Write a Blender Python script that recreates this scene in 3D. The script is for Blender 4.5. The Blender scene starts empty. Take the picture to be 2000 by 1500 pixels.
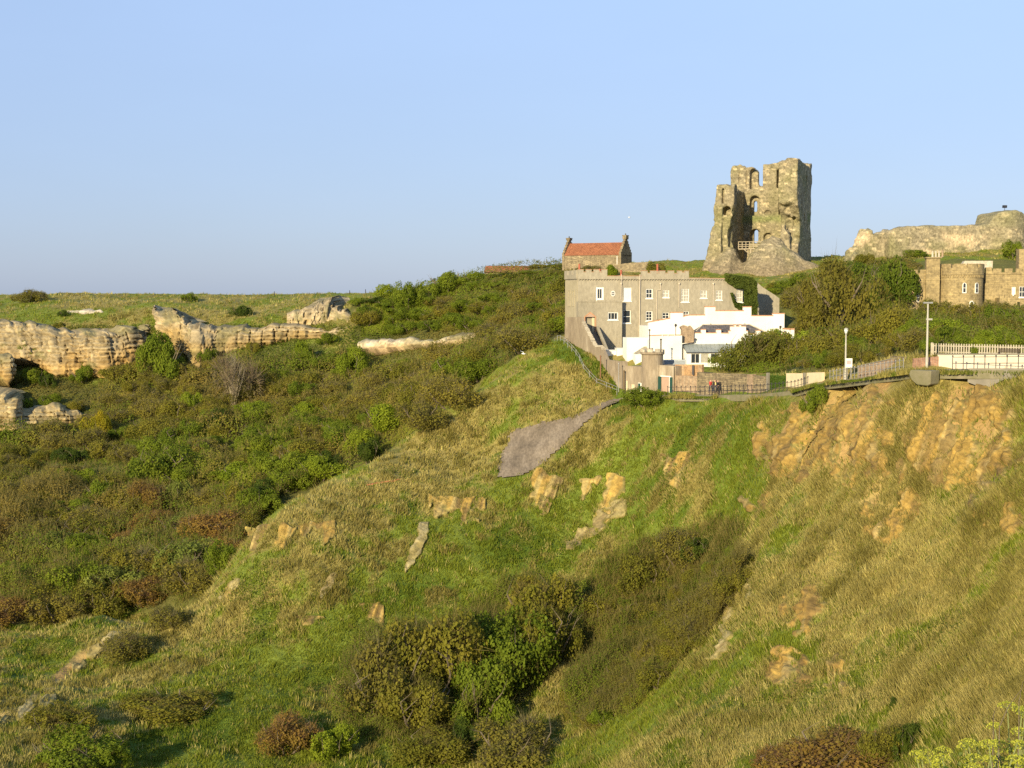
import bpy, bmesh, math, random
import numpy as np
from mathutils import Vector, Matrix
random.seed(7)
RNG = np.random.default_rng(11)
SC = bpy.context.scene
COL = SC.collection

# ------------------------------------------------------------------ camera
F_PX = 2600.0                                   # focal length in pixels of the 2000 px wide photograph
HORIZON = 578.0
PITCH = math.atan((750.0 - HORIZON) / F_PX)
cam_d = bpy.data.cameras.new("camera")
cam = bpy.data.objects.new("camera", cam_d)
COL.objects.link(cam)
cam_d.sensor_width = 36.0
cam_d.lens = 36.0 * F_PX / 2000.0
cam_d.clip_start = 0.1
cam_d.clip_end = 60000.0
cam.location = (0, 0, 0)
cam.rotation_euler = (math.radians(90) - PITCH, 0, 0)
SC.camera = cam

# ------------------------------------------------------------------ light
SUN_AZ = math.radians(27)                       # to the left of straight behind the camera
SUN_EL = math.radians(18)
TO_SUN = Vector((-math.sin(SUN_AZ) * math.cos(SUN_EL), -math.cos(SUN_AZ) * math.cos(SUN_EL), math.sin(SUN_EL)))
sun_d = bpy.data.lights.new("sun", 'SUN')
sun_d.energy = 4.6
sun_d.angle = math.radians(0.5)
sun_d.color = (1.0, 0.86, 0.58)
sun = bpy.data.objects.new("sun", sun_d)
COL.objects.link(sun)
sun.location = (-60, -60, 60)
sun.rotation_euler = TO_SUN.to_track_quat('Z', 'Y').to_euler()

world = bpy.data.worlds.new("World")
SC.world = world
world.use_nodes = True
wn = world.node_tree
bg = wn.nodes["Background"]
sky = wn.nodes.new("ShaderNodeTexSky")
sky.sky_type = 'NISHITA'
sky.sun_disc = False
sky.sun_elevation = SUN_EL
sky.sun_rotation = math.atan2(TO_SUN.x, TO_SUN.y)
sky.altitude = 0
sky.air_density = 1.0
sky.dust_density = 0.6
sky.ozone_density = 2.0
# a clear evening sky: the physical sky, veiled by a pale blue maritime haze that thickens towards the horizon
tcw = wn.nodes.new("ShaderNodeTexCoord"); sxw = wn.nodes.new("ShaderNodeSeparateXYZ"); rpw = wn.nodes.new("ShaderNodeValToRGB")
wn.links.new(tcw.outputs["Generated"], sxw.inputs[0]); wn.links.new(sxw.outputs[2], rpw.inputs[0])
el = rpw.color_ramp.elements
SKYK = 3.75
for k, (p, c) in enumerate([(0.0, (0.37, 0.475, 0.70)), (0.07, (0.415, 0.535, 0.81)), (0.21, (0.465, 0.63, 0.97)), (0.6, (0.30, 0.48, 0.85)), (1.0, (0.2, 0.36, 0.72))]):
    e = el[k] if k < 2 else el.new(p)
    e.position = p; e.color = (*c, 1)
scw = wn.nodes.new("ShaderNodeVectorMath"); scw.operation = 'SCALE'; scw.inputs["Scale"].default_value = SKYK
nzw = wn.nodes.new("ShaderNodeTexNoise"); nzw.inputs["Scale"].default_value = 2.2; nzw.inputs["Detail"].default_value = 5; nzw.inputs["Roughness"].default_value = 0.6
mpw = wn.nodes.new("ShaderNodeMapping"); mpw.inputs["Scale"].default_value = (1, 1, 3.5); wn.links.new(tcw.outputs["Generated"], mpw.inputs[0]); wn.links.new(mpw.outputs[0], nzw.inputs["Vector"])
def wmath(op, a, b):
    k = wn.nodes.new("ShaderNodeMath"); k.operation = op
    for i, v in enumerate((a, b)):
        if isinstance(v, (int, float)): k.inputs[i].default_value = v
        else: wn.links.new(v, k.inputs[i])
    return k.outputs[0]
# thin uneven veil, a little brighter to the right of the headland
fac = wmath('ADD', wmath('ADD', wmath('MULTIPLY', sxw.outputs[0], 0.16), 0.915), wmath('MULTIPLY', nzw.outputs[0], 0.13))
vmw = wn.nodes.new("ShaderNodeVectorMath"); vmw.operation = 'SCALE'
wn.links.new(rpw.outputs[0], vmw.inputs[0]); wn.links.new(fac, vmw.inputs["Scale"])
wn.links.new(vmw.outputs[0], scw.inputs[0])
mxw = wn.nodes.new("ShaderNodeMix"); mxw.data_type = 'RGBA'; mxw.inputs[0].default_value = 0.85
wn.links.new(sky.outputs[0], mxw.inputs[6]); wn.links.new(scw.outputs[0], mxw.inputs[7])
wn.links.new(mxw.outputs[2], bg.inputs[0])
bg.inputs[1].default_value = 0.15

SC.view_settings.view_transform = 'Standard'
SC.view_settings.look = 'None'
SC.view_settings.exposure = 0.75
SC.view_settings.gamma = 1.0
SC.render.engine = 'CYCLES'
SC.cycles.max_bounces = 6
SC.cycles.diffuse_bounces = 3
SC.cycles.transparent_max_bounces = 8
SC.cycles.use_denoising = False

# ------------------------------------------------------------------ photo pixel -> world
CP, SP = math.cos(PITCH), math.sin(PITCH)
def ray(px, py):
    a, b = (px - 1000.0) / F_PX, -(py - 750.0) / F_PX
    return np.array([a, CP + b * SP, -SP + b * CP])
def W(px, py, D):
    d = ray(px, py)
    return d * (D / d[1])
def project(P):
    P = np.asarray(P, float)
    x, y, z = P[..., 0], P[..., 1], P[..., 2]
    f = y * CP - z * SP
    u = y * SP + z * CP
    f = np.maximum(f, 1e-3)
    return 1000 + F_PX * x / f, 750 - F_PX * u / f

# ------------------------------------------------------------------ noise
def _hash(ix, iy, iz, seed):
    h = (ix.astype(np.int64) * 374761393 + iy.astype(np.int64) * 668265263 + iz.astype(np.int64) * 2147483647 + seed * 1274126177) & 0xffffffff
    h = ((h ^ (h >> 13)) * 1274126177) & 0xffffffff
    h = ((h ^ (h >> 16)) * 2246822519) & 0xffffffff
    return ((h ^ (h >> 15)) & 0xffffff) / float(0xffffff)
def vnoise(x, y, z=None, seed=0):
    x = np.asarray(x, float); y = np.asarray(y, float)
    z = np.zeros_like(x) if z is None else np.asarray(z, float)
    x, y, z = np.broadcast_arrays(x, y, z)
    ix, iy, iz = np.floor(x), np.floor(y), np.floor(z)
    fx, fy, fz = x - ix, y - iy, z - iz
    fx = fx * fx * (3 - 2 * fx); fy = fy * fy * (3 - 2 * fy); fz = fz * fz * (3 - 2 * fz)
    r = 0
    for a in (0, 1):
        wx = fx if a else 1 - fx
        for b in (0, 1):
            wy = fy if b else 1 - fy
            for c in (0, 1):
                wz = fz if c else 1 - fz
                r = r + wx * wy * wz * _hash(ix + a, iy + b, iz + c, seed)
    return r * 2 - 1
def fbm(x, y, z=None, s=1.0, octv=4, seed=0, gain=0.5):
    x = np.asarray(x, float) * s; y = np.asarray(y, float) * s
    z = None if z is None else np.asarray(z, float) * s
    r, a, t = 0, 1.0, 0
    for o in range(octv):
        k = 2.03 ** o
        r = r + a * vnoise(x * k + 13.7 * o, y * k - 7.1 * o, None if z is None else z * k + 3.3 * o, seed + o)
        t += a; a *= gain
    return r / t * 1.6
def sstep(a, b, x):
    t = np.clip((x - a) / (b - a), 0, 1)
    return t * t * (3 - 2 * t)

# ------------------------------------------------------------------ object helpers
def tag(o, label=None, cat=None, group=None, kind=None):
    if label: o["label"] = label
    if cat: o["category"] = cat
    if group: o["group"] = group
    if kind: o["kind"] = kind
    return o
def empty(name, loc, label, cat, group=None):
    o = bpy.data.objects.new(name, None)
    o.empty_display_size = 0.5
    COL.objects.link(o)
    o.location = loc
    return tag(o, label, cat, group)
ORG = {}
def np_mesh(name, V, faces, cols=None, smooth=False):
    """faces: list of tuples, or an (n,k) int array"""
    me = bpy.data.meshes.new(name)
    V = np.asarray(V, np.float32)
    if isinstance(faces, np.ndarray):
        n, k = faces.shape
        me.vertices.add(len(V)); me.vertices.foreach_set("co", V.ravel())
        me.loops.add(n * k); me.loops.foreach_set("vertex_index", faces.astype(np.int32).ravel())
        me.polygons.add(n)
        me.polygons.foreach_set("loop_start", np.arange(0, n * k, k, dtype=np.int32))
        me.update(calc_edges=True)
    else:
        me.from_pydata([tuple(map(float, v)) for v in V], [], faces)
        me.update()
    if cols is not None:
        ca = me.color_attributes.new("Col", 'FLOAT_COLOR', 'POINT')
        c = np.ones((len(V), 4), np.float32); c[:, :3] = cols
        ca.data.foreach_set("color", c.ravel())
    if smooth:
        me.polygons.foreach_set("use_smooth", np.ones(len(me.polygons), bool))
    return me
def link(name, me, mat, parent=None, label=None, cat=None, group=None, kind=None, loc=None):
    o = bpy.data.objects.new(name, me)
    COL.objects.link(o)
    if mat is not None:
        me.materials.clear(); me.materials.append(mat)
    if parent is not None: o.parent = parent
    if loc is not None: o.location = loc
    return tag(o, label, cat, group, kind)
def copy_tree(o, parent=None):
    c = o.copy(); COL.objects.link(c)
    if parent is not None: c.parent = parent
    for ch in list(o.children): copy_tree(ch, c)
    return c
def root_loc(p):
    v = Vector((0, 0, 0))
    while p is not None:
        v += p.location; p = p.parent
    return v

class Fr:
    """upright frame: u to the right, v away from the viewer, z up"""
    def __init__(s, o, ang):
        s.o = np.array(o, float); s.a = ang
        s.u = np.array([math.cos(ang), math.sin(ang), 0.0]); s.v = np.array([-math.sin(ang), math.cos(ang), 0.0])
    def pt(s, u, v, z): return np.array([s.o[0] + s.u[0] * u + s.v[0] * v, s.o[1] + s.u[1] * u + s.v[1] * v, s.o[2] + z])
    def arr(s, u, v, z):
        return np.stack([s.o[0] + s.u[0] * u + s.v[0] * v, s.o[1] + s.u[1] * u + s.v[1] * v, s.o[2] + z + 0 * u], -1)
    def hit(s, px, py, v=0.0):
        d = ray(px, py)
        t = (np.dot(s.o, s.v) + v) / np.dot(d, s.v)
        p = d * t - s.o
        return float(np.dot(p, s.u)), float(p[2])
def fr_between(A, B):
    return Fr(A, math.atan2(B[1] - A[1], B[0] - A[0]))
WORLD = Fr((0, 0, 0), 0)

class MB:
    def __init__(s): s.V = []; s.F = []
    def add(s, pts, faces):
        b = len(s.V); s.V.extend([tuple(map(float, p)) for p in pts]); s.F.extend([tuple(b + i for i in f) for f in faces]); return s
    def box(s, fr, u0, u1, v0, v1, z0, z1):
        p = [fr.pt(u, v, z) for z in (z0, z1) for v in (v0, v1) for u in (u0, u1)]
        return s.add(p, [(0, 2, 3, 1), (4, 5, 7, 6), (0, 1, 5, 4), (2, 6, 7, 3), (0, 4, 6, 2), (1, 3, 7, 5)])
    def prism(s, fr, poly, v0, v1):
        n = len(poly)
        ar = sum(poly[i][0] * poly[(i + 1) % n][1] - poly[(i + 1) % n][0] * poly[i][1] for i in range(n))
        if ar < 0: poly = poly[::-1]
        p = [fr.pt(u, v0, z) for u, z in poly] + [fr.pt(u, v1, z) for u, z in poly]
        f = [tuple(range(n)), tuple(range(2 * n - 1, n - 1, -1))]
        for i in range(n):
            j = (i + 1) % n
            f.append((j, i, n + i, n + j))
        return s.add(p, f)
    def slab(s, pts, z0, z1):
        """vertical prism over a plan polygon"""
        n = len(pts)
        ar = sum(pts[i][0] * pts[(i + 1) % n][1] - pts[(i + 1) % n][0] * pts[i][1] for i in range(n))
        if ar < 0: pts = pts[::-1]
        p = [(q[0], q[1], z0) for q in pts] + [(q[0], q[1], z1) for q in pts]
        f = [tuple(range(n - 1, -1, -1)), tuple(range(n, 2 * n))] + [(i, (i + 1) % n, n + (i + 1) % n, n + i) for i in range(n)]
        return s.add(p, f)
    def tube(s, p0, p1, r0, r1=None, n=6, cap=True):
        r1 = r0 if r1 is None else r1
        p0, p1 = Vector(p0), Vector(p1)
        d = (p1 - p0)
        if d.length < 1e-6: return s
        q = d.to_track_quat('Z', 'Y')
        pts = []
        for c, r in ((p0, r0), (p1, r1)):
            for k in range(n):
                a = 2 * math.pi * k / n
                pts.append(c + q @ Vector((r * math.cos(a), r * math.sin(a), 0)))
        f = [(k, (k + 1) % n, n + (k + 1) % n, n + k) for k in range(n)]
        if cap: f += [tuple(range(n - 1, -1, -1)), tuple(range(n, 2 * n))]
        return s.add(pts, f)
    def lathe(s, c, prof, n=16, a0=0.0):
        """prof: list of (r, z) from bottom to top, closed at both ends"""
        pts = []; f = []
        m = len(prof)
        for r, z in prof:
            for k in range(n):
                a = a0 + 2 * math.pi * k / n
                pts.append((c[0] + r * math.cos(a), c[1] + r * math.sin(a), c[2] + z))
        for i in range(m - 1):
            for k in range(n):
                f.append((i * n + k, i * n + (k + 1) % n, (i + 1) * n + (k + 1) % n, (i + 1) * n + k))
        f += [tuple(range(n - 1, -1, -1)), tuple(range((m - 1) * n, m * n))]
        return s.add(pts, f)
    def quad(s, a, b, c, d): return s.add([a, b, c, d], [(0, 1, 2, 3)])
    def build(s, name, mat, parent=None, label=None, cat=None, group=None, kind=None, bevel=0, smooth=False):
        V = np.array(s.V, float)
        off = np.array(root_loc(parent)) if parent is not None else np.zeros(3)
        loc = None
        if parent is None and kind != 'structure':
            loc = np.array([V[:, 0].mean(), V[:, 1].mean(), V[:, 2].min()]); off = loc
        me = np_mesh(name, V - off, s.F, smooth=smooth)
        o = link(name, me, mat, parent, label, cat, group, kind, loc=None if loc is None else tuple(loc))
        if bevel:
            m = o.modifiers.new("edge", 'BEVEL'); m.width = bevel; m.segments = 1; m.limit_method = 'ANGLE'
        return o

# ------------------------------------------------------------------ materials
def new_mat(name):
    m = bpy.data.materials.new(name); m.use_nodes = True
    nt = m.node_tree
    return m, nt, nt.nodes["Principled BSDF"]
def ramp(nt, stops):
    r = nt.nodes.new("ShaderNodeValToRGB")
    e = r.color_ramp.elements
    while len(e) > 1: e.remove(e[-1])
    e[0].position, e[0].color = stops[0][0], (*stops[0][1], 1)
    for p, c in stops[1:]:
        k = e.new(p); k.color = (*c, 1)
    return r
def coords(nt, scale=(1, 1, 1)):
    g = nt.nodes.new("ShaderNodeNewGeometry"); mp = nt.nodes.new("ShaderNodeMapping")
    mp.inputs["Scale"].default_value = scale
    nt.links.new(g.outputs["Position"], mp.inputs["Vector"])
    return mp
def noise(nt, vec, scale, detail=4, rough=0.6):
    n = nt.nodes.new("ShaderNodeTexNoise")
    n.inputs["Scale"].default_value = scale; n.inputs["Detail"].default_value = detail; n.inputs["Roughness"].default_value = rough
    nt.links.new(vec.outputs[0], n.inputs["Vector"])
    return n
def mixc(nt, fac, a, b, mode='MIX'):
    m = nt.nodes.new("ShaderNodeMix"); m.data_type = 'RGBA'; m.blend_type = mode
    def put(sock, v):
        if hasattr(v, "is_linked"): nt.links.new(v, sock)
        elif isinstance(v, (int, float)): sock.default_value = v
        else: sock.default_value = (*v, 1)
    put(m.inputs[0], fac); put(m.inputs[6], a); put(m.inputs[7], b)
    return m.outputs[2]
def bump(nt, bs, height, dist=0.05, strength=0.6):
    b = nt.nodes.new("ShaderNodeBump"); b.inputs["Strength"].default_value = strength; b.inputs["Distance"].default_value = dist
    nt.links.new(height, b.inputs["Height"]); nt.links.new(b.outputs[0], bs.inputs["Normal"])
def noisy(name, stops, scale=1.0, rough=0.85, detail=6, bmp=0.03, stretch=(1, 1, 1), second=None, spec=0.2):
    """mottled material: a noise through a colour ramp, a second finer noise multiplied in"""
    m, nt, bs = new_mat(name)
    c = coords(nt, stretch)
    n = noise(nt, c, scale, detail, 0.65)
    r = ramp(nt, stops); nt.links.new(n.outputs[0], r.inputs[0])
    out = r.outputs[0]
    if second:
        n2 = noise(nt, c, second[0], 4, 0.6)
        r2 = ramp(nt, [(0.35, (second[1],) * 3), (0.65, (second[2],) * 3)]); nt.links.new(n2.outputs[0], r2.inputs[0])
        out = mixc(nt, 1.0, out, r2.outputs[0], 'MULTIPLY')
    nt.links.new(out, bs.inputs["Base Color"])
    bs.inputs["Roughness"].default_value = rough
    bs.inputs["Specular IOR Level"].default_value = spec
    if bmp: bump(nt, bs, n.outputs[0], bmp, 0.7)
    return m
def attr_mat(name, rough=0.9, trans=0.0, vary=0.0, nscale=0, nlo=0.8, nhi=1.2, bmp=0):
    m, nt, bs = new_mat(name)
    a = nt.nodes.new("ShaderNodeAttribute"); a.attribute_name = "Col"
    out = a.outputs["Color"]
    if vary:
        oi = nt.nodes.new("ShaderNodeObjectInfo")
        r = ramp(nt, [(0.0, (1 - vary, 1 - vary * 0.9, 1 - vary)), (0.5, (1, 1, 1)), (1.0, (1 + vary * 1.1, 1 + vary * 0.7, 1 + vary * 0.3))])
        nt.links.new(oi.outputs["Random"], r.inputs[0])
        out = mixc(nt, 1.0, out, r.outputs[0], 'MULTIPLY')
    if nscale:
        c = coords(nt); n = noise(nt, c, nscale, 5, 0.65)
        r = ramp(nt, [(0.3, (nlo,) * 3), (0.7, (nhi,) * 3)]); nt.links.new(n.outputs[0], r.inputs[0])
        out = mixc(nt, 1.0, out, r.outputs[0], 'MULTIPLY')
        if bmp: bump(nt, bs, n.outputs[0], bmp, 0.8)
    nt.links.new(out, bs.inputs["Base Color"])
    bs.inputs["Roughness"].default_value = rough
    bs.inputs["Specular IOR Level"].default_value = 0.15
    if trans:
        t = nt.nodes.new("ShaderNodeBsdfTranslucent"); nt.links.new(out, t.inputs[0])
        mx = nt.nodes.new("ShaderNodeMixShader"); mx.inputs[0].default_value = trans
        nt.links.new(bs.outputs[0], mx.inputs[1]); nt.links.new(t.outputs[0], mx.inputs[2])
        nt.links.new(mx.outputs[0], nt.nodes["Material Output"].inputs[0])
    return m
def flat(name, c, rough=0.6, metal=0.0, spec=0.3, var=0.12, scale=3.0):
    m, nt, bs = new_mat(name)
    co = coords(nt); n = noise(nt, co, scale, 5, 0.65)
    r = ramp(nt, [(0.3, tuple(k * (1 - var) for k in c)), (0.7, tuple(min(1, k * (1 + var)) for k in c))])
    nt.links.new(n.outputs[0], r.inputs[0]); nt.links.new(r.outputs[0], bs.inputs["Base Color"])
    bs.inputs["Roughness"].default_value = rough; bs.inputs["Metallic"].default_value = metal
    bs.inputs["Specular IOR Level"].default_value = spec
    return m
def masonry(name, c1, c2, mortar, bw=0.6, bh=0.28, msize=0.02, stain=(0.6, 1.15), bmp=0.03, tint=None, rough=0.9):
    """coursed stone or brick on any upright wall: brick texture laid along the wall by position"""
    m, nt, bs = new_mat(name)
    g = nt.nodes.new("ShaderNodeNewGeometry"); sx = nt.nodes.new("ShaderNodeSeparateXYZ"); cx = nt.nodes.new("ShaderNodeCombineXYZ")
    nt.links.new(g.outputs["Position"], sx.inputs[0])
    ad = nt.nodes.new("ShaderNodeMath"); ad.operation = 'MULTIPLY_ADD'; ad.inputs[1].default_value = 0.83
    nt.links.new(sx.outputs[1], ad.inputs[0]); nt.links.new(sx.outputs[0], ad.inputs[2])
    nt.links.new(ad.outputs[0], cx.inputs[0]); nt.links.new(sx.outputs[2], cx.inputs[1])
    b = nt.nodes.new("ShaderNodeTexBrick")
    b.inputs["Scale"].default_value = 1.0; b.inputs["Brick Width"].default_value = bw; b.inputs["Row Height"].default_value = bh
    b.inputs["Mortar Size"].default_value = msize; b.inputs["Color1"].default_value = (*c1, 1); b.inputs["Color2"].default_value = (*c2, 1)
    b.inputs["Mortar"].default_value = (*mortar, 1); b.inputs["Bias"].default_value = 0.0
    nt.links.new(cx.outputs[0], b.inputs["Vector"])
    co = coords(nt); n = noise(nt, co, 0.35, 8, 0.7)
    r = ramp(nt, [(0.3, (stain[0],) * 3), (0.65, (stain[1],) * 3)]); nt.links.new(n.outputs[0], r.inputs[0])
    out = mixc(nt, 1.0, b.outputs[0], r.outputs[0], 'MULTIPLY')
    n3 = noise(nt, co, 2.2, 6, 0.75)
    r3 = ramp(nt, [(0.32, (0.6, 0.6, 0.6)), (0.68, (1.4, 1.4, 1.35))]); nt.links.new(n3.outputs[0], r3.inputs[0])
    out = mixc(nt, 1.0, out, r3.outputs[0], 'MULTIPLY')
    if tint:
        n2 = noise(nt, co, tint[1], 6, 0.7); r2 = ramp(nt, [(tint[2], (0, 0, 0)), (tint[2] + 0.12, (1, 1, 1))]); nt.links.new(n2.outputs[0], r2.inputs[0])
        out = mixc(nt, r2.outputs[0], out, tint[0])
    nt.links.new(out, bs.inputs["Base Color"])
    bs.inputs["Roughness"].default_value = rough; bs.inputs["Specular IOR Level"].default_value = 0.15
    bump(nt, bs, n3.outputs[0], bmp, 0.8)
    return m
# ------------------------------------------------------------------ terrain: one height field through surveyed points
CTRL = []
def c_px(*pts):
    for px, py, D in pts: CTRL.append(tuple(W(px, py, D)))
def c_w(*pts): CTRL.extend(pts)
RIDGE = [(1085, 662, 206), (1050, 682, 203), (1000, 715, 199), (925, 772, 193), (850, 830, 187), (750, 892, 179), (650, 942, 171),
         (560, 990, 165), (505, 1040, 160), (480, 1085, 157), (440, 1150, 152), (390, 1195, 149)]
c_px(*RIDGE)
for px, py, D in RIDGE:                                   # hidden lee side of the spur
    p = W(px, py, D)
    k = 0.35 if px > 1000 else 1.0
    c_w((p[0] - 7, p[1] + 9, p[2] - 7.5 * k), (p[0] - 13, p[1] + 19, p[2] - 11 * k))
c_px((200, 1207, 151), (60, 1235, 149), (-60, 1250, 147), (-300, 1280, 145))
# far valley and wooded slope
c_px((0, 1190, 178), (-300, 1200, 180), (200, 1140, 184), (350, 1030, 215), (150, 1010, 225), (300, 910, 255), (100, 860, 288), (-30, 850, 290), (-300, 850, 295),
     (0, 960, 245), (200, 750, 318), (-100, 745, 325), (400, 722, 320), (520, 690, 324), (700, 690, 318), (900, 668, 300), (1050, 650, 268),
     (600, 850, 262), (450, 820, 285), (760, 830, 228), (900, 745, 238), (1000, 690, 238), (560, 950, 214), (760, 760, 280), (950, 690, 272))
# ground under the cliffs' tops and the plateau
c_px((0, 632, 342), (-200, 630, 345), (120, 640, 342), (260, 640, 342), (300, 600, 352), (420, 640, 338), (520, 632, 338), (650, 622, 338), (690, 630, 334),
     (0, 588, 385), (-200, 590, 385), (80, 578, 385), (160, 575, 385), (300, 584, 392), (400, 578, 390), (600, 575, 390), (700, 577, 372),
     (0, 605, 362), (180, 598, 362), (500, 600, 362), (620, 585, 362),
     (780, 580, 345), (860, 573, 335), (950, 556, 322), (1050, 549, 312), (1120, 545, 306), (800, 640, 325), (790, 668, 315), (950, 612, 302), (1050, 590, 290), (1150, 580, 262), (1150, 535, 292))
c_w((-260, 500, -2), (-60, 500, -1.5), (0, 420, 0.5), (60, 420, 6), (60, 520, 4), (160, 420, 9), (200, 520, 5), (-260, 640, -3), (0, 640, -2), (200, 640, 0), (320, 420, 6), (330, 300, 4))
# castle hill
c_px((1170, 527, 306), (1240, 528, 304), (1330, 540, 296), (1400, 548, 290), (1450, 548, 288), (1550, 540, 286), (1600, 522, 290), (1650, 507, 305), (1480, 548, 270), (1560, 556, 262),
     (1700, 500, 275), (1760, 498, 262), (1850, 497, 262), (1990, 496, 262), (2150, 496, 265), (1850, 520, 246), (1700, 560, 240), (1600, 600, 235), (2000, 530, 240))
c_w((50, 320, 8.5), (60, 335, 8.5), (70, 320, 9), (110, 285, 11), (95, 300, 10.5))
# house terraces
c_px((1130, 690, 209), (1160, 690, 200), (1190, 690, 197), (1230, 692, 196), (1300, 693, 205), (1420, 690, 212), (1470, 650, 222), (1520, 700, 205), (1260, 700, 190), (1320, 715, 183), (1420, 718, 183),
     (1480, 718, 178), (1540, 716, 176), (1600, 712, 176), (1570, 690, 200), (1640, 690, 190), (1700, 688, 172), (1800, 675, 160), (1880, 672, 150), (2000, 672, 146), (2200, 672, 140),
     (1800, 640, 195), (1900, 635, 200), (2000, 632, 205), (2200, 630, 205), (1700, 650, 205), (1850, 600, 225), (2050, 600, 228))
c_px((1285, 722, 188), (1350, 720, 186), (1400, 719, 189), (1350, 714, 194), (1450, 716, 190), (1400, 706, 200), (1300, 716, 189), (1340, 727, 182), (1420, 728, 179.5), (1490, 728, 175.5), (1500, 722, 182), (1545, 726, 165), (1590, 722, 160), (1650, 712, 155), (1720, 697, 146), (1250, 712, 188))
# path bench (front edge, a touch low) and back of it
PATH = [(1215, 777, 184.0), (1300, 772, 177.0), (1400, 772, 168.0), (1480, 770, 159.0), (1545, 764, 151.0), (1600, 748, 143.0), (1700, 735, 131.0), (1790, 722, 121.0), (2000, 722, 114.0), (2250, 722, 108.0)]
for px, py, D in PATH:
    p = W(px, py, D); c_w((p[0] - 0.5, p[1] - 1.2, p[2] - 0.4), (p[0], p[1], p[2] - 0.15), (p[0] + 1.3, p[1] + 3.2, p[2] - 0.2))
# near spur face
c_px((1225, 790, 182), (1300, 800, 174), (1000, 850, 183), (975, 932, 172), (1130, 830, 179.5), (1180, 785, 184), (900, 880, 183), (850, 1000, 166), (650, 1060, 156), (560, 1120, 150),
     (1000, 1050, 160), (1000, 1200, 147), (1000, 1350, 132), (1000, 1500, 117), (800, 1150, 149), (800, 1300, 137), (800, 1500, 117), (600, 1200, 144), (600, 1350, 131), (600, 1500, 114),
     (480, 1200, 146), (400, 1300, 138), (400, 1450, 118), (200, 1350, 131), (200, 1500, 111), (0, 1350, 129), (0, 1500, 107), (150, 1280, 141), (-250, 1400, 122), (40, 1290, 140), (300, 1240, 146),
     (1200, 950, 167), (1200, 1100, 154), (1200, 1200, 144), (1200, 1350, 124), (1200, 1500, 106),
     (1400, 850, 159), (1330, 960, 156), (1400, 1050, 146), (1400, 1130, 138), (1310, 1230, 129), (1470, 830, 152),
     (1560, 792, 147.5), (1510, 900, 138), (1492, 1050, 122), (1380, 1270, 111), (1310, 1440, 97), (1600, 850, 137),
     (1700, 765, 130), (1700, 900, 121), (1700, 1100, 107), (1700, 1300, 95), (1700, 1500, 83), (1850, 760, 119), (1850, 900, 113),
     (2000, 745, 113), (2000, 900, 105), (2000, 1100, 93), (2000, 1300, 81), (2000, 1500, 69), (2300, 740, 104), (2300, 1100, 84), (2300, 1500, 60))
c_w((-40, 80, -39), (0, 80, -38), (20, 60, -27), (30, 50, -23), (-30, 50, -30), (0, 50, -26), (20, 30, -16), (30, 20, -9), (0, 25, -14.5), (-20, 25, -16), (3.2, 13, -6.0), (6.5, 15, -6.7), (9, 10, -4.7), (0, 10, -6.6), (5, 9, -4.6), (-10, 10, -7.5), (0, 2, -1.9), (10, 2, -1.8), (-15, 2, -2.5), (0, -10, -1.7), (20, 0, -1.9), (-20, -10, -2), (40, 90, -14.5), (46, 70, -11), (40, 40, -9))
CT = np.array(CTRL)
_R0 = 5.0
def _phi(A, B):
    d2 = ((A[:, None, :2] - B[None, :, :2]) ** 2).sum(-1)
    return np.sqrt(d2 + _R0 ** 2)
_M = _phi(CT, CT); _n = len(CT)
_A = np.zeros((_n + 3, _n + 3)); _A[:_n, :_n] = _M - np.eye(_n) * 0.25
_A[:_n, _n] = 1; _A[:_n, _n + 1:] = CT[:, :2] / 100; _A[_n, :_n] = 1; _A[_n + 1:, :_n] = CT[:, :2].T / 100
_w = np.linalg.solve(_A, np.concatenate([CT[:, 2], np.zeros(3)]))
def h_base(x, y):
    x = np.asarray(x, float); y = np.asarray(y, float); sh = np.broadcast(x, y).shape
    P = np.stack([np.broadcast_to(x, sh).ravel(), np.broadcast_to(y, sh).ravel()], -1); out = np.empty(len(P))
    for i in range(0, len(P), 20000):
        q = P[i:i + 20000]
        out[i:i + 20000] = _phi(q, CT) @ _w[:_n] + _w[_n] + q @ _w[_n + 1:] / 100
    return out.reshape(sh)
# built ground (houses, path, walls): no bumps and no grass there, as plan polygons
def pxpoly(*pts): return np.array([W(*p)[:2] for p in pts])
def in_poly(x, y, poly):
    x = np.asarray(x); y = np.asarray(y); r = np.zeros(x.shape, bool); n = len(poly)
    for i in range(n):
        x1, y1 = poly[i]; x2, y2 = poly[(i + 1) % n]
        c = (y1 > y) != (y2 > y)
        r ^= c & (x < (x2 - x1) * (y - y1) / (y2 - y1 + 1e-12) + x1)
    return r
def height(x, y):
    x = np.asarray(x, float); y = np.asarray(y, float)
    z = h_base(x, y)
    d = np.hypot(x, y)
    calm = sstep(6, 40, d)
    z = z + calm * (0.55 * fbm(x, y, s=0.09, octv=3, seed=3) + 0.22 * fbm(x, y, s=0.35, octv=3, seed=9))
    # runnels that follow the fall of the right-hand slope
    t = x * 0.55 - y * 0.83
    k = sstep(20, 36, x) * sstep(150, 130, y) * sstep(60, 75, y)
    z = z + k * 0.55 * fbm(t, x * 0.12 + y * 0.1, s=0.22, octv=3, seed=21)
    rdg = 1 - np.abs(vnoise(t * 0.20 + 0.4 * fbm(x, y, s=0.1, seed=5), (x * 0.83 + y * 0.55) * 0.05, seed=23)) * 1.6
    z = z + sstep(24, 32, x) * sstep(152, 140, y) * sstep(80, 100, y) * 1.1 * (np.clip(rdg, 0, 1) - 0.5)
    # slumped ledges on the spur face
    z = z + sstep(60, 110, y) * sstep(200, 170, y) * 0.4 * (1 - np.abs(fbm(x, y, s=0.16, octv=3, seed=29)) * 1.5)
    return z
_TH = np.tan(np.radians(np.linspace(-31, 33, 560)))
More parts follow.
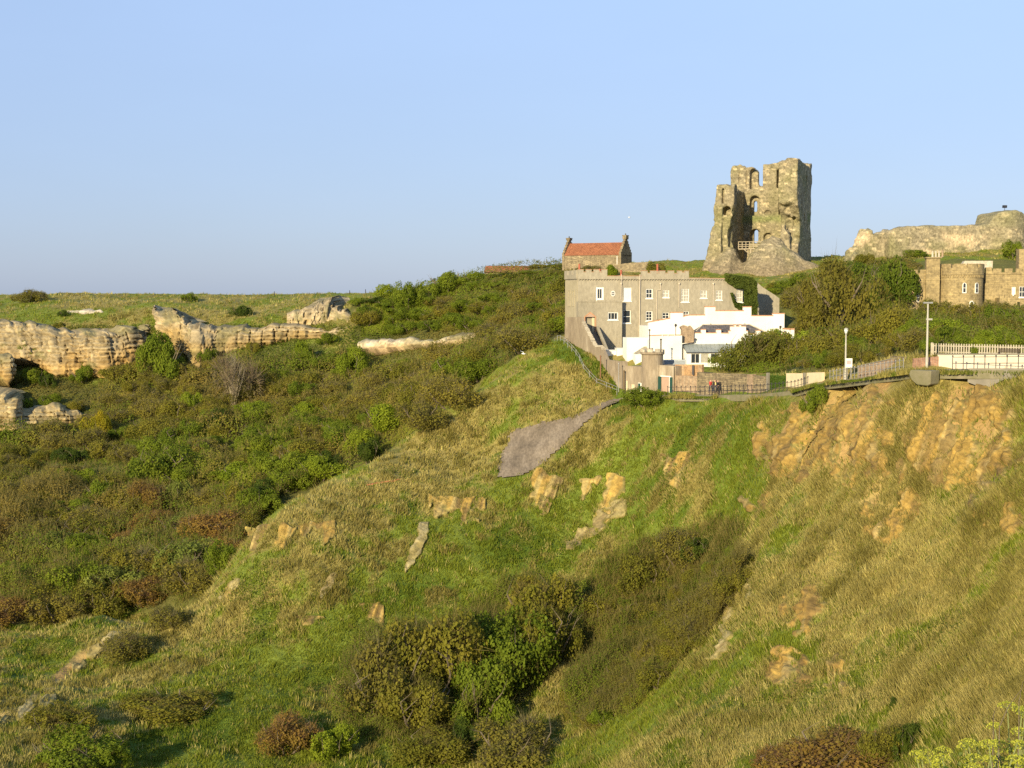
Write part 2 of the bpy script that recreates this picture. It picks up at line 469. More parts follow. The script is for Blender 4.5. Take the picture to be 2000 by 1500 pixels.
_LY = np.concatenate([-np.linspace(12, -6, 8)[:-1], np.geomspace(6, 66, 60), np.linspace(67, 235, 330), np.linspace(237, 345, 85), np.linspace(348, 660, 70)])
_Y = _LY[:, None] + 0 * _TH[None, :]
_X = np.maximum(np.abs(_Y), 14) * _TH[None, :]
_Z = height(_X, _Y)
# the sea cliff beyond the plateau
_Z = _Z - 90 * sstep(600, 655, _Y)
TV = np.stack([_X, _Y, _Z], -1)
def terr(x, y): return float(height(np.array([x]), np.array([y]))[0])
# ------------------------------------------------------------------ ground colours by place
def blobs(px, py, L):
    r = np.zeros_like(px)
    for (cx, cy, rx, ry, ang, wt) in L:
        a = math.radians(ang); dx, dy = px - cx, py - cy
        u = (dx * math.cos(a) + dy * math.sin(a)) / rx; v = (-dx * math.sin(a) + dy * math.cos(a)) / ry
        r += wt * np.exp(-(u * u + v * v) * 1.1)
    return r
G_BLOB = [(700, 1240, 330, 70, -33, 1.1), (450, 1400, 200, 60, -30, 0.9), (1010, 1060, 190, 75, -45, 0.7), (1240, 1010, 120, 60, -50, 0.75), (1420, 830, 150, 70, -35, 1.0), (1320, 790, 110, 40, -10, 0.8),
          (1160, 720, 70, 22, 38, 1.3), (1100, 680, 45, 22, 30, 1.0), (1330, 1380, 130, 60, -48, 0.9), (1150, 1470, 160, 60, -40, 0.6), (1440, 960, 90, 50, -45, 0.7), (280, 1470, 160, 50, -20, 0.6),
          (640, 1440, 120, 50, -30, 0.9), (1230, 800, 70, 50, -50, 0.9), (1050, 770, 60, 20, -60, 0.4), (1560, 1420, 120, 50, -25, 0.4), (1880, 1480, 150, 60, -20, 0.5), (150, 1240, 120, 30, -25, 0.7), (60, 1300, 80, 40, -20, 0.4), (1000, 900, 90, 30, -35, 0.3)]
S_BLOB = [(900, 860, 160, 60, -38, 0.6), (760, 920, 120, 35, -32, 0.5), (600, 1000, 100, 35, -35, 0.6), (1700, 1100, 260, 170, -50, 0.45), (1430, 1160, 130, 22, -58, 0.8), (1900, 1250, 150, 170, -50, 0.5), (560, 1150, 140, 70, -40, 0.3),
          (1180, 870, 110, 26, -42, 0.6), (1180, 1100, 60, 50, -60, 0.4), (1650, 1360, 220, 50, -20, 0.3), (450, 1190, 90, 40, -35, 0.4)]
O_BLOB = [(1640, 800, 110, 50, -30, 0.75), (1760, 790, 110, 45, 0, 0.6), (1720, 870, 90, 50, -10, 0.95), (1930, 800, 90, 45, 0, 0.95), (1540, 870, 60, 35, -40, 0.7), (1970, 880, 50, 60, -60, 0.8), (1610, 900, 60, 40, -40, 0.6),
          (1350, 930, 26, 34, 0, 0.4), (1560, 1190, 60, 26, 0, 0.7), (1720, 990, 50, 22, 0, 0.55), (1530, 1310, 45, 40, -70, 0.65), (530, 1050, 50, 26, -35, 0.5), (1180, 1010, 36, 14, -50, 1.1), (820, 1070, 26, 9, -62, 1.0), (640, 1140, 34, 8, -50, 0.9),
          (1440, 1150, 70, 9, -58, 0.8), (190, 1270, 40, 10, -38, 2.2), (25, 1385, 50, 11, -30, 2.2), (130, 1310, 70, 12, -45, 1.2), (1180, 985, 30, 10, -50, 1.2), (1700, 940, 30, 26, -60, 0.8), (1600, 760, 60, 16, -30, 0.5), (450, 1150, 26, 12, -60, 0.7), (1790, 1290, 40, 16, -60, 0.4), (1640, 1320, 70, 20, -60, 0.4)]
WOOD_POLY = np.array([(-200, 730), (60, 745), (220, 735), (300, 660), (420, 690), (560, 665), (700, 690), (880, 680), (960, 650), (1000, 600), (1120, 560), (1120, 640), (1085, 655), (1040, 680), (990, 712), (840, 828), (740, 890), (640, 940), (550, 985),
                      (495, 1035), (470, 1085), (430, 1150), (380, 1192), (200, 1200), (50, 1232), (-200, 1250)], float)
HILL_POLY = np.array([(680, 592), (800, 583), (850, 535), (960, 515), (1120, 510), (1130, 700), (880, 700), (680, 700)], float)
RIGHT_POLY = np.array([(1440, 520), (1660, 495), (1800, 490), (2400, 490), (2400, 690), (1830, 690), (1745, 697), (1675, 716), (1600, 727), (1420, 728), (1400, 700), (1500, 640)], float)
SLAB = pxpoly((1224, 775, 184), (1200, 777, 185.5), (1131, 804, 182), (1092, 819, 182.5), (1014, 836, 184), (993, 849, 183), (978, 873, 179), (970, 932, 172), (1010, 936, 172), (1044, 924, 173), (1110, 861, 177), (1200, 792, 183))
YARD = pxpoly((1108, 690, 206), (1225, 760, 185), (1420, 728, 172), (1600, 720, 160), (1700, 700, 148), (2300, 690, 112), (2300, 640, 150), (1700, 690, 170), (1560, 690, 200), (1460, 650, 216), (1120, 650, 216))
PL = np.array([W(*p)[:2] for p in PATH]) + np.array([0.65, 1.6])
def d_line(x, y, L):
    best = np.full(np.shape(x), 1e9)
    for i in range(len(L) - 1):
        a, b = L[i], L[i + 1]; d = b - a
        t = np.clip(((x - a[0]) * d[0] + (y - a[1]) * d[1]) / (d @ d), 0, 1)
        best = np.minimum(best, np.hypot(x - a[0] - t * d[0], y - a[1] - t * d[1]))
    return best
_height0 = height
def height(x, y):
    x = np.asarray(x, float); y = np.asarray(y, float)
    zb = h_base(x, y); z = _height0(x, y)
    m = np.maximum(sstep(5.5, 2.0, d_line(x, y, PL)), np.maximum(in_poly(x, y, SLAB) * 1.0, in_poly(x, y, YARD) * 0.9))
    z = z * (1 - m) + zb * m - 0.28 * in_poly(x, y, SLAB)
    z = np.where(y > 595, z - 90 * sstep(600, 655, y), z)
    return z
def zones(x, y, z):
    """weights of green grass, dry straw, bare ochre earth and dark green-brown wood floor"""
    px, py = project(np.stack([x, y, z], -1))
    far = (y > 212) | ((y > 172) & (px < 1085) & in_poly(px, py, WOOD_POLY))
    n1 = fbm(x, y, s=0.10, octv=4, seed=31); n2 = fbm(x, y, s=0.45, octv=3, seed=41); n3 = fbm(x * 0.55 - y * 0.83, (x * 0.83 + y * 0.55) * 0.22, s=0.5, octv=3, seed=51)
    g = 0.40 + 0.55 * n1 + 0.5 * n2 + 0.25 * n3 + 0.66 * blobs(px, py, G_BLOB) - 0.72 * blobs(px, py, S_BLOB)
    o = blobs(px, py, O_BLOB) * np.clip(0.95 + 0.9 * n3 + 0.45 * n2, 0, 1.6) - 0.28
    band = sstep(1440, 1560, px) * sstep(735, 770, py - (1750 - np.minimum(px, 1750)) * 0.25) * sstep(980, 860, py - (2000 - px) * 0.05) * (px < 2500)
    o = o + band * sstep(-0.15, 0.5, n3 * 0.8 + 0.6 * n2 + 0.25 * n1) * 0.45
    scar = sstep(0.62, 0.85, fbm(x * 0.55 - y * 0.83, (x * 0.83 + y * 0.55) * 0.35, s=0.28, octv=3, seed=57) + 0.25 * n2)
    o = o + scar * 0.35 * sstep(1150, 1350, px)
    g = np.clip(g, 0, 1); o = np.clip(o * 1.9, 0, 1)
    o = np.where(far, 0, o)
    jx_, jy_ = px + 26 * n2 + 14 * n1, py + 14 * n3
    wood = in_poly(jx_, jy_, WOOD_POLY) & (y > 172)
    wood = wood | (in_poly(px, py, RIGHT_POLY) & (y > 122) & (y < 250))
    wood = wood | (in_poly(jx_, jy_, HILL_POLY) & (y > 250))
    g = np.where(far & ~wood, np.clip(0.50 + 0.5 * n1 + 0.4 * n2, 0, 1), g)
    return g, o, wood * 1.0, far, n1, n2, n3, px, py
C_STRAW = np.array([0.36, 0.285, 0.085]); C_STRAW2 = np.array([0.22, 0.18, 0.048]); C_GREEN = np.array([0.10, 0.15, 0.014]); C_GREEN2 = np.array([0.16, 0.19, 0.026])
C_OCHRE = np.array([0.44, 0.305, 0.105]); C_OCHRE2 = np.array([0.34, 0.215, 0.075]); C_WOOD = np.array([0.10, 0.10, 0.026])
def lerp(a, b, t): return a + (b - a) * np.asarray(t)[..., None]
x, y, z = TV[..., 0].ravel(), TV[..., 1].ravel(), None
z = height(x, y)
TVf = np.stack([x, y, z], -1)
g, o, wd, far, n1, n2, n3, px, py = zones(x, y, z)
tc = lerp(lerp(C_STRAW2, C_STRAW * 0.8, np.clip(0.5 + n2, 0, 1)), lerp(C_GREEN * 0.8, C_GREEN2, np.clip(0.5 + n1, 0, 1)), sstep(0.25, 0.75, g))
tc = lerp(tc, lerp(C_OCHRE, C_OCHRE2, np.clip(0.45 + n3 + 0.5 * n2, 0, 1)), o)
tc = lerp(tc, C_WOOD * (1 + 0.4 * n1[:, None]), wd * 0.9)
nr, nc = TV.shape[:2]
ii = np.arange(nr * nc).reshape(nr, nc)
tf = np.stack([ii[:-1, :-1].ravel(), ii[:-1, 1:].ravel(), ii[1:, 1:].ravel(), ii[1:, :-1].ravel()], -1)
M_GROUND = attr_mat("ground", 0.95, nscale=1.6, nlo=0.7, nhi=1.3, bmp=0.25)
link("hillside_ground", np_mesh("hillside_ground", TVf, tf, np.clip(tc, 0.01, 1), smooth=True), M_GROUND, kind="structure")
del x, y, z

# sea far below and beyond the headland
mb = MB(); S = 45000
mb.quad((-S, -200, -88), (S, -200, -88), (S, S, -88), (-S, S, -88))
m, nt, bs = new_mat("sea"); bs.inputs["Base Color"].default_value = (0.10, 0.16, 0.22, 1); bs.inputs["Roughness"].default_value = 0.35
c = coords(nt, (0.02, 0.05, 1)); n = noise(nt, c, 1.0, 4); bump(nt, bs, n.outputs[0], 1.0, 0.3)
mb.build("sea", m, kind="structure")

# concrete apron on the hillside
M_SLAB = noisy("weathered_concrete", [(0.3, (0.135, 0.105, 0.07)), (0.5, (0.20, 0.155, 0.105)), (0.72, (0.29, 0.23, 0.16))], 0.3, 0.92, 10, 0.08, stretch=(1.6, 0.6, 0.6), second=(2.5, 0.75, 1.18))
def drape(name, poly, step, lift, mat, base=h_base):
    x0, y0 = poly.min(0); x1, y1 = poly.max(0)
    gx = np.arange(x0, x1 + step, step); gy = np.arange(y0, y1 + step, step)
    X, Y = np.meshgrid(gx, gy); Z = base(X, Y) + lift + 0.10 * fbm(X, Y, s=0.4, octv=2, seed=77)
    cxm, cym = X[:-1, :-1] + step / 2, Y[:-1, :-1] + step / 2
    jx = cxm + 0.5 * fbm(cxm, cym, s=0.5, seed=5); jy = cym + 0.5 * fbm(cxm, cym, s=0.5, seed=6)
    keep = in_poly(jx, jy, poly)
    I = np.arange(X.size).reshape(X.shape)
    f = np.stack([I[:-1, :-1][keep], I[:-1, 1:][keep], I[1:, 1:][keep], I[1:, :-1][keep]], -1)
    used = np.unique(f); mp = np.full(X.size, -1); mp[used] = np.arange(len(used))
    V = np.stack([X.ravel(), Y.ravel(), Z.ravel()], -1)[used]
    return link(name, np_mesh(name, V, mp[f], smooth=True), mat, kind="structure")
drape("concrete_apron_path", SLAB, 0.35, 0.0, M_SLAB)

# cliff-top path: a paved ribbon with a low retaining face on the seaward side
M_PATH = noisy("path_asphalt", [(0.35, (0.16, 0.14, 0.115)), (0.65, (0.23, 0.20, 0.165))], 1.2, 0.9, 6, 0.01)
PP = [W(*p) for p in PATH]
fine = []
for a, b in zip(PP[:-1], PP[1:]):
    for k in range(6): fine.append(a + (b - a) * k / 6)
fine.append(PP[-1]); fine = np.array(fine)
dr = np.gradient(fine, axis=0)[:, :2]; dr /= np.linalg.norm(dr, axis=1)[:, None]
nb = np.stack([-dr[:, 1], dr[:, 0]], -1); nb *= np.sign(nb[:, 1:2])          # towards the houses
def ribbon_pt(i, off, dz=0.0): return (fine[i, 0] + nb[i, 0] * off, fine[i, 1] + nb[i, 1] * off, fine[i, 2] + dz)
mb = MB(); n = len(fine)
prof = [(0.02, -0.12), (0, 0.0), (3.4, 0.0), (3.4, -0.5)]
pts = [ribbon_pt(i, a, b) for i in range(n) for a, b in prof]
mb.add(pts, [(i * 4 + k, (i + 1) * 4 + k, (i + 1) * 4 + k + 1, i * 4 + k + 1) for i in range(n - 1) for k in range(3)])
mb.build("cliff_path", M_PATH, kind="structure")
M_FACE = noisy("mossy_concrete_face", [(0.3, (0.13, 0.125, 0.05)), (0.5, (0.18, 0.16, 0.09)), (0.7, (0.24, 0.205, 0.135))], 0.7, 0.95, 7, 0.05)
mb = MB(); pts = []
for i in range(n): pts += [ribbon_pt(i, 0.06, -0.03), ribbon_pt(i, -0.10 - 0.06 * math.sin(i * 1.7), -0.03), ribbon_pt(i, -0.22 - 0.1 * math.sin(i * 0.9), -0.8)]
mb.add(pts, [(3 * i + k + 1, 3 * i + k, 3 * i + k + 3, 3 * i + k + 4) for i in range(n - 1) for k in range(2)])
mb.build("path_kerb_wall", M_FACE, kind="structure")

# ------------------------------------------------------------------ rock faces
M_ROCK = attr_mat("rock", 0.95, nscale=1.1, nlo=0.62, nhi=1.3, bmp=0.25)
def resample(P, n):
    P = np.array(P, float); t = np.concatenate([[0], np.cumsum(np.linalg.norm(np.diff(P, axis=0), axis=1))]); t /= t[-1]
    s = np.linspace(0, 1, n)
    return np.stack([np.interp(s, t, P[:, k]) for k in range(3)], -1)
def cliff(name, top, bot, step, blk, out, seed, cols, layer=1.3, bulge=1.0, back=2.5):
    T = [W(*p) for p in top]; B = [W(*p) for p in bot]
    L = sum(np.linalg.norm(np.subtract(a, b)) for a, b in zip(T[:-1], T[1:]))
    ns = max(8, int(L / step)); T = resample(T, ns); B = resample(B, ns)
    Hh = np.abs(T[:, 2] - B[:, 2]).mean() + 0.5; nt_ = max(6, int(Hh / step))
    t = np.linspace(0, 1, nt_)
    P = T[:, None] * (1 - t)[None, :, None] + B[:, None] * t[None, :, None]
    # vertical face: keep the bottom's plan position for most of the height
    tt = np.clip(t, 0, 1) ** 0.22
    P[..., 0] = T[:, None, 0] * (1 - tt) + B[:, None, 0] * tt; P[..., 1] = T[:, None, 1] * (1 - tt) + B[:, None, 1] * tt
    d = np.gradient(0.5 * (T + B), axis=0)[:, :2]; d /= np.linalg.norm(d, axis=1)[:, None] + 1e-9
    nrm = np.stack([d[:, 1], -d[:, 0]], -1)
    s = np.concatenate([[0], np.cumsum(np.linalg.norm(np.diff(T[:, :2], axis=0), axis=1))])
    S_, Z_ = np.broadcast_to(s[:, None], P.shape[:2]), P[..., 2]
    zz = Z_ + 0.22 * fbm(S_, Z_, s=0.12, seed=seed)
    ss = S_ + 0.25 * fbm(S_, Z_, s=0.3, seed=seed + 5)
    zz = zz + 0.08 * fbm(S_, Z_, s=0.9, octv=2, seed=seed + 15)
    lay = np.floor(zz / layer)
    c1 = _hash(np.floor(ss / blk + _hash(lay * 0, lay, lay * 0, seed) * 0.0), np.floor(zz / (layer * 3.2)), 0 * S_, seed + 1)
    c2 = _hash(np.floor(ss / (blk * 0.45) + lay * 0.37), lay, 0 * S_, seed + 2)
    joint = (np.abs((zz / layer) % 1 - 0.5) > 0.37 + 0.10 * fbm(S_, Z_, s=0.35, octv=2, seed=seed + 42))
    sh_ = _hash(np.floor(zz / (layer * 2.3)), 0 * S_, 0 * S_, seed + 40) * 0.8
    crack = (np.abs((ss / blk + sh_ + 0.3 * fbm(S_, 0 * S_, s=0.2, seed=seed + 41)) % 1 - 0.5) > 0.462) & (c1 > 0.4)
    dsp = out * (0.15 + 0.5 * c1 + 0.3 * c2 + 0.18 * fbm(S_, Z_, s=0.7, octv=3, seed=seed + 9)) - 0.28 * out * joint - 0.75 * out * crack
    edge = sstep(-0.04, 0.06, t)[None, :] * sstep(-1, 2, np.arange(ns))[:, None] * sstep(-1, 2, np.arange(ns)[::-1])[:, None]
    dsp = bulge * edge + dsp * edge
    P = P.copy(); P[..., :2] += nrm[:, None] * dsp[..., None]
    P[..., 2] += (0.9 * layer * fbm(S_, 0 * Z_, s=0.28, octv=3, seed=seed + 31)) * (1 - t)[None, :] ** 2
    P[..., 2] += 0.10 * fbm(S_, Z_, s=0.8, seed=seed + 3) * layer * 0.6
    frac = np.broadcast_to(t[None, :], S_.shape)
    cc = lerp(np.array(cols[0]), np.array(cols[1]), sstep(0.35, 0.95, frac + 0.35 * fbm(S_, Z_, s=0.15, seed=seed + 7)))
    cc = cc * (0.70 + 0.44 * c2)[..., None]
    cc = lerp(cc, np.array([0.10, 0.075, 0.04]), np.clip(joint * (c2 > 0.45) * 0.5 + crack * 0.7, 0, 0.85))
    gr = sstep(0.2, 0.6, fbm(S_ * 0.6, Z_, s=0.35, octv=3, seed=seed + 12) + 0.06 + 0.5 * sstep(0.16, 0.0, frac))
    cc = lerp(cc, np.array([0.13, 0.13, 0.05]), gr * 0.5)
    stripe = sstep(0.2, 0.9, _hash(lay, lay * 0, lay * 0, seed + 4)); cc = cc * (0.85 + 0.25 * stripe)[..., None]
    rb = np.concatenate([T[:, :2] - nrm * back, T[:, 2:] - 0.3], 1)[:, None]
    rd = np.concatenate([B[:, :2] - nrm * 1.0, B[:, 2:] - 1.5], 1)[:, None]
    P = np.concatenate([rb, P, rd], 1); cc = np.concatenate([cc[:, :1], cc, cc[:, -1:]], 1)
    I = np.arange(P.shape[0] * P.shape[1]).reshape(P.shape[:2])
    f = np.stack([I[:-1, 1:].ravel(), I[1:, 1:].ravel(), I[1:, :-1].ravel(), I[:-1, :-1].ravel()], -1)
    link(name, np_mesh(name, P.reshape(-1, 3), f, np.clip(cc.reshape(-1, 3), 0.02, 1)), M_ROCK, kind="structure")
LIME, OCH = (0.375, 0.29, 0.155), (0.375, 0.235, 0.078)
cliff("limestone_cliff", [(-260, 615, 343), (0, 621, 342), (35, 629, 342), (87, 636, 341), (140, 638, 340), (235, 640, 337), (250, 645, 341), (285, 622, 352)],
      [(-260, 720, 326), (0, 700, 325), (73, 704, 325), (115, 733, 322), (170, 728, 323), (215, 737, 322), (262, 712, 327), (292, 664, 343)], 0.25, 3.4, 2.2, 1, (LIME, OCH), 1.0, 0.9)
cliff("limestone_cliff", [(303, 598, 347), (330, 600, 344), (350, 612, 341), (406, 633, 337), (490, 637, 336), (580, 632, 336), (690, 640, 334), (720, 652, 333)],
      [(310, 668, 330), (367, 678, 327), (388, 720, 321), (420, 690, 325), (525, 668, 328), (580, 660, 330), (690, 660, 331), (722, 655, 333)], 0.25, 3.0, 1.8, 2, ((0.40, 0.31, 0.17), (0.37, 0.255, 0.10)), 0.9, 0.8)
cliff("limestone_cliff", [(560, 616, 342), (590, 604, 344), (612, 596, 345), (638, 579, 352), (666, 578, 352), (674, 600, 346), (694, 616, 340), (712, 632, 338)],
      [(560, 632, 337), (600, 634, 337), (640, 634, 337), (694, 636, 336), (714, 635, 338)], 0.3, 2.4, 1.5, 3, ((0.44, 0.345, 0.20), (0.40, 0.30, 0.15)), 0.9)
cliff("limestone_cliff", [(136, 603, 358), (160, 602, 357), (205, 609, 356)], [(136, 618, 353), (170, 626, 351), (208, 622, 352)], 0.3, 1.8, 1.2, 4, ((0.66, 0.56, 0.40), (0.6, 0.47, 0.28)), 0.8)
cliff("limestone_cliff", [(-120, 690, 322), (-20, 688, 320), (14, 695, 319.5), (26, 715, 318)], [(-120, 746, 314), (0, 742, 313), (18, 744, 312.5), (27, 722, 317)], 0.2, 2.4, 1.5, 5, ((0.40, 0.31, 0.16), (0.42, 0.265, 0.085)), 0.9, 0.7)
cliff("limestone_cliff", [(-120, 752, 313), (0, 755, 311), (30, 760, 310), (42, 768, 309), (48, 795, 306), (66, 790, 307), (110, 788, 306), (150, 798, 305), (176, 812, 303.5)], [(-120, 850, 295), (10, 850, 292), (30, 848, 292), (48, 838, 295), (66, 838, 296), (110, 838, 297), (150, 828, 299), (178, 816, 303)], 0.24, 2.4, 2.4, 6, ((0.39, 0.30, 0.15), (0.42, 0.27, 0.09)), 0.9, 0.9)
cliff("limestone_cliff", [(700, 668, 316), (760, 664, 314), (880, 659, 305)], [(700, 684, 313), (760, 680, 311), (880, 668, 302)], 0.3, 1.6, 1.2, 7, ((0.56, 0.46, 0.3), (0.5, 0.36, 0.2)), 0.7)
cliff("limestone_cliff", [(880, 655, 302), (945, 650, 296), (1000, 655, 290)], [(880, 675, 299), (945, 672, 293), (1000, 670, 287)], 0.3, 1.6, 1.2, 8, ((0.40, 0.32, 0.18), (0.48, 0.33, 0.14)), 0.7)
_FX = np.arange(-95, 95.1, 0.6); _FY = np.arange(55, 262, 0.6)
_FZ = height(*np.meshgrid(_FX, _FY, indexing='ij')); _FB = h_base(*np.meshgrid(_FX, _FY, indexing='ij'))
def h_fast(x, y, T=None):
    T = _FZ if T is None else T
    i = np.clip((np.asarray(x, float) + 95) / 0.6, 0, len(_FX) - 1.001); j = np.clip((np.asarray(y, float) - 55) / 0.6, 0, len(_FY) - 1.001)
    a, b = i.astype(int), j.astype(int); u, v = i - a, j - b
    return (T[a, b] * (1 - u) + T[a + 1, b] * u) * (1 - v) + (T[a, b + 1] * (1 - u) + T[a + 1, b + 1] * u) * v
def scarp(x0, y0, x1, y1, Dg, amp, seed, step=1.3, cols=((0.34, 0.22, 0.055), (0.245, 0.155, 0.042), (0.35, 0.26, 0.10)), shear=0.35, keep=0.0, mode='face'):
    """bare sandy face breaking through the turf: lifted off the slope with a ragged edge and downhill flutes"""
    nx, ny = max(8, int((x1 - x0) / step)), max(8, int((y1 - y0) / step))
    U, V_ = np.meshgrid(np.linspace(0, 1, nx), np.linspace(0, 1, ny), indexing='ij')
    PX, PY = x0 + (x1 - x0) * U, y0 + (y1 - y0) * V_
    a, b = (PX - 1000) / F_PX, -(PY - 750) / F_PX
    R = np.stack([a, CP + b * SP, -SP + b * CP], -1); R = R / R[..., 1:2]
    lo = np.full(PX.shape, Dg - 26.0); hi = np.full(PX.shape, Dg + 26.0)
    ds = np.linspace(Dg - 26, Dg + 26, 40); first = np.full(PX.shape, Dg + 26.0); done = np.zeros(PX.shape, bool)
    for d in ds:
        q = R * d; under = (h_fast(q[..., 0], q[..., 1]) >= q[..., 2]) & ~done
        first[under] = d; done |= under
    lo, hi = first - (ds[1] - ds[0]), first
    for _ in range(6):
        md = (lo + hi) / 2; q = R * md[..., None]; un = h_fast(q[..., 0], q[..., 1]) >= q[..., 2]
        hi = np.where(un, md, hi); lo = np.where(un, lo, md)
    # keep the sheet on one smooth piece of slope
    P = R * hi[..., None]
    e = 0.5; gx = (h_fast(P[..., 0] + e, P[..., 1], _FB) - h_fast(P[..., 0] - e, P[..., 1], _FB)) / (2 * e); gy = (h_fast(P[..., 0], P[..., 1] + e, _FB) - h_fast(P[..., 0], P[..., 1] - e, _FB)) / (2 * e)
    N = np.stack([-gx, -gy, 0.35 * np.ones_like(gx)], -1); N /= np.linalg.norm(N, axis=-1)[..., None]
    D0 = Dg / F_PX; sx, sy = PX * D0, PY * D0
    su = sx + shear * sy
    small = False
    rough_ = 0.55 * fbm(sx, sy, s=1.1, octv=3, seed=seed + 21)
    edge = 1 - (np.hypot(2 * U - 1, 2 * V_ - 1) * (1.15 if small else 1.0)) ** 2.0 * 1.4
    rag = fbm(sx, sy, s=0.30, octv=4, seed=seed) * 0.75 + 0.55 * fbm(su, sy * 0.25, s=0.8, octv=3, seed=seed + 3) + 0.12 + keep
    m = edge * (1.1 if small else 0.6) + rag + rough_ - (0.50 if small else 0.30)
    m = np.minimum(m, edge * 3)
    if mode == 'teeth':                                    # a cut under a turf lip, dripping into ragged teeth
        m = 0.48 - 0.6 * np.abs(2 * U - 1) ** 2.5 - 1.15 * V_ ** 1.5 + 0.75 * fbm(su, 0 * sy, s=0.55, octv=3, seed=seed) + 0.35 * fbm(sx, sy, s=1.1, octv=2, seed=seed + 3)
        m = np.minimum(m, (V_ * 3.0 - 0.25 + 0.35 * fbm(sx, 0 * sx, s=0.6, octv=2, seed=seed + 4)) * 2)
        m = np.minimum(m, (1 - np.abs(2 * U - 1)) * 4); m = np.minimum(m, (1 - V_) * 3)
    if mode == 'streak':                                   # scree running down to the left
        wv = 0.16 * fbm(sy, 0 * sy, s=0.5, octv=2, seed=seed + 2)
        m = 0.22 - ((U + V_ - 1 + wv) / (0.17 + 0.12 * (1 - V_))) ** 2 * 0.5 + 0.6 * fbm(sx, sy, s=0.9, octv=3, seed=seed)
        m = np.minimum(m, np.minimum(np.minimum(U, 1 - U), np.minimum(V_, 1 - V_)) * 8)
    fl = 1 - np.abs(fbm(su, sy * 0.12, s=0.9, octv=3, seed=seed + 5)) * 1.7
    led = 0.5 * ((sy * 0.55 + 0.5 * fbm(sx, sy, s=0.3, seed=seed + 8)) % 1.0)
    d = amp * (np.clip(m, -0.35, 0.9) * (0.65 + 0.5 * fl) + 0.30 * led * (m > 0.05)) + 0.17 * fbm(sx, sy, s=2.0, octv=3, seed=seed + 6)
    if mode != 'face': d = np.where(m > 0, 0.10 + amp * (0.25 * fl + 0.15 * np.clip(m, 0, 0.5)), m) + 0.05 * fbm(sx, sy, s=2.2, octv=2, seed=seed + 6)
    d = np.where(m > 0, d + 0.12, np.minimum(d, -0.12))
    P = P + N * d[..., None]
    t1 = np.clip(0.5 + 0.8 * fbm(sx, sy, s=0.5, octv=3, seed=seed + 11), 0, 1); st = fbm(su, sy * 0.15, s=1.4, octv=2, seed=seed + 13)
    c = lerp(lerp(np.array(cols[0]), np.array(cols[1]), t1), np.array(cols[2]), sstep(0.25, 0.7, st) * 0.7)
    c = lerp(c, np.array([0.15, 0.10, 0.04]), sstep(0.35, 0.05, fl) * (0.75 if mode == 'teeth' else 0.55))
    c = lerp(np.array([0.22, 0.18, 0.055]), c, sstep(0.02, 0.22, m)) * (0.85 + 0.3 * _hash(np.floor(sx * 4), np.floor(sy * 4), 0 * sx, seed))[..., None]
    I = np.arange(nx * ny).reshape(nx, ny); kp = np.maximum.reduce([m[:-1, :-1], m[1:, :-1], m[1:, 1:], m[:-1, 1:]]) > -0.1
    jump = np.abs(hi[1:, 1:] - hi[:-1, :-1]) < 2.5
    kp &= jump
    f = np.stack([I[:-1, 1:][kp], I[1:, 1:][kp], I[1:, :-1][kp], I[:-1, :-1][kp]], -1)
    if len(f) == 0: return
    used = np.unique(f); mp = np.full(nx * ny, -1); mp[used] = np.arange(len(used))
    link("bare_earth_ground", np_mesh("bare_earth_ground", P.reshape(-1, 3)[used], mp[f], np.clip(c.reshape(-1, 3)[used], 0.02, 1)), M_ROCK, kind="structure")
PALE = ((0.37, 0.29, 0.125), (0.28, 0.22, 0.08), (0.42, 0.34, 0.16))
for i, a in enumerate([(1455, 770, 1660, 960, 138, 0.5), (1575, 728, 1830, 985, 126, 0.55), (1740, 728, 2040, 985, 114, 0.55), (1660, 930, 1830, 1080, 116, 0.45), (1290, 880, 1352, 975, 158, 0.7), (1465, 1250, 1600, 1390, 103, 0.45), (1590, 1270, 1690, 1370, 100, 0.4), (1740, 1220, 1850, 1370, 96, 0.4),
                       (1510, 1130, 1650, 1260, 109, 0.4), (835, 965, 950, 1030, 167, 0.85), (1028, 915, 1102, 1020, 168, 0.85), (1125, 925, 1222, 1000, 166, 0.85), (575, 1018, 655, 1070, 156, 0.7), (480, 1022, 585, 1090, 158, 0.8), (575, 1200, 655, 1255, 142, 0.6), (700, 1178, 750, 1232, 142, 0.6), (1880, 930, 2030, 1060, 103, 0.4), (1440, 940, 1520, 1010, 140, 0.45)]):
    sm = (a[2] - a[0]) < 130 and a[0] < 1400
    scarp(*a, seed=400 + 7 * i, keep=0.16 if a[5] > 0.49 else -0.2, mode='teeth' if sm else 'face', **({'cols': ((0.43, 0.285, 0.068), (0.34, 0.215, 0.052), (0.41, 0.31, 0.115)), 'step': 0.9} if sm else {}))
for i, a in enumerate([(1105, 975, 1225, 1075, 158, 0.3), (790, 1020, 840, 1120, 158, 0.3), (625, 1110, 675, 1170, 148, 0.2), (1370, 1140, 1470, 1290, 116, 0.2), (425, 1130, 470, 1175, 152, 0.25), (140, 1235, 240, 1320, 141, 0.5), (-20, 1350, 110, 1430, 124, 0.5)]):
    scarp(*a, seed=600 + 7 * i, cols=PALE, shear=1.0, mode='streak', step=1.0)
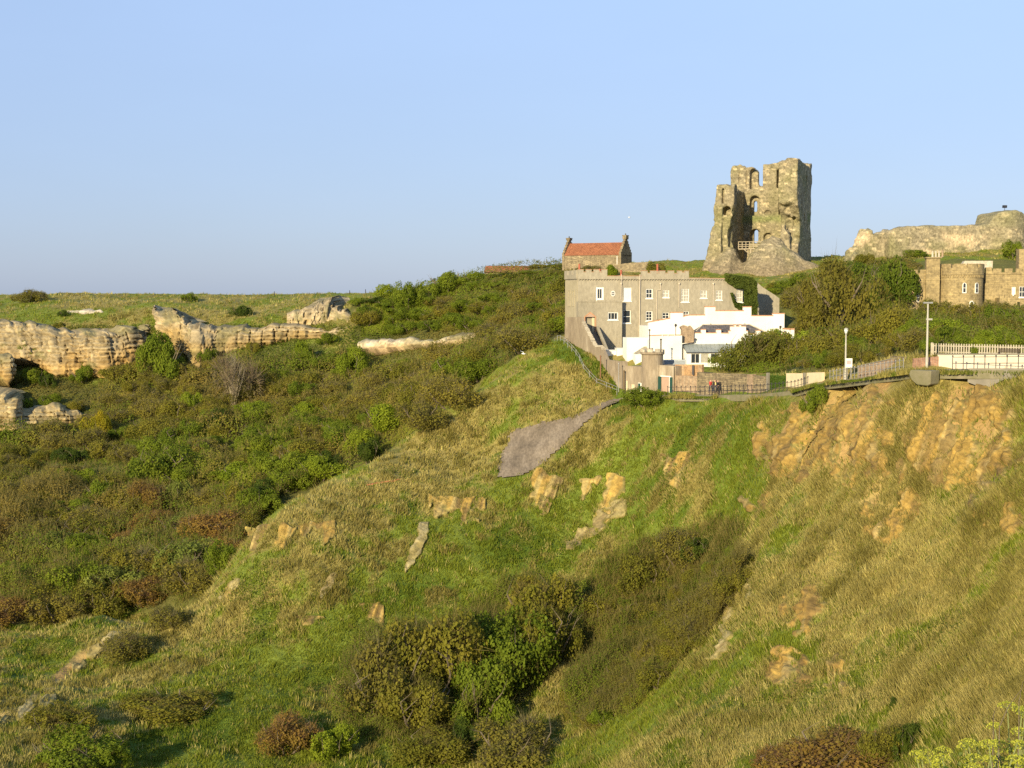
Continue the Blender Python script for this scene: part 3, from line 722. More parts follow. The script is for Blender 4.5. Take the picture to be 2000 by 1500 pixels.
# ------------------------------------------------------------------ grass
def in_frame(px, py, m=300): return (px > -m) & (px < 2000 + m) & (py < 1500 + m) & (py > 300)
_px, _py = project(TVf); _px = _px.reshape(nr, nc); _py = _py.reshape(nr, nc)
def quad_weights():
    ax, ay = _px[:-1, 1:] - _px[:-1, :-1], _py[:-1, 1:] - _py[:-1, :-1]
    bx, by = _px[1:, :-1] - _px[:-1, :-1], _py[1:, :-1] - _py[:-1, :-1]
    ar = -(ax * by - ay * bx)                             # positive where the slope faces the camera
    ok = in_frame(_px[:-1, :-1], _py[:-1, :-1]) & (TV[:-1, :-1, 1] > 9)
    return np.where(ok, ar, 0)
QW = quad_weights()
TG = TVf.reshape(nr, nc, 3)
def sample(N, w, rng):
    w = np.maximum(w, 0).ravel(); c = np.cumsum(w); c /= c[-1]
    k = np.searchsorted(c, rng.random(N)); i, j = k // (nc - 1), k % (nc - 1)
    a, b = rng.random(N)[:, None], rng.random(N)[:, None]
    return (TG[i, j] * (1 - a) + TG[i, j + 1] * a) * (1 - b) + (TG[i + 1, j] * (1 - a) + TG[i + 1, j + 1] * a) * b
def quads(cent, size, up, rng, aspect=1.0, outward=None, ow=0.0):
    """leaf-sized quads with random facing"""
    n = len(cent)
    nrm = rng.normal(size=(n, 3))
    if outward is not None: nrm = nrm / np.linalg.norm(nrm, axis=1)[:, None] + outward * ow
    nrm /= np.linalg.norm(nrm, axis=1)[:, None] + 1e-9
    t = rng.normal(size=(n, 3)); t -= nrm * (t * nrm).sum(1)[:, None]; t /= np.linalg.norm(t, axis=1)[:, None] + 1e-9
    b = np.cross(nrm, t)
    s = np.broadcast_to(np.asarray(size, float), (n,))[:, None] * 0.5
    V = np.stack([cent - t * s - b * s * aspect * 0.5, cent + t * s * 0.35 - b * s * aspect, cent + t * s + b * s * aspect * 0.4, cent - t * s * 0.3 + b * s * aspect], 1)
    return V.reshape(-1, 3), np.arange(n * 4).reshape(n, 4)
def blades(base, h, w, lean, rng):
    n = len(base); a = rng.random(n) * 2 * np.pi
    d = np.stack([np.cos(a), np.sin(a), 0 * a], -1) * w[:, None] * 0.5
    tip = base + lean * h[:, None]; tip[:, 2] += h
    base = base - np.array([0, 0, 0.06])
    V = np.stack([base - d, base + d, tip], 1)
    return V.reshape(-1, 3), np.arange(n * 3).reshape(n, 3)
def grass(name, N, K, wsel, label, seed, hs=1.0):
    rng = np.random.default_rng(seed)
    P = sample(N, wsel, rng); x, y = P[:, 0], P[:, 1]
    ok = (d_line(x, y, PL) > 1.8) & ~in_poly(x + rng.normal(size=len(x)) * 0.45, y + rng.normal(size=len(x)) * 0.45, SLAB) & ~in_poly(x, y, YARD)
    P = P[ok]; x, y = P[:, 0], P[:, 1]
    g, o, wd, far, n1, n2, n3, px, py = zones(x, y, P[:, 2])
    keep = (rng.random(len(P)) > o * 0.88) & (wd < 0.5)
    P, g, n1, n2, n3 = P[keep], g[keep], n1[keep], n2[keep], n3[keep]; n = len(P)
    e = 0.6
    gx = (h_base(P[:, 0] + e, P[:, 1]) - h_base(P[:, 0] - e, P[:, 1])) / (2 * e); gy = (h_base(P[:, 0], P[:, 1] + e) - h_base(P[:, 0], P[:, 1] - e)) / (2 * e)
    gm = np.hypot(gx, gy) + 1e-6
    tus = np.clip(0.6 + 0.8 * fbm(P[:, 0], P[:, 1], s=0.8, octv=2, seed=seed + 2), 0.15, 1.4)
    isg = rng.random(n) < 0.10 + 0.86 * sstep(0.1, 0.95, g + 0.18 * n3)
    h = np.where(isg, 0.28, 0.42) * (0.5 + 0.8 * tus) * hs
    down = np.stack([-gx / gm, -gy / gm, 0 * gx], -1) * np.where(isg, 0.3, 0.7)[:, None] * np.clip(gm, 0, 1)[:, None]
    cg = lerp(np.array([0.115, 0.16, 0.012]), np.array([0.255, 0.275, 0.028]), rng.random(n) * 0.6 + 0.4 * np.clip(0.5 + n1, 0, 1))
    cs = lerp(np.array([0.23, 0.195, 0.042]), np.array([0.54, 0.45, 0.15]), np.clip(rng.random(n) * 0.65 + 0.5 * (0.35 + 0.8 * n2 + 0.9 * n3), 0, 1))
    c = np.where(isg[:, None], cg, cs) * (0.8 + 0.4 * rng.random(n))[:, None]
    R = lambda a: np.repeat(a, K, axis=0)
    m = n * K
    B = R(P) + np.concatenate([rng.normal(size=(m, 2)) * 0.24, np.zeros((m, 1))], 1)
    B[:, 2] = B[:, 2] + (R(gx) * (B[:, 0] - R(P)[:, 0]) + R(gy) * (B[:, 1] - R(P)[:, 1]))
    ln = R(down) + np.concatenate([rng.normal(size=(m, 2)) * 0.30, np.zeros((m, 1))], 1)
    hh = R(h) * (0.6 + 0.7 * rng.random(m)); D = np.hypot(B[:, 0], B[:, 1])
    ww = np.clip(0.00075 * D, 0.012, 0.16) * (0.6 + 0.8 * rng.random(m))
    V, F = blades(B, hh, ww, ln, rng)
    cc = np.repeat(R(c) * (0.85 + 0.3 * rng.random(m))[:, None], 3, axis=0)
    o_ = link(name, np_mesh(name, V, F, np.clip(cc, 0, 1)), M_GRASS, label=label, cat="grass", kind="stuff")
M_GRASS = attr_mat("grass", 0.8, trans=0.42)
yq = TG[:-1, :-1, 1]
_pp = np.stack([_px[:-1, :-1], _py[:-1, :-1]], -1)
_woodq = in_poly(_pp[..., 0], _pp[..., 1], WOOD_POLY) & (yq > 172)
near_q = np.where((yq < 212) & ~_woodq, QW, 0)
grass("rough_grass", 112000, 9, near_q, "rough straw and green grass covering the steep near slope", 5)
grass("plateau_grass", 16000, 6, np.where((yq > 330) & ~in_poly(_pp[..., 0], _pp[..., 1], HILL_POLY) & ~_woodq, QW, 0), "short green grass on the headland above the pale cliff", 6, 1.2)
grass("lawn_grass", 9000, 6, np.where((yq > 240) & (yq < 330) & (_pp[..., 0] > 1130), QW, 0), "short green grass on the castle mound below the keep", 8, 0.7)

# ragged verge along the seaward edge of the path
rng = np.random.default_rng(12); N = 9000; i_ = rng.integers(0, len(fine) - 1, N); t_ = rng.random(N)[:, None]
c_ = fine[i_] * (1 - t_) + fine[i_ + 1] * t_; o_ = -0.15 - 0.55 * rng.random(N) ** 1.5
c_[:, :2] += nb[i_] * o_[:, None]; qx, qy = project(c_)
kp = ~(((qx > 1400) & (qx < 1545)) | ((qx > 1900) & (qx < 2000) & (rng.random(N) < .8)))
c_ = c_[kp]; c_[:, 2] += 0.35 * o_[kp] - 0.12; n = len(c_)
g_ = fbm(c_[:, 0], c_[:, 1], s=0.4, octv=2, seed=14); hv = 0.5 * np.clip(0.7 + 0.8 * g_, 0.2, 1.3) * (0.6 + 0.6 * rng.random(n))
V, F = blades(c_, hv, 0.11 * (0.6 + 0.7 * rng.random(n)), rng.normal(size=(n, 3)) * np.array([0.35, 0.35, 0]), rng)
cc = lerp(np.array([0.12, 0.16, 0.014]), np.array([0.36, 0.30, 0.085]), np.clip(0.45 + g_ + 0.25 * rng.normal(size=n), 0, 1))
link("verge_grass", np_mesh("verge_grass", V, F, np.repeat(cc, 3, axis=0)), M_GRASS, label="ragged grass verge along the edge of the cliff path", cat="grass", kind="stuff")
# ------------------------------------------------------------------ shrubs and trees: prototypes, then copies
M_LEAF = attr_mat("leaves", 0.75, trans=0.45, vary=0.14)
M_BARK = noisy("bark", [(0.3, (0.10, 0.075, 0.05)), (0.7, (0.20, 0.16, 0.11))], 4, 0.9, 4, 0.02)
M_PALEBARK = noisy("pale_bark", [(0.3, (0.22, 0.18, 0.12)), (0.7, (0.36, 0.30, 0.20))], 4, 0.9, 4, 0.02)
def crown_mesh(seed, nleaf, leaf, cA, cB, ntwig, cT, nlobe=9, flat_=0.0, tall=0.0, lean=0.0):
    rng = np.random.default_rng(seed)
    # lobes: lumps of a dome of radius 1 and height 1
    C = []; R = []
    for k in range(nlobe):
        a = rng.random() * 2 * np.pi; r = 0.74 * math.sqrt(rng.random())
        z = 0.22 + (0.50 - 0.30 * r) * rng.random() + 0.12 * (1 - r)
        C.append((r * math.cos(a), r * math.sin(a), z)); R.append(rng.uniform(0.19, 0.44))
    C.append((0, 0, 0.42)); R.append(0.42)
    C, R = np.array(C), np.array(R)
    n = int(nleaf * 1.5)
    k = rng.choice(len(C), n, p=R ** 2 / (R ** 2).sum())
    d = rng.normal(size=(n, 3)); d[:, 2] = d[:, 2] * 0.9 + 0.25; d /= np.linalg.norm(d, axis=1)[:, None]
    rr = R[k] * (0.72 + 0.36 * rng.random(n) ** 0.8) * (1 + 0.22 * fbm(d[:, 0] * 3 + k, d[:, 1] * 3, d[:, 2] * 3, s=1, octv=2, seed=seed))
    P = C[k] + d * rr[:, None] * np.array([1, 1, 0.95])
    # drop leaves buried in other lobes
    dist = np.linalg.norm(P[:, None] - C[None], axis=2) / R[None]
    keep = (dist.min(1) > 0.62) & (P[:, 2] > 0.02)
    gap = fbm(P[:, 0], P[:, 1], P[:, 2], s=3.2, octv=2, seed=seed + 4) > -0.42
    P, d = P[keep & gap][:nleaf], d[keep & gap][:nleaf]; n = len(P)
    P[:, 0] += lean * P[:, 2]
    V, F = quads(P, leaf * (0.6 + 0.8 * rng.random(n)), None, rng, 0.9, d, 1.2)
    t = np.clip(0.5 + 0.6 * fbm(P[:, 0], P[:, 1], P[:, 2], s=2.2, octv=2, seed=seed + 8) + 0.16 * rng.normal(size=n), 0, 1)
    c = lerp(np.array(cA), np.array(cB), t) * (0.9 + 0.2 * rng.random(n))[:, None]
    cc = np.repeat(c, 4, axis=0)
    if ntwig:
        kk = rng.choice(len(C), ntwig, p=R ** 2 / (R ** 2).sum())
        dd = rng.normal(size=(ntwig, 3)) * np.array([0.8, 0.8, 0.7]); dd[:, 2] += 0.55; dd /= np.linalg.norm(dd, axis=1)[:, None]
        b = C[kk] + dd * (R[kk] * 0.55)[:, None]; b[:, 2] = np.maximum(b[:, 2], 0.0)
        tip = C[kk] + (dd + rng.normal(size=dd.shape) * 0.18) * (R[kk] * (0.95 + 0.33 * rng.random(ntwig) + 0.3 * (rng.random(ntwig) < 0.12)))[:, None]
        b[:, 0] += lean * b[:, 2]; tip[:, 0] += lean * tip[:, 2]
        sd = np.cross(tip - b, rng.normal(size=dd.shape)); sd /= np.linalg.norm(sd, axis=1)[:, None] + 1e-9
        w = leaf * 0.13
        TVx = np.stack([b - sd * w, b + sd * w, tip], 1).reshape(-1, 3)
        nb_ = len(V); V = np.concatenate([V, TVx])
        tw = np.array(cT) * (0.7 + 0.6 * rng.random(ntwig))[:, None]
        cc = np.concatenate([cc, np.repeat(tw, 3, axis=0)])
        faces = [tuple(f) for f in F.tolist()] + [(nb_ + 3 * i, nb_ + 3 * i + 1, nb_ + 3 * i + 2) for i in range(ntwig)]
    else: faces = F
    return V, faces, np.clip(cc, 0, 1)
def limbs_mesh(seed, n=5, r=0.045, reach=0.75, zt=0.75, trunk=0.0, lean=0.0, spread=1.0):
    rg = random.Random(seed); mb = MB()
    if trunk: mb.tube((0, 0, -0.15), (0.02, 0.01, trunk), r * 1.5, r * 1.1, 7)
    for k in range(n):
        a = 2 * math.pi * (k + rg.random()) / n
        p = Vector((0.04 * math.cos(a), 0.04 * math.sin(a), trunk - 0.1 if not trunk else trunk - 0.03)); rr = r
        for s in range(4):
            q = p + Vector((math.cos(a) * reach / 4 * spread * rg.uniform(0.6, 1.2) + lean * 0.25, math.sin(a) * reach / 4 * spread * rg.uniform(0.6, 1.2), (zt - trunk) / 4 * rg.uniform(0.8, 1.25)))
            mb.tube(p, q, rr, rr * 0.7, 5)
            if s > 0:
                e = q + Vector((rg.uniform(-.25, .25), rg.uniform(-.25, .25), rg.uniform(0.1, .3)))
                mb.tube(q, e, rr * 0.5, rr * 0.12, 4)
            p, rr = q, rr * 0.7
            a += rg.uniform(-0.5, 0.5)
    return mb
PROTO = {}
LK = np.array([1.32, 1.22, 0.78])
def proto(key, cname, nleaf, leaf, cA, cB, ntwig=0, cT=(0.15, 0.11, 0.06), seeds=(1, 2), bark=None, trunk=0.0, lean=0.0, nlobe=9, tname="branches"):
    L = []
    for s in seeds:
        V, F, c = crown_mesh(s * 17 + len(PROTO) * 101, nleaf, leaf, np.array(cA) * LK, np.array(cB) * LK, ntwig, cT, nlobe, lean=lean)
        me = np_mesh("crown", V, F, c); me.materials.append(M_LEAF)
        mb = limbs_mesh(s + len(PROTO) * 7, trunk=trunk, lean=lean)
        mt = np_mesh(tname, np.array(mb.V), mb.F); mt.materials.append(bark or M_BARK)
        L.append((me, mt))
    PROTO[key] = (cname, L, tname)
TW = (0.21, 0.175, 0.052)
proto("olive", "thicket", 7800, 0.045, (0.125, 0.135, 0.022), (0.19, 0.18, 0.036), 1300, TW, (1, 2, 3))
proto("brown", "thicket", 5700, 0.045, (0.165, 0.15, 0.038), (0.175, 0.17, 0.04), 2000, (0.22, 0.185, 0.08), (1, 2, 3))
proto("green", "bush", 9000, 0.045, (0.095, 0.14, 0.016), (0.155, 0.205, 0.026), 200, TW, seeds=(1, 2, 3))
proto("bright", "bush", 9000, 0.045, (0.135, 0.19, 0.018), (0.20, 0.255, 0.03), 0)
proto("dark", "bush", 9000, 0.045, (0.040, 0.068, 0.014), (0.075, 0.11, 0.02), 0)
proto("russet", "thicket", 5400, 0.045, (0.20, 0.125, 0.042), (0.175, 0.14, 0.04), 2000, (0.25, 0.15, 0.075))
proto("grey", "bush", 8400, 0.045, (0.125, 0.165, 0.045), (0.19, 0.225, 0.065), 300)
proto("yellow", "bush", 8400, 0.045, (0.33, 0.275, 0.022), (0.22, 0.225, 0.022), 300)
proto("treegreen", "tree", 8000, 0.048, (0.06, 0.10, 0.014), (0.125, 0.165, 0.022), 300, trunk=0.3, nlobe=13, tname="trunk")
proto("treebrown", "tree", 6500, 0.046, (0.12, 0.12, 0.026), (0.165, 0.15, 0.036), 1400, TW, trunk=0.3, nlobe=13, tname="trunk")
proto("windswept", "bush", 7000, 0.046, (0.085, 0.105, 0.02), (0.145, 0.155, 0.032), 1200, TW, lean=0.45, nlobe=12)
# bare fan tree
mb = MB(); rg = random.Random(4)
for k in range(60):
    a = rg.uniform(-1.05, 1.05); b_ = rg.uniform(-0.5, 0.5); p = Vector((0.04 * a, 0.04 * b_, -0.05)); d = Vector((math.sin(a) * 0.62, math.sin(b_) * 0.5, math.cos(a))); r = rg.uniform(0.006, 0.011)
    L_ = rg.uniform(0.75, 1.05)
    for s in range(5):
        q = p + d * L_ / 5; mb.tube(p, q, r, r * 0.75, 4)
        if s >= 2:
            for _ in range(3):
                e = q + d * rg.uniform(0.08, 0.2) + Vector((rg.uniform(-.09, .09), rg.uniform(-.09, .09), rg.uniform(-0.02, .08))); mb.tube(q, e, r * 0.45, r * 0.1, 3)
        p = q; r *= 0.75; d = (d + Vector((rg.uniform(-.08, .08), rg.uniform(-.08, .08), 0.06))).normalized()
_m = np_mesh("branches", np.array(mb.V), mb.F); _m.materials.append(M_PALEBARK)
_V, _F, _c = crown_mesh(991, 500, 0.05, (0.12, 0.10, 0.04), (0.16, 0.14, 0.06), 1400, (0.22, 0.17, 0.10), 8)
_me = np_mesh("crown", _V, _F, _c); _me.materials.append(M_LEAF)
PROTO["fan"] = ("tree", [(_me, _m)], "branches")
_cnt = {}
def plant(key, x, y, z, rx, ry, h, label, group=None, rot=None, cat=None, name=None, bare=False):
    cname, L, tname = PROTO[key]
    i = _cnt.get(key, 0); _cnt[key] = i + 1
    me, mt = L[i % len(L)]
    root = empty(name or cname, (x, y, z), label, cat or cname, group)
    root.rotation_euler = (0, 0, random.uniform(0, 6.28) if rot is None else rot)
    root.scale = (rx, ry, h)
    if not bare: link("crown", me, None, root)
    link(tname, mt, None, root)
    return root
def ground_hit(px, py, d0=9.0, d1=420.0):
    d = np.concatenate([np.arange(d0, 100, 0.5), np.arange(max(100, d0), d1, 0.8)]); d = d[d >= d0]
    Q = ray(px, py)[None] * (d / ray(px, py)[1])[:, None]
    k = np.where((h_base(Q[:, 0], Q[:, 1]) if d1 > 260 and d0 >= 170 else np.where(d < 58, -1e3, h_fast(Q[:, 0], Q[:, 1]))) >= Q[:, 2])[0]
    i = k[0] if len(k) else len(d) - 1
    return Q[i]
def plant_px(key, px, py, wpx, hpx, label, group=None, D=None, rot=None, dmin=9.0, **kw):
    """px, py: middle of its foot in the photograph, w and h its size there"""
    p = W(px, py, D) if D else ground_hit(px, py, dmin)
    r = wpx / 2 * p[1] / F_PX; h = hpx * p[1] / F_PX
    z = terr(p[0], p[1]) if D else p[2]
    if D: h = max(0.8, p[2] + h - z)
    return plant(key, p[0], p[1], z - 0.25, r, r * 0.9, h + 0.25, label, group, rot, **kw)
# --- singled-out plants of the wooded valley
V = 172
for a in [
 ("fan", 455, 792, 125, 105, "leafless pale fan-shaped tree standing below the limestone cliff"),
 ("yellow", 190, 862, 62, 60, "yellow-green small tree at the foot of the lower left cliff"),
 ("green", 320, 745, 110, 95, "rounded green ivy mound filling the notch between the two cliffs"),
 ("bright", 692, 738, 70, 58, "bright green round tree standing under the thin ledge of pale rock"),
 ("bright", 375, 815, 52, 52, "small bright green tree beside the leafless pale fan-shaped tree"),
 ("bright", 590, 715, 50, 46, "bright green tree near the foot of the right limestone cliff"),
 ("treegreen", 320, 955, 150, 85, "broad dark green tree in the middle of the valley wood"),
 ("green", 372, 960, 50, 55, "mid green bush tucked against the broad dark green tree"),
 ("dark", 722, 905, 70, 46, "dark evergreen bush just behind the grassy spur's crest"),
 ("dark", 640, 925, 60, 50, "dark evergreen bush lower down behind the grassy spur's crest"),
 ("russet", 285, 1015, 100, 75, "rust-red leafless thicket beside the small road in the valley"),
 ("grey", 345, 1000, 60, 66, "grey-green willow bush beside the rust-red thicket"),
 ("grey", 225, 1030, 80, 36, "low grey-green bush dotted with pale blossom in the valley"),
 ("olive", 470, 1010, 110, 70, "yellowish olive bush between the small road and the grassy spur"),
 ("green", 440, 1130, 90, 80, "green bush right against the foot of the sandy spur end"),
 ("russet", 430, 1075, 60, 50, "red-brown twiggy bush above the green bush at the spur's foot"),
 ("dark", 20, 1050, 60, 46, "dark bush at the photo's left edge beside the strip of green turf"),
 ("green", 60, 712, 66, 44, "green bush growing on a ledge of the left limestone cliff"),
 ("brown", 55, 590, 74, 24, "brown windswept bush on the skyline above the left cliff"),
 ("green", 370, 588, 36, 18, "small green bush on the skyline right of the cliff notch"),
 ("dark", 470, 620, 46, 26, "dark low bush on the grass slope above the right cliff"),
 ("green", 70, 750, 56, 34, "green bush at the foot of the ochre rock step on the left"),
 ("dark", 95, 758, 44, 26, "dark bush on the ledge between the two left cliff steps"),
 ("green", 160, 745, 60, 30, "low green bush spreading along the foot of the left limestone cliff"),
]:
    plant_px(a[0], a[1], a[2], a[3], a[4], a[5], dmin=V)
for a in [("olive", 28, 752, 46, 20, "olive bush just below the small ochre bluff at the photo's left edge"), ("green", 100, 792, 56, 26, "green bush on top of the lower left cliff's right half"), ("olive", 150, 806, 46, 24, "olive bush at the right end of the lower left cliff"), ("green", 52, 800, 26, 24, "narrow green bush in a cleft of the lower left cliff"),
 ("olive", 118, 846, 60, 26, "olive bush at the foot of the lower left cliff"), ("green", 28, 872, 76, 30, "green bush below the lower left cliff at the photo's edge")]:
    plant_px(a[0], a[1], a[2], a[3], a[4], a[5], dmin=V)
for a in [("green", 170, 728, 40, 26, "small green bush on the face of the left limestone cliff"), ("olive", 262, 735, 50, 30, "olive bush at the right end of the left limestone cliff"), ("green", 405, 712, 44, 34, "green bush at the foot of the right cliff's tallest part"), ("olive", 498, 690, 40, 22, "small olive bush under the middle of the right cliff"),
 ("green", 640, 672, 50, 22, "green bush under the thin end of the right cliff"), ("olive", 120, 640, 30, 12, "tiny olive bush on the lip of the left limestone cliff"), ("green", 20, 640, 40, 16, "small green bush on the cliff lip at the photo's left edge"), ("dark", 125, 620, 30, 16, "dark little bush beside the isolated pale rock patch")]:
    plant_px(a[0], a[1], a[2], a[3], a[4], a[5], dmin=V)
# --- the rest of the wood
NOLEDGE = np.array([(685, 660), (880, 648), (1000, 645), (1000, 690), (880, 700), (690, 712)], float)
NOBUSH = np.array([(-80, 600), (705, 560), (705, 690), (420, 722), (390, 735), (270, 728), (215, 745), (180, 790), (170, 850), (-80, 865)], float)
def scatter(poly, n, mind, dmin, dmax, pick, groups, rs, hs, seed):
    rng = np.random.default_rng(seed); got = []
    pxs = rng.uniform(poly[:, 0].min(), poly[:, 0].max(), 30000); pys = rng.uniform(poly[:, 1].min(), poly[:, 1].max(), 30000)
    ok = in_poly(pxs, pys, poly) & (pxs > -40) & (pxs < 2040)
    pxs, pys = pxs[ok], pys[ok]
    P = sample(6000, np.where((yq > dmin) & (yq < dmax), QW, 0), rng)
    qx, qy = project(P); P = P[in_poly(qx, qy, poly) & (qx > -40) & (qx < 2040)]
    for p in P:
        if len(got) >= n: break
        if p[1] > 285 and (in_poly(*[np.array([q_]) for q_ in project(p)], NOBUSH)[0] or in_poly(*[np.array([q_]) for q_ in project(p)], NOLEDGE)[0]): continue
        if any((p[0] - q[0]) ** 2 + (p[1] - q[1]) ** 2 < mind ** 2 for q in got): continue
        got.append(p)
        k = pick(p, rng)
        r = rng.uniform(*rs); h = r * rng.uniform(*hs)
        if poly is HILL_POLY: h *= 0.42 + 0.58 * float(sstep(565, 625, project(p)[1]))
        plant(k, p[0], p[1], p[2] - 0.3, r, r * rng.uniform(0.85, 1.1), h, *groups[k])
    return got
def pick_wood(p, rng):
    px, py = project(p)
    n_ = fbm(p[0:1], p[1:2], s=0.035, octv=2, seed=91)[0] + rng.normal() * 0.22
    low = sstep(900, 1080, py)
    if low > 0.5:
        return rng.choice(["olive", "green", "grey", "brown", "russet", "bright"], p=[0.32, 0.28, 0.12, 0.16, 0.09, 0.03])
    if n_ > 0.32: return rng.choice(["green", "bright", "olive"], p=[0.55, 0.2, 0.25])
    if n_ < -0.3: return rng.choice(["brown", "olive"], p=[0.7, 0.3])
    return rng.choice(["olive", "brown", "green", "dark"], p=[0.45, 0.28, 0.22, 0.05])
def grp(place, gname):
    d = {"olive": "olive half-leafed thicket", "brown": "brown twiggy thicket", "green": "mid green leafy bush", "bright": "bright green leafy bush", "dark": "dark green bush", "russet": "rust-brown twiggy thicket", "grey": "grey-green leafy bush", "yellow": "yellow-green bush", "treegreen": "green tree", "treebrown": "brown half-leafed tree", "windswept": "dark windswept bush"}
    return {k: (f"{v} {place}", f"{v}s {gname}") for k, v in d.items()}
scatter(WOOD_POLY, 215, 4.1, V, 330, pick_wood, grp("in the wooded valley below the limestone cliffs", "in the wooded valley"), (3.0, 5.6), (0.75, 1.05), 3)
def pick_hill(p, rng): return rng.choice(["green", "olive", "bright", "brown", "dark"], p=[0.58, 0.22, 0.12, 0.05, 0.03])
scatter(HILL_POLY, 85, 3.8, 240, 350, pick_hill, grp("on the leafy bank left of the grey castellated house", "on the leafy bank beside the grey house"), (3.2, 5.0), (0.6, 0.85), 4)
plant_px("bright", 752, 577, 66, 20, "pale yellow-green clipped hedge on the skyline beyond the cliffs", D=345, cat="hedge")
for px, w_ in ((800, 70), (870, 80), (930, 90)):
    plant_px("green", px, 580 - (px - 800) * 0.12, w_, 34 - (870 == px) * -6, {800: "green clipped bush on the skyline beside the pale hedge", 870: "tall rounded green bush on the skyline left of the low red roof", 930: "green bush on the skyline just below the low red roof"}[px], D=332)
# --- gully and foreground shrubs of the near slope
for a in [
 ("olive", 1045, 1240, 150, 105, "olive shrub topping the clump in the middle of the gully"),
 ("green", 985, 1330, 190, 130, "large leafy green shrub in the middle of the gully clump"),
 ("olive", 1070, 1300, 130, 120, "leafy olive shrub at the right end of the gully clump"),
 ("olive", 870, 1350, 210, 140, "broad olive shrub on the left of the large leafy green shrub"),
 ("brown", 740, 1395, 190, 130, "brown twiggy shrub at the left end of the gully clump"),
 ("green", 935, 1405, 150, 100, "fresh green shrub at the foot of the gully clump"),
 ("olive", 820, 1420, 160, 90, "olive green shrub at the foot of the brown and olive gully shrubs"),
 ("olive", 1180, 1215, 110, 50, "low olive shrub on the gully bank below the sandstone outcrops"),
 ("olive", 1260, 1150, 120, 62, "olive shrub halfway up the gully's left side"),
 ("brown", 1330, 1100, 110, 58, "brown shrub near the upper end of the gully"),
 ("dark", 1370, 1085, 80, 44, "dark shrub at the very top of the shrubby gully"),
 ("russet", 560, 1465, 130, 62, "rust-tinged round shrub at the bottom left of the gully"),
 ("bright", 650, 1475, 100, 56, "bright green shrub beside the rust-tinged round shrub at the bottom"),
 ("brown", 1010, 1490, 190, 80, "brownish round shrub at the photo's bottom edge"),
 ("olive", 850, 1490, 150, 60, "olive low shrub at the bottom edge left of the brownish round shrub"),
 ("dark", 910, 1480, 70, 66, "dark shrub squeezed between two round shrubs at the bottom"),
 ("green", 160, 1500, 190, 70, "dark green spreading shrub in the bottom left corner"),
 ("olive", 110, 1425, 150, 44, "low olive shrub on the mound at the lower left"),
 ("brown", 250, 1280, 120, 44, "brown windswept shrub beside the bare sandy streak at the left"),
 ("brown", 330, 1222, 90, 36, "brown low shrub where the spur's end meets the wood"),
 ("russet", 1640, 1504, 260, 74, "large rust-coloured twiggy shrub at the bottom right of the slope"),
 ("russet", 1545, 1512, 150, 50, "lower rust-brown twiggy shrub left of the large rust-coloured one"),
 ("olive", 1725, 1492, 100, 70, "olive yellow shrub beside the large rust-coloured shrub"),
 ("dark", 1760, 1470, 70, 60, "small dark green shrub right of the large rust-coloured shrub"),
 ("green", 1265, 790, 90, 34, "green bush below the dark green garage doors"),
 ("green", 1590, 800, 60, 44, "small dark green bush clinging to the top of the ochre slope"),
 ("olive", 345, 1395, 200, 40, "low olive scrub patch on the lower left grass slope"),
]:
    plant_px(a[0], a[1], a[2] + 4, a[3] * 1.22, a[4] * 1.18, a[5], D=None, dmin=40)
GUL = np.array([(1120, 1440), (1090, 1390), (1180, 1280), (1290, 1180), (1440, 1065), (1462, 1110), (1400, 1230), (1330, 1300), (1230, 1400)], float)
def pick_g(p, rng): return rng.choice(["olive", "brown", "green"], p=[0.5, 0.35, 0.15])
scatter(GUL, 74, 1.7, 90, 160, pick_g, grp("in the low scrub lining the gully", "in the low scrub of the gully"), (1.3, 2.5), (0.75, 1.1), 9)
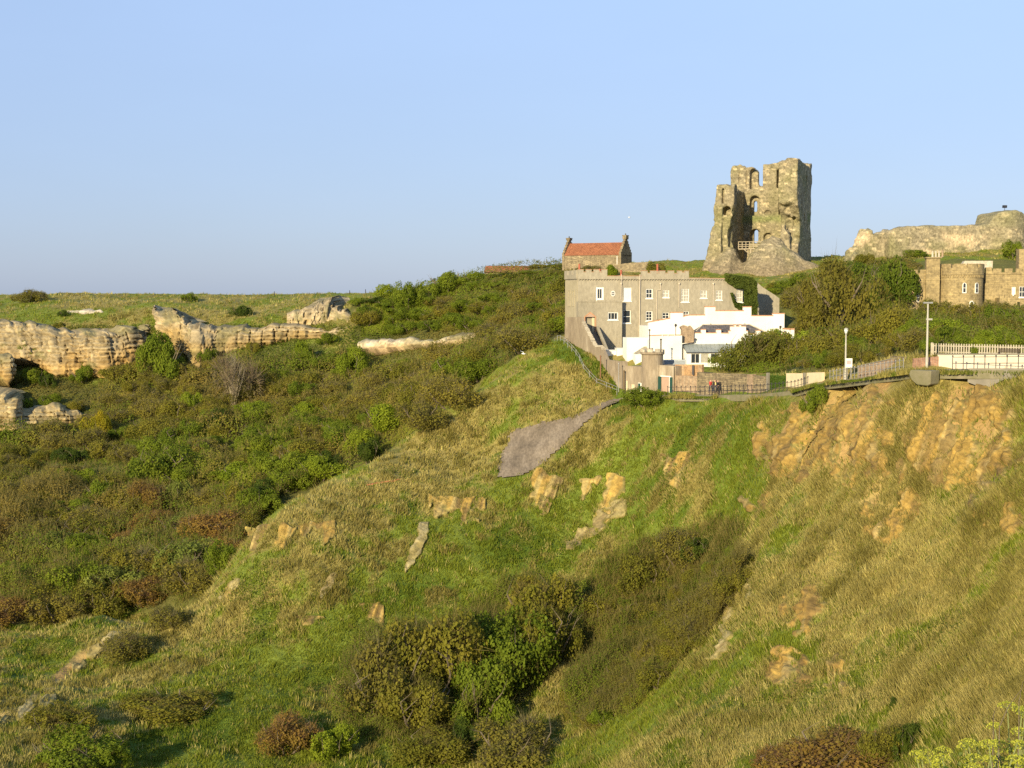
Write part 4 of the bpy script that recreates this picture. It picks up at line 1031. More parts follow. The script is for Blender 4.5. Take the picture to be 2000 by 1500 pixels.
# --- trees and shrubs round the houses
for a in [
 ("treebrown", 1640, 706, 170, 195, 206, "tall brown half-leafed tree behind the right end of the white house"),
 ("treegreen", 1735, 660, 120, 150, 222, "dark green tree against the left wall of the stone castellated house"),
 ("treebrown", 1590, 700, 110, 150, 214, "brown tree with bare pale trunks beside the white house"),
 ("treegreen", 1690, 640, 130, 130, 238, "green tree on the bank under the ruined curtain wall"),
 ("green", 1600, 600, 120, 70, 250, "rounded green bush on the bank right of the castle mound lawn"),
 ("green", 1500, 606, 70, 44, 250, "dark green bush at the foot of the grey gable wing"),
 ("olive", 1525, 585, 60, 34, 256, "olive bush below the castle mound lawn, right of the ivy"),
 ("green", 1572, 580, 80, 44, 258, "leafy green bush below the lawn of the castle mound"),
 ("olive", 1640, 560, 90, 50, 262, "olive bush on the bank below the low dark ruined wall"),
 ("green", 1545, 600, 70, 54, 252, "dark green bush beside the grey stone gable wall"),
 ("olive", 1660, 720, 130, 90, 178, "olive thicket behind the lamp post with the sign"),
 ("olive", 1735, 690, 130, 95, 176, "brownish green bush between the two lamp posts"),
 ("green", 1790, 690, 80, 66, 168, "green bush behind the taller lamp post"),
 ("bright", 1850, 700, 130, 74, 156, "yellow-green rounded bush behind the left end of the picket fence"),
 ("olive", 1890, 690, 130, 98, 182, "olive bush in front of the round stone tower"),
 ("green", 1960, 690, 110, 96, 176, "green bush with white blossom behind the bench"),
 ("olive", 1820, 650, 110, 70, 200, "olive bush under the small stone window by the chimney"),
 ("brown", 1950, 650, 100, 60, 196, "brown bush at the foot of the stone house's right wing"),
 ("windswept", 1440, 728, 110, 82, 180, "dark windswept shrub with white blossom in the walled garden"),
 ("windswept", 1490, 726, 100, 86, 181, "windswept shrub second in the row in the walled garden"),
 ("bright", 1535, 724, 120, 84, 183, "yellow-green shrub in front of the white house's right end"),
 ("olive", 1572, 724, 120, 70, 178, "olive brown shrub in the garden beside the cream gate"),
 ("bright", 1600, 728, 110, 38, 174, "low bright green hedge behind the dark hut roof"),
 ("olive", 1283, 534, 54, 22, 285, "twiggy round bush on the skyline behind the grey house's chimney"),
 ("brown", 1150, 535, 60, 20, 292, "brown bush below the red roofed gable house"),
 ("bright", 1195, 540, 40, 24, 285, "bright green bush just above the grey house's parapet"),
 ("green", 1790, 500, 60, 14, 258, "green bush at the foot of the ruined curtain wall"),
 ("green", 1980, 505, 60, 34, 252, "dark green bush at the foot of the round end of the curtain wall"),
 ("brown", 1770, 540, 70, 34, 246, "brown bush below the left end of the curtain wall"),
]:
    plant_px(a[0], a[1], a[2], a[3], a[4], a[6], D=a[5], rot=0.0 if a[0] == "windswept" else None)
def pick_r(p, rng): return rng.choice(["green", "olive", "brown", "bright"], p=[0.4, 0.35, 0.17, 0.08])
RB = np.array([(1540, 580), (1660, 520), (1780, 510), (1790, 560), (1760, 640), (2040, 610), (2040, 660), (1820, 665), (1640, 710), (1590, 700), (1545, 650)], float)
scatter(RB, 38, 4.0, 165, 262, pick_r, grp("on the bank between the houses and the curtain wall", "on the bank behind the path"), (2.4, 3.6), (0.75, 1.0), 12)
RB2 = np.array([(1560, 722), (1600, 695), (1700, 680), (1830, 662), (2040, 662), (2040, 688), (1830, 690), (1745, 696), (1675, 714), (1610, 725)], float)
scatter(RB2, 34, 2.0, 124, 178, pick_r, grp("close behind the walls along the cliff path", "close behind the path walls"), (1.4, 2.4), (0.75, 1.05), 14)
# --- ground cover under the trees
rng = np.random.default_rng(77)
def cover(name, N, w, label, hgt, seed, pal, tw=0.25, yard=False, foot=False):
    """a continuous blanket of scrub: leaves and twigs gathered near an undulating canopy surface"""
    rng = np.random.default_rng(seed); P = sample(N, w, rng)
    qx, qy = project(P)
    P = P[(d_line(P[:, 0], P[:, 1], PL) > 2.4) & (yard | ~in_poly(P[:, 0], P[:, 1], YARD)) & (foot | ~((in_poly(qx, qy, NOBUSH) | in_poly(qx, qy, NOLEDGE)) & (P[:, 1] > 285)))]
    n = len(P); x, y = P[:, 0], P[:, 1]
    n0 = fbm(x, y, s=0.035, octv=3, seed=seed); n1 = fbm(x, y, s=0.11, octv=3, seed=seed + 1); n2 = fbm(x, y, s=0.6, octv=2, seed=seed + 2)
    hh = hgt * np.clip(0.75 + 1.0 * n1 + 0.25 * n2, 0.12, 1.7)
    lift = np.where(rng.random(n) < 0.72, 0.70 + 0.30 * rng.random(n), rng.random(n))
    P[:, 2] += hh * lift
    D = np.hypot(x, y)
    e = 0.8; f_ = lambda a, b: hgt * (1.0 * fbm(a, b, s=0.11, octv=3, seed=seed + 1)) + h_base(a, b)
    nx_, ny_ = -(f_(x + e, y) - f_(x - e, y)) / (2 * e), -(f_(x, y + e) - f_(x, y - e)) / (2 * e)
    nn = np.stack([nx_, ny_, np.ones(n)], -1); nn /= np.linalg.norm(nn, axis=1)[:, None]
    V_, F_ = quads(P, D * 0.00098 * (0.7 + 0.8 * rng.random(n)), None, rng, 0.8, nn, 2.4)
    t = np.clip(0.5 + 0.9 * n0 + 0.45 * fbm(x, y, s=0.13, octv=2, seed=seed + 6) + 0.16 * rng.normal(size=n), 0, 1) * (len(pal) - 1)
    pl_ = np.array(pal); k = np.minimum(t.astype(int), len(pal) - 2)
    c = pl_[k] + (pl_[k + 1] - pl_[k]) * (t - k)[:, None]; c = c * np.array([1.08, 1.0, 0.72]) * (0.9 + 0.2 * rng.random(n))[:, None]
    m = int(n * tw); q = P[rng.choice(n, m, replace=False)]; Dq = np.hypot(q[:, 0], q[:, 1])
    B_ = q - np.array([0, 0, 0.5]); V2, F2 = blades(B_, (0.9 + 0.9 * rng.random(m)) * min(1, hgt / 1.8), Dq * 0.00042, rng.normal(size=(m, 3)) * np.array([0.35, 0.35, 0]), rng)
    c2 = np.array(TW) * (0.7 + 0.6 * rng.random(m))[:, None]
    link(name, np_mesh(name, V_, F_, np.clip(np.repeat(c, 4, axis=0), 0, 1)), M_LEAF, label=label, cat="undergrowth", kind="stuff")
    if m: link("twigs", np_mesh("twigs", V2, F2, np.clip(np.repeat(c2, 3, axis=0), 0, 1)), M_LEAF, label="bare twigs standing in the " + label.split(" in the ")[-1] if " in the " in label else "bare twigs among the " + label, cat="twigs", kind="stuff")
_ql = [_pp[..., 0], _pp[..., 1]]
PAL = [(0.235, 0.19, 0.055), (0.24, 0.22, 0.05), (0.215, 0.225, 0.038), (0.175, 0.215, 0.028), (0.14, 0.195, 0.022)]
PALG = [(0.17, 0.17, 0.032), (0.14, 0.18, 0.024), (0.125, 0.19, 0.02), (0.18, 0.24, 0.028)]
cover("undergrowth", 230000, np.where(_woodq & (yq < 335), QW, 0), "tangled olive, brown and green scrub filling the wooded valley", 3.3, 201, PAL)
cover("undergrowth", 60000, np.where((yq > 240) & in_poly(*_ql, HILL_POLY), QW, 0), "green bramble cover on the bank left of the grey house", 1.7, 202, PALG, 0.1)
cover("undergrowth", 50000, np.where((yq > 122) & (yq < 262) & (in_poly(*_ql, RB) | in_poly(*_ql, RB2)), QW, 0), "green undergrowth on the bank between path and curtain wall", 2.0, 203, PALG, 0.15)
cover("undergrowth", 52000, np.where((yq > 85) & (yq < 165) & in_poly(*_ql, GUL), QW, 0), "low olive scrub lining the gully's right side", 2.0, 204, [(0.19, 0.16, 0.036), (0.18, 0.19, 0.03), (0.155, 0.205, 0.024), (0.13, 0.19, 0.02)], 0.2)
DIAG = np.array([(1100, 1210), (1180, 1130), (1300, 1060), (1400, 1030), (1455, 1062), (1340, 1150), (1210, 1260), (1130, 1300)], float)
cover("undergrowth", 36000, np.where((yq > 85) & (yq < 170) & in_poly(*_ql, DIAG), QW, 0), "dense dark olive thicket climbing the upper gully", 2.8, 209, [(0.17, 0.165, 0.03), (0.155, 0.19, 0.024), (0.13, 0.185, 0.02)], 0.25)
CLUMP = np.array([(640, 1420), (690, 1320), (830, 1235), (985, 1150), (1075, 1150), (1135, 1195), (1140, 1260), (1030, 1380), (920, 1440), (740, 1460)], float)
cover("undergrowth", 60000, np.where((yq > 85) & (yq < 165) & in_poly(*_ql, CLUMP), QW, 0), "dense olive green thicket in the middle of the gully", 3.0, 205, [(0.17, 0.16, 0.036), (0.15, 0.175, 0.026), (0.14, 0.19, 0.022), (0.17, 0.22, 0.028)], 0.2)
GARD = np.array([(1378, 727), (1392, 705), (1480, 680), (1600, 680), (1650, 712), (1600, 728), (1500, 731)], float)
cover("undergrowth", 16000, np.where((yq > 165) & (yq < 200) & in_poly(*_ql, GARD), QW, 0), "green garden undergrowth below the windswept bushes", 1.5, 207, PALG, 0.1, yard=True)
cover("undergrowth", 40000, np.where((yq > 285) & (in_poly(*_ql, NOBUSH) & (_ql[1] > 640) | in_poly(*_ql, NOLEDGE)), QW, 0), "short rough growth at the foot of the limestone cliffs", 0.7, 208, [(0.17, 0.15, 0.045), (0.13, 0.15, 0.026), (0.11, 0.15, 0.02)], 0.0, foot=True)
_wz = fbm(TG[:-1, :-1, 0], TG[:-1, :-1, 1], s=0.14, octv=3, seed=211) + 0.5 * blobs(_ql[0], _ql[1], G_BLOB)
cover("weeds", 26000, np.where((yq > 60) & (yq < 205) & ~_woodq & (_wz > 0.62), QW, 0), "low leafy green weeds in patches on the grassy slope", 0.55, 206, [(0.085, 0.13, 0.014), (0.13, 0.185, 0.02)], 0.0)
# ------------------------------------------------------------------ ruins carved from solid masonry (surface nets over a density grid)
def surface_nets(F, o, h):
    S = F < 0
    nx, ny, nz = F.shape
    acc = np.zeros((nx - 1, ny - 1, nz - 1, 3)); cnt = np.zeros((nx - 1, ny - 1, nz - 1))
    gi = np.indices(F.shape).astype(float)
    for ax in range(3):
        a = [slice(None)] * 3; b = [slice(None)] * 3
        a[ax] = slice(0, -1); b[ax] = slice(1, None)
        fa, fb = F[tuple(a)], F[tuple(b)]
        cr = (fa < 0) != (fb < 0)
        t = np.where(cr, fa / np.where(cr, fa - fb, 1), 0)
        p = np.stack([gi[k][tuple(a)] for k in range(3)], -1); p[..., ax] += t
        p = p * cr[..., None]
        oth = [k for k in range(3) if k != ax]
        for d0 in (0, 1):
            for d1 in (0, 1):
                sl = [slice(None)] * 3
                sl[ax] = slice(0, F.shape[ax] - 1)
                for k, d in zip(oth, (d0, d1)): sl[k] = slice(d, F.shape[k] - 1 + d)
                acc += p[tuple(sl)]; cnt += cr[tuple(sl)]
    act = cnt > 0
    idx = np.full(act.shape, -1); idx[act] = np.arange(act.sum())
    V = acc[act] / cnt[act][:, None]
    Q = []
    for ax in range(3):
        o1, o2 = [(1, 2), (2, 0), (0, 1)][ax]
        a = [slice(1, -1)] * 3; a[ax] = slice(0, F.shape[ax] - 1)
        b = [slice(1, -1)] * 3; b[ax] = slice(1, F.shape[ax])
        fa, fb = F[tuple(a)] < 0, F[tuple(b)] < 0
        def cell(d1, d2):
            s = [None] * 3; s[ax] = slice(0, F.shape[ax] - 1)
            s[o1] = slice(1 - d1, F.shape[o1] - 1 - d1); s[o2] = slice(1 - d2, F.shape[o2] - 1 - d2)
            return idx[tuple(s)]
        q = np.stack([cell(1, 1), cell(0, 1), cell(0, 0), cell(1, 0)], -1)
        m1 = fa & ~fb; m2 = ~fa & fb
        Q.append(q[m1]); Q.append(q[m2][:, ::-1])
    Q = np.concatenate(Q); Q = Q[(Q >= 0).all(1)]
    return V * h + np.array(o), Q
def sd_box(u, v, z, u0, u1, v0, v1, z0, z1):
    return np.maximum(np.maximum(np.maximum(u0 - u, u - u1), np.maximum(v0 - v, v - v1)), np.maximum(z0 - z, z - z1))
def arch(u, z, uc, hw, z0, z1):
    """2-D distance to an arched opening with a round head ending at z1"""
    zs = z1 - hw
    return np.where(z > zs, np.hypot(u - uc, z - zs) - hw, np.maximum(np.abs(u - uc) - hw, z0 - z))
def grid(u0, u1, v0, v1, z0, z1, h):
    return np.meshgrid(np.arange(u0, u1 + h, h), np.arange(v0, v1 + h, h), np.arange(z0, z1 + h, h), indexing='ij')
def ruin_mesh(name, fr, F, o, h, colf, mat, root, smooth=True):
    for a_ in range(3):
        for e_ in (0, -1):
            s_ = [slice(None)] * 3; s_[a_] = e_; F[tuple(s_)] = np.maximum(F[tuple(s_)], 0.3 * h)
    V, Q = surface_nets(F, o, h)
    c = colf(V)
    P = fr.arr(V[:, 0], V[:, 1], V[:, 2]) - np.array(root_loc(root))
    return link(name, np_mesh(name, P, Q, np.clip(c, 0.02, 1), smooth=smooth), mat, root)
M_RUIN = attr_mat("ruin_stone", 0.95, nscale=2.4, nlo=0.55, nhi=1.4, bmp=0.3)
def stone_cols(V, base=(0.36, 0.27, 0.135), green=0.5, seed=0, moss_z=None):
    u, v, z = V[:, 0], V[:, 1], V[:, 2]
    a = u + v
    row = np.floor(z / 0.42); col_ = np.floor(a / 0.8 + 0.5 * (row % 2))
    st = _hash(col_, row, np.floor(v / 3.0), seed)
    c = np.array(base) * (0.70 + 0.55 * st)[:, None]
    n = fbm(u, v, z, s=0.22, octv=4, seed=seed + 3)
    c = lerp(c, np.array((0.17, 0.165, 0.055)), np.clip(green * (0.35 + 1.1 * n), 0, 0.85))
    c = lerp(c, np.array((0.50, 0.40, 0.23)), sstep(0.86, 0.97, st) * 0.8)
    return c
# --- the keep
KD = 297.0
KO = W(1554.7, 501, KD)
KA = -math.radians(23.4)
KF = Fr(KO, KA)
KF.o = KF.o - KF.u * 18.2                                  # origin: front left corner at court level
h = 0.26
u, v, z = grid(-8, 24.5, -9.5, 18.5, -9, 25, h)
def K(zx, zy, v_=0.0): return KF.hit(1340 + zx * .18669, 280 + zy * .18669, v_)
n1 = fbm(u, v, z, s=0.55, octv=3, seed=301); n2 = fbm(u, v, z, s=0.16, octv=2, seed=305)
nb_ = n1 * 0.28 + n2 * 0.25
def prof(uu, pts): return np.interp(uu, [p[0] for p in pts], [p[1] for p in pts])
# back wall, its broken top read off the photograph
bp = [K(470, 300, 14.5), K(480, 268, 14.5), K(560, 250, 14.5), K(690, 252, 14.5), K(728, 290, 14.5), K(740, 330, 14.5), K(745, 452, 14.5), K(795, 450, 14.5), K(806, 300, 14.5), K(800, 232, 14.5), K(830, 220, 14.5), K(900, 218, 14.5), K(1010, 214, 14.5), (18.2, 21.5)]
bp = [(max(bp[i][0], max([b[0] for b in bp[:i]] or [-9]) + 0.03), bp[i][1]) for i in range(len(bp))]
back = sd_box(u, v, z, bp[0][0], 18.2, 14.3, 17.0, -9, 40)
back = np.maximum(back, (z - prof(u, bp)) * 0.8 + 0.6 * n1)
north = sd_box(u, v, z, 0, 3.0, 2.5, 17.0, -9, 40); ztn = K(560, 470, 6)[1]
north = np.maximum(north, z - (ztn - 0.3 + 0.7 * n1))
ztl = K(420, 436, 0)[1]
front_l = sd_box(u, v, z, -0.1, 4.1, 0, 2.8, -9, 40)
inner = prof(z, [(-9, 4.0), (K(0, 1080)[1], 3.2), (K(0, 1000)[1], 2.6), (K(0, 860)[1], 3.0), (K(0, 780)[1], 3.7), (K(0, 640)[1], 4.05), (30, 4.05)])
front_l = np.maximum(np.maximum(front_l, z - (ztl + 0.6 * n1)), u - (inner + 0.5 * n1))
batter = np.clip((K(0, 600)[1] - z), 0, 30) * 0.145
front_l = np.minimum(front_l, np.maximum(sd_box(u, v, z, -9, 1.5, -6, 2.8, -9, K(0, 600)[1]), np.maximum(-u - batter + 0.3 * n1, -v - batter * 0.9 + 0.3 * n1)))
# right-hand pier and the long outer wall in shade
ztr = K(1080, 152, 0)[1]
right = sd_box(u, v, z, 15.0, 18.2, 0.0, 17.0, -9, 40)
pier = sd_box(u, v, z, 14.1, 18.2, 0.0, 4.2, -9, 40)
brk = prof(z, [(-9, 0.4), (K(0, 1100)[1], 2.0), (K(0, 1000)[1], 3.6), (K(0, 800)[1], 3.4), (K(0, 700)[1], 1.6), (K(0, 640)[1], 0.35), (K(0, 520)[1], 0.0), (40, 0)])
right = np.minimum(right, pier)
right = np.maximum(right, z - (ztr - 0.06 * v + 0.5 * n1 - 0.5 * (u < 15.5)))
right = np.maximum(right, (brk + 0.9 * n1 * (brk > 0.3)) - v)
# a remnant of the broken front beside the pier
stub = np.maximum(sd_box(u, v, z, 14.6, 16.6, 0.6, 2.2, -9, K(0, 840)[1]), z - (K(0, 840)[1] - 2.4 * np.abs(u - 15.4) + 1.6 * n1))
# rubble: what is left of the front wall and its spill
hr = prof(u, [(-8, -7.5), (-5, -6.2), (-2.5, -3.4), (-0.5, -0.4), (2.5, 2.2), (4.2, 1.9), (5.2, K(560, 1200)[1]), (6.3, K(660, 1242)[1]), (7.8, K(740, 1150)[1]), (9.2, K(820, 1085)[1]), (11, K(900, 1045)[1] + 1.0), (13, K(1000, 960)[1]), (14.6, K(1060, 990)[1]), (16.5, K(1150, 1090)[1]), (18.4, K(1220, 1160)[1]), (20, K(1300, 1215)[1] - .2), (22, -1.6), (25, -2.6)])
fall = np.where(v < -0.6, (-0.6 - v) * 0.6 + 0.10 * (-0.6 - v) ** 2, 0.0) + np.where(v > 2.2, (v - 2.2) * 0.9, 0.0)
rub = (z - (hr - fall + 0.55 * n1 + 0.5 * n2)) * 0.75
rub = np.maximum(rub, np.maximum(v - 9.5, np.abs(u - 8.2) - 15.8))
floor_ = z - (-1.2 + 0.8 * n1 + np.clip((v - 8) * 0.14, 0, 1.2)); floor_ = np.maximum(floor_, sd_box(u, v, z, 0.5, 17.7, 1, 16.6, -9, 6))
butt = sd_box(u, v, z, 10.9, 12.6, -2.6, 0.6, -9, K(1040, 1050)[1] - 0.6)
butt2 = np.maximum(sd_box(u, v, z, 12.4, 18.4, -1.6, 1.0, -9, 9), z - (prof(u, [(12.4, K(1040, 1090)[1]), (14.5, K(1120, 1080)[1]), (16, K(1190, 1110)[1]), (18.4, K(1230, 1180)[1])]) + 0.5 * n1))
F = np.minimum.reduce([back, north, front_l, right, stub, rub, floor_, butt2])
F = F + nb_ * 0.55
# openings
def cut(F, D): return np.maximum(F, -D)
def opening(zx0, zx1, zy0, zy1, vw, v0, v1, sc=1.0):
    a = K(zx0, zy1, vw); b = K(zx1, zy0, vw)
    return np.maximum(arch(u, z, (a[0] + b[0]) / 2, abs(b[0] - a[0]) / 2 * sc, a[1], b[1]), np.maximum(v0 - v, v - v1))
F = cut(F, opening(664, 745, 265, 480, 14.3, 13, 16.0))
F = cut(F, opening(664, 766, 546, 756, 14.3, 13, 15.9)); F = cut(F, opening(716, 752, 605, 720, 16.9, 15, 18))
F = cut(F, opening(664, 772, 895, 1045, 14.3, 13, 15.9)); F = cut(F, opening(718, 764, 905, 1045, 16.9, 15, 18))
F = cut(F, opening(946, 992, 268, 470, 14.3, 13, 16.2)); F = cut(F, opening(966, 988, 556, 748, 14.3, 13, 15.8))
F = cut(F, opening(812, 894, 700, 748, 14.3, 13, 14.9)); F = cut(F, opening(808, 896, 935, 1060, 14.3, 13, 15.4))
F = cut(F, opening(383, 470, 655, 752, 0, -1, 2.2)); F = cut(F, np.maximum(opening(374, 398, 470, 632, 0, -1, 0.9), -9))
F = cut(F, opening(546, 556, 300, 440, 14.3, 13, 14.7)); F = cut(F, opening(626, 640, 280, 470, 14.3, 13, 14.7))
F = cut(F, opening(440, 506, 870, 1090, 0.3, -1.5, 1.9)); F = cut(F, opening(596, 618, 655, 760, 9, 8, 12))
F = cut(F, np.maximum(arch(v, z, 8.5, 0.55, 6.0, 10.0), np.maximum(17.3 - u, u - 19))); F = cut(F, np.maximum(arch(v, z, 5.0, 0.4, 10.5, 14.5), np.maximum(17.3 - u, u - 19)))
F = cut(F, np.maximum(arch(v, z, 10.5, 0.45, 15.0, 18.5), np.maximum(17.4 - u, u - 19)))
F = cut(F, opening(1040, 1088, 800, 905, 1.5, 0, 4.0)); F = cut(F, opening(1100, 1140, 760, 860, 2, 0.5, 4.5))
F = cut(F, np.maximum(np.hypot(u - K(615, 1180)[0], z - K(620, 1190)[1]) - 1.15 - 0.4 * n1, np.maximum(-3.5 - v, v - 5)))
def keep_cols(V):
    c = stone_cols(V, (0.275, 0.228, 0.14), 0.45, 7)
    zf = sstep(2.0, -4.0, V[:, 2]); c = lerp(c, np.array((0.20, 0.155, 0.095)) * (0.7 + 0.6 * _hash(np.floor(V[:, 0] * 2.2), np.floor(V[:, 1] * 2.2), np.floor(V[:, 2] * 2.4), 3))[:, None], zf * 0.85)
    ledge = np.exp(-((V[:, 2] - K(800, 790, 14.3)[1]) / 0.9) ** 2) * (V[:, 1] > 12)
    return lerp(c, np.array((0.15, 0.19, 0.05)), ledge * 0.6)
keep = empty("castle_keep", tuple(KF.pt(9, 8, -2)), "tall ruined stone keep with broken walls standing on the castle mound", "castle keep")
ruin_mesh("wall", KF, F, (-8, -9.5, -9), h, keep_cols, M_RUIN, keep)
del u, v, z, n1, n2, F, back, north, front_l, right, rub, floor_
# timber viewing platform in the breach
M_TIMBER = noisy("grey_timber", [(0.3, (0.26, 0.21, 0.14)), (0.7, (0.40, 0.33, 0.22))], 3, 0.85, 4, 0.0)
vt = -0.6
pl = empty("viewing_platform", tuple(KF.pt(*K(677, 1230, vt)[:1], vt, K(677, 1230, vt)[1])), "grey timber viewing platform on a braced post inside the keep's breach", "platform")
uL, zd = K(548, 1106, vt); uR, _ = K(822, 1100, vt); uP, zp = K(677, 1235, vt)
MB().box(KF, uL, uR, vt - 0.1, vt + 3.4, zd - 0.12, zd + 0.12).build("deck", M_TIMBER, pl)
mb = MB(); mb.box(KF, uP - 0.14, uP + 0.14, vt - 0.14, vt + 0.14, zp - 1.2, zd - 0.12); mb.build("post", M_TIMBER, pl)
for zx, zy in ((608, 1125), (742, 1130)):
    a = K(zx, zy, vt); mb = MB(); mb.tube(KF.pt(uP, vt, K(0, 1182)[1]), KF.pt(a[0], vt, zd - 0.12), 0.11, n=4); mb.build("brace", M_TIMBER, pl)
zr = K(0, 1040, vt)[1]; mb = MB()
for k in range(8):
    uu = uL + (uR - uL) * k / 7; mb.box(KF, uu - 0.07, uu + 0.07, vt - 0.07, vt + 0.07, zd + 0.12, zr)
for zz in (zr, zd + 0.55, zd + 0.95): mb.box(KF, uL - 0.1, uR + 0.1, vt - 0.11, vt - 0.075, zz - 0.05, zz + 0.07)
mb.build("railing", M_TIMBER, pl)

# --- ruined curtain wall with its round end
def C5(zx, zy): return 1640 + zx * .18, 380 + zy * .18
CD = 264.0
A = W(*C5(590, 640), CD); B = W(*C5(1560, 640), CD + 3)
CF = fr_between((A[0], A[1], 0), (B[0], B[1], 0))
def Cw(zx, zy, v_=0.0): return CF.hit(*C5(zx, zy), v_)
h = 0.28
tp = [Cw(150, 745), Cw(190, 565), Cw(240, 540), Cw(290, 490), Cw(340, 402), Cw(425, 398), Cw(450, 440), Cw(480, 425), Cw(530, 372), Cw(600, 366), Cw(680, 345), Cw(950, 338), Cw(1190, 342), Cw(1230, 336), Cw(1500, 326), Cw(1590, 312), Cw(2300, 318)]
u, v, z = grid(tp[0][0] - 2, Cw(2450, 300)[0], -6.5, 7, 3.5, 24, h)
n1 = fbm(u, v, z, s=0.6, octv=3, seed=331)
w1 = np.maximum(sd_box(u, v, z, Cw(585, 0)[0], 60, 0, 2.2, 0, 40), z - prof(u, tp) + 0.15 * n1)
w2 = sd_box(u, v, z, tp[0][0] + 0.2, Cw(600, 0)[0], 3.2, 5.4, 0, 40)
w2 = np.maximum(np.minimum(w2, sd_box(u, v, z, Cw(560, 0)[0], Cw(640, 0)[0], 0.2, 5, 0, 40)), (z - prof(u, tp)) * 0.8 + 0.8 * n1)
w3 = np.maximum(sd_box(u, v, z, tp[0][0], Cw(300, 0)[0], 0.5, 5, 0, 40), (z - prof(u, [Cw(150, 745), Cw(170, 650), Cw(225, 620), Cw(260, 700), Cw(320, 760)])) * 0.8 + 0.8 * n1)
uc = Cw(1840, 0)[0]; rd = abs(Cw(1590, 0)[0] - uc)
tower = np.maximum(np.hypot(u - uc, v - 3.2) - rd, z - (Cw(1840, 176)[1] - ((u - uc) / rd) ** 2 * 2.0 - np.clip(np.abs(u - uc) / rd - 0.6, 0, 1) * 6 + 0.3 * n1))
F = np.minimum.reduce([w1, w2, w3, tower]) + 0.10 * n1
def curt_cols(V):
    c = stone_cols(V, (0.30, 0.25, 0.155), 0.45, 21)
    p = sstep(0.05, 0.5, fbm(V[:, 0], V[:, 2] * 1.6, s=0.16, octv=3, seed=71)) * sstep(13.6, 11.4, V[:, 2])
    c = lerp(c, np.array((0.58, 0.44, 0.26)) * (0.8 + 0.4 * _hash(np.floor(V[:, 0] * 1.6), np.floor(V[:, 2] * 2.2), np.floor(V[:, 1] * 0.2), 5))[:, None], p * 0.85)
    return lerp(c, np.array((0.20, 0.19, 0.10)), sstep(13.2, 14.2, V[:, 2] + 0.6 * fbm(V[:, 0], V[:, 1], s=0.3, seed=4)) * 0.45)
cw = empty("curtain_wall", tuple(CF.pt(Cw(1200, 0)[0], 0, 8)), "long ruined castle curtain wall with a rounded tower end", "castle wall")
ruin_mesh("wall", CF, F, (tp[0][0] - 2, -6.5, 3.5), h, curt_cols, M_RUIN, cw)
del u, v, z, n1, F, w1, w2, w3, tower
# beacon box on the round tower
M_DARK = flat("dark_metal", (0.03, 0.03, 0.035), 0.5)
bu, bz = Cw(1846, 180); tb = Cw(1846, 132)[1]
bt = empty("beacon", tuple(CF.pt(bu, 2, bz)), "small dark box on a thin post atop the round wall end", "beacon")
MB().tube(CF.pt(bu, 2, bz - 1.0), CF.pt(bu, 2, tb), 0.05).build("post", M_DARK, bt)
MB().box(CF, bu - 0.36, bu + 0.36, 1.7, 2.3, tb - 0.1, tb + 0.42).build("box", M_DARK, bt)
# low ruined wall on the skyline right of the keep
LW = fr_between(W(1588, 513, 330), W(1668, 513, 328))
h = 0.3; u, v, z = grid(-1, 11.5, -1, 2.5, -3, 3, h); n1 = fbm(u, v, z, s=0.7, octv=3, seed=341)
F = np.maximum(sd_box(u, v, z, 0, 10.6, 0, 1.4, -5, 5), z - 1.35 + 0.5 * n1 + 0.15 * (np.abs(u - 4.4) < 1.2))
lw = empty("ruined_wall", tuple(LW.pt(5, 0, 0)), "low dark ruined wall on the skyline between keep and curtain wall", "ruined wall")
ruin_mesh("wall", LW, F, (-1, -1, -3), h, lambda V: stone_cols(V, (0.10, 0.10, 0.085), 0.6, 5), M_RUIN, lw)
h = 0.2; LF = Fr(W(1625, 518, 322), 0); u, v, z = grid(-1.6, 1.6, -1.2, 1.2, -1.5, 2, h); n1 = fbm(u, v, z, s=0.8, octv=3, seed=345)
lm = empty("ruined_wall", tuple(LF.pt(0, 0, 0)), "pale stump of ruined masonry in front of the low dark wall", "ruined wall")
ruin_mesh("wall", LF, np.sqrt((u / 1.15) ** 2 + (v / 0.8) ** 2 + (z / 1.1) ** 2) - 1 + 0.3 * n1, (-1.6, -1.2, -1.5), h, lambda V: stone_cols(V, (0.40, 0.32, 0.2), 0.3, 5), M_RUIN, lm)
# ------------------------------------------------------------------ house materials
M_RENDER = noisy("grey_render", [(0.3, (0.27, 0.235, 0.165)), (0.5, (0.33, 0.285, 0.20)), (0.72, (0.38, 0.33, 0.235))], 0.22, 0.92, 8, 0.02, stretch=(1, 1, 0.45), second=(3.0, 0.86, 1.1))
M_WALLR = noisy("lime_streaked_render", [(0.3, (0.22, 0.17, 0.115)), (0.55, (0.29, 0.23, 0.155)), (0.72, (0.46, 0.39, 0.28))], 0.5, 0.92, 8, 0.03, stretch=(1, 1, 0.3), second=(3.0, 0.85, 1.1))
M_WHITE = noisy("white_render", [(0.3, (0.66, 0.62, 0.53)), (0.7, (0.76, 0.73, 0.65))], 0.4, 0.85, 6, 0.01)
M_PAINT = flat("white_paint", (0.78, 0.74, 0.64), 0.5, var=0.05)
M_TERRA = noisy("terracotta", [(0.3, (0.38, 0.19, 0.10)), (0.7, (0.50, 0.28, 0.155))], 2.5, 0.85, 4, 0.0)
M_POT = flat("red_pot", (0.38, 0.11, 0.06), 0.7)
M_SLATE = masonry("slate", (0.085, 0.08, 0.085), (0.13, 0.115, 0.115), (0.05, 0.05, 0.055), 0.35, 0.22, 0.02, (0.8, 1.2), 0.01)
M_LEAD = noisy("grey_metal_roof", [(0.3, (0.20, 0.22, 0.20)), (0.7, (0.32, 0.33, 0.29))], 0.8, 0.6, 4, 0.0)
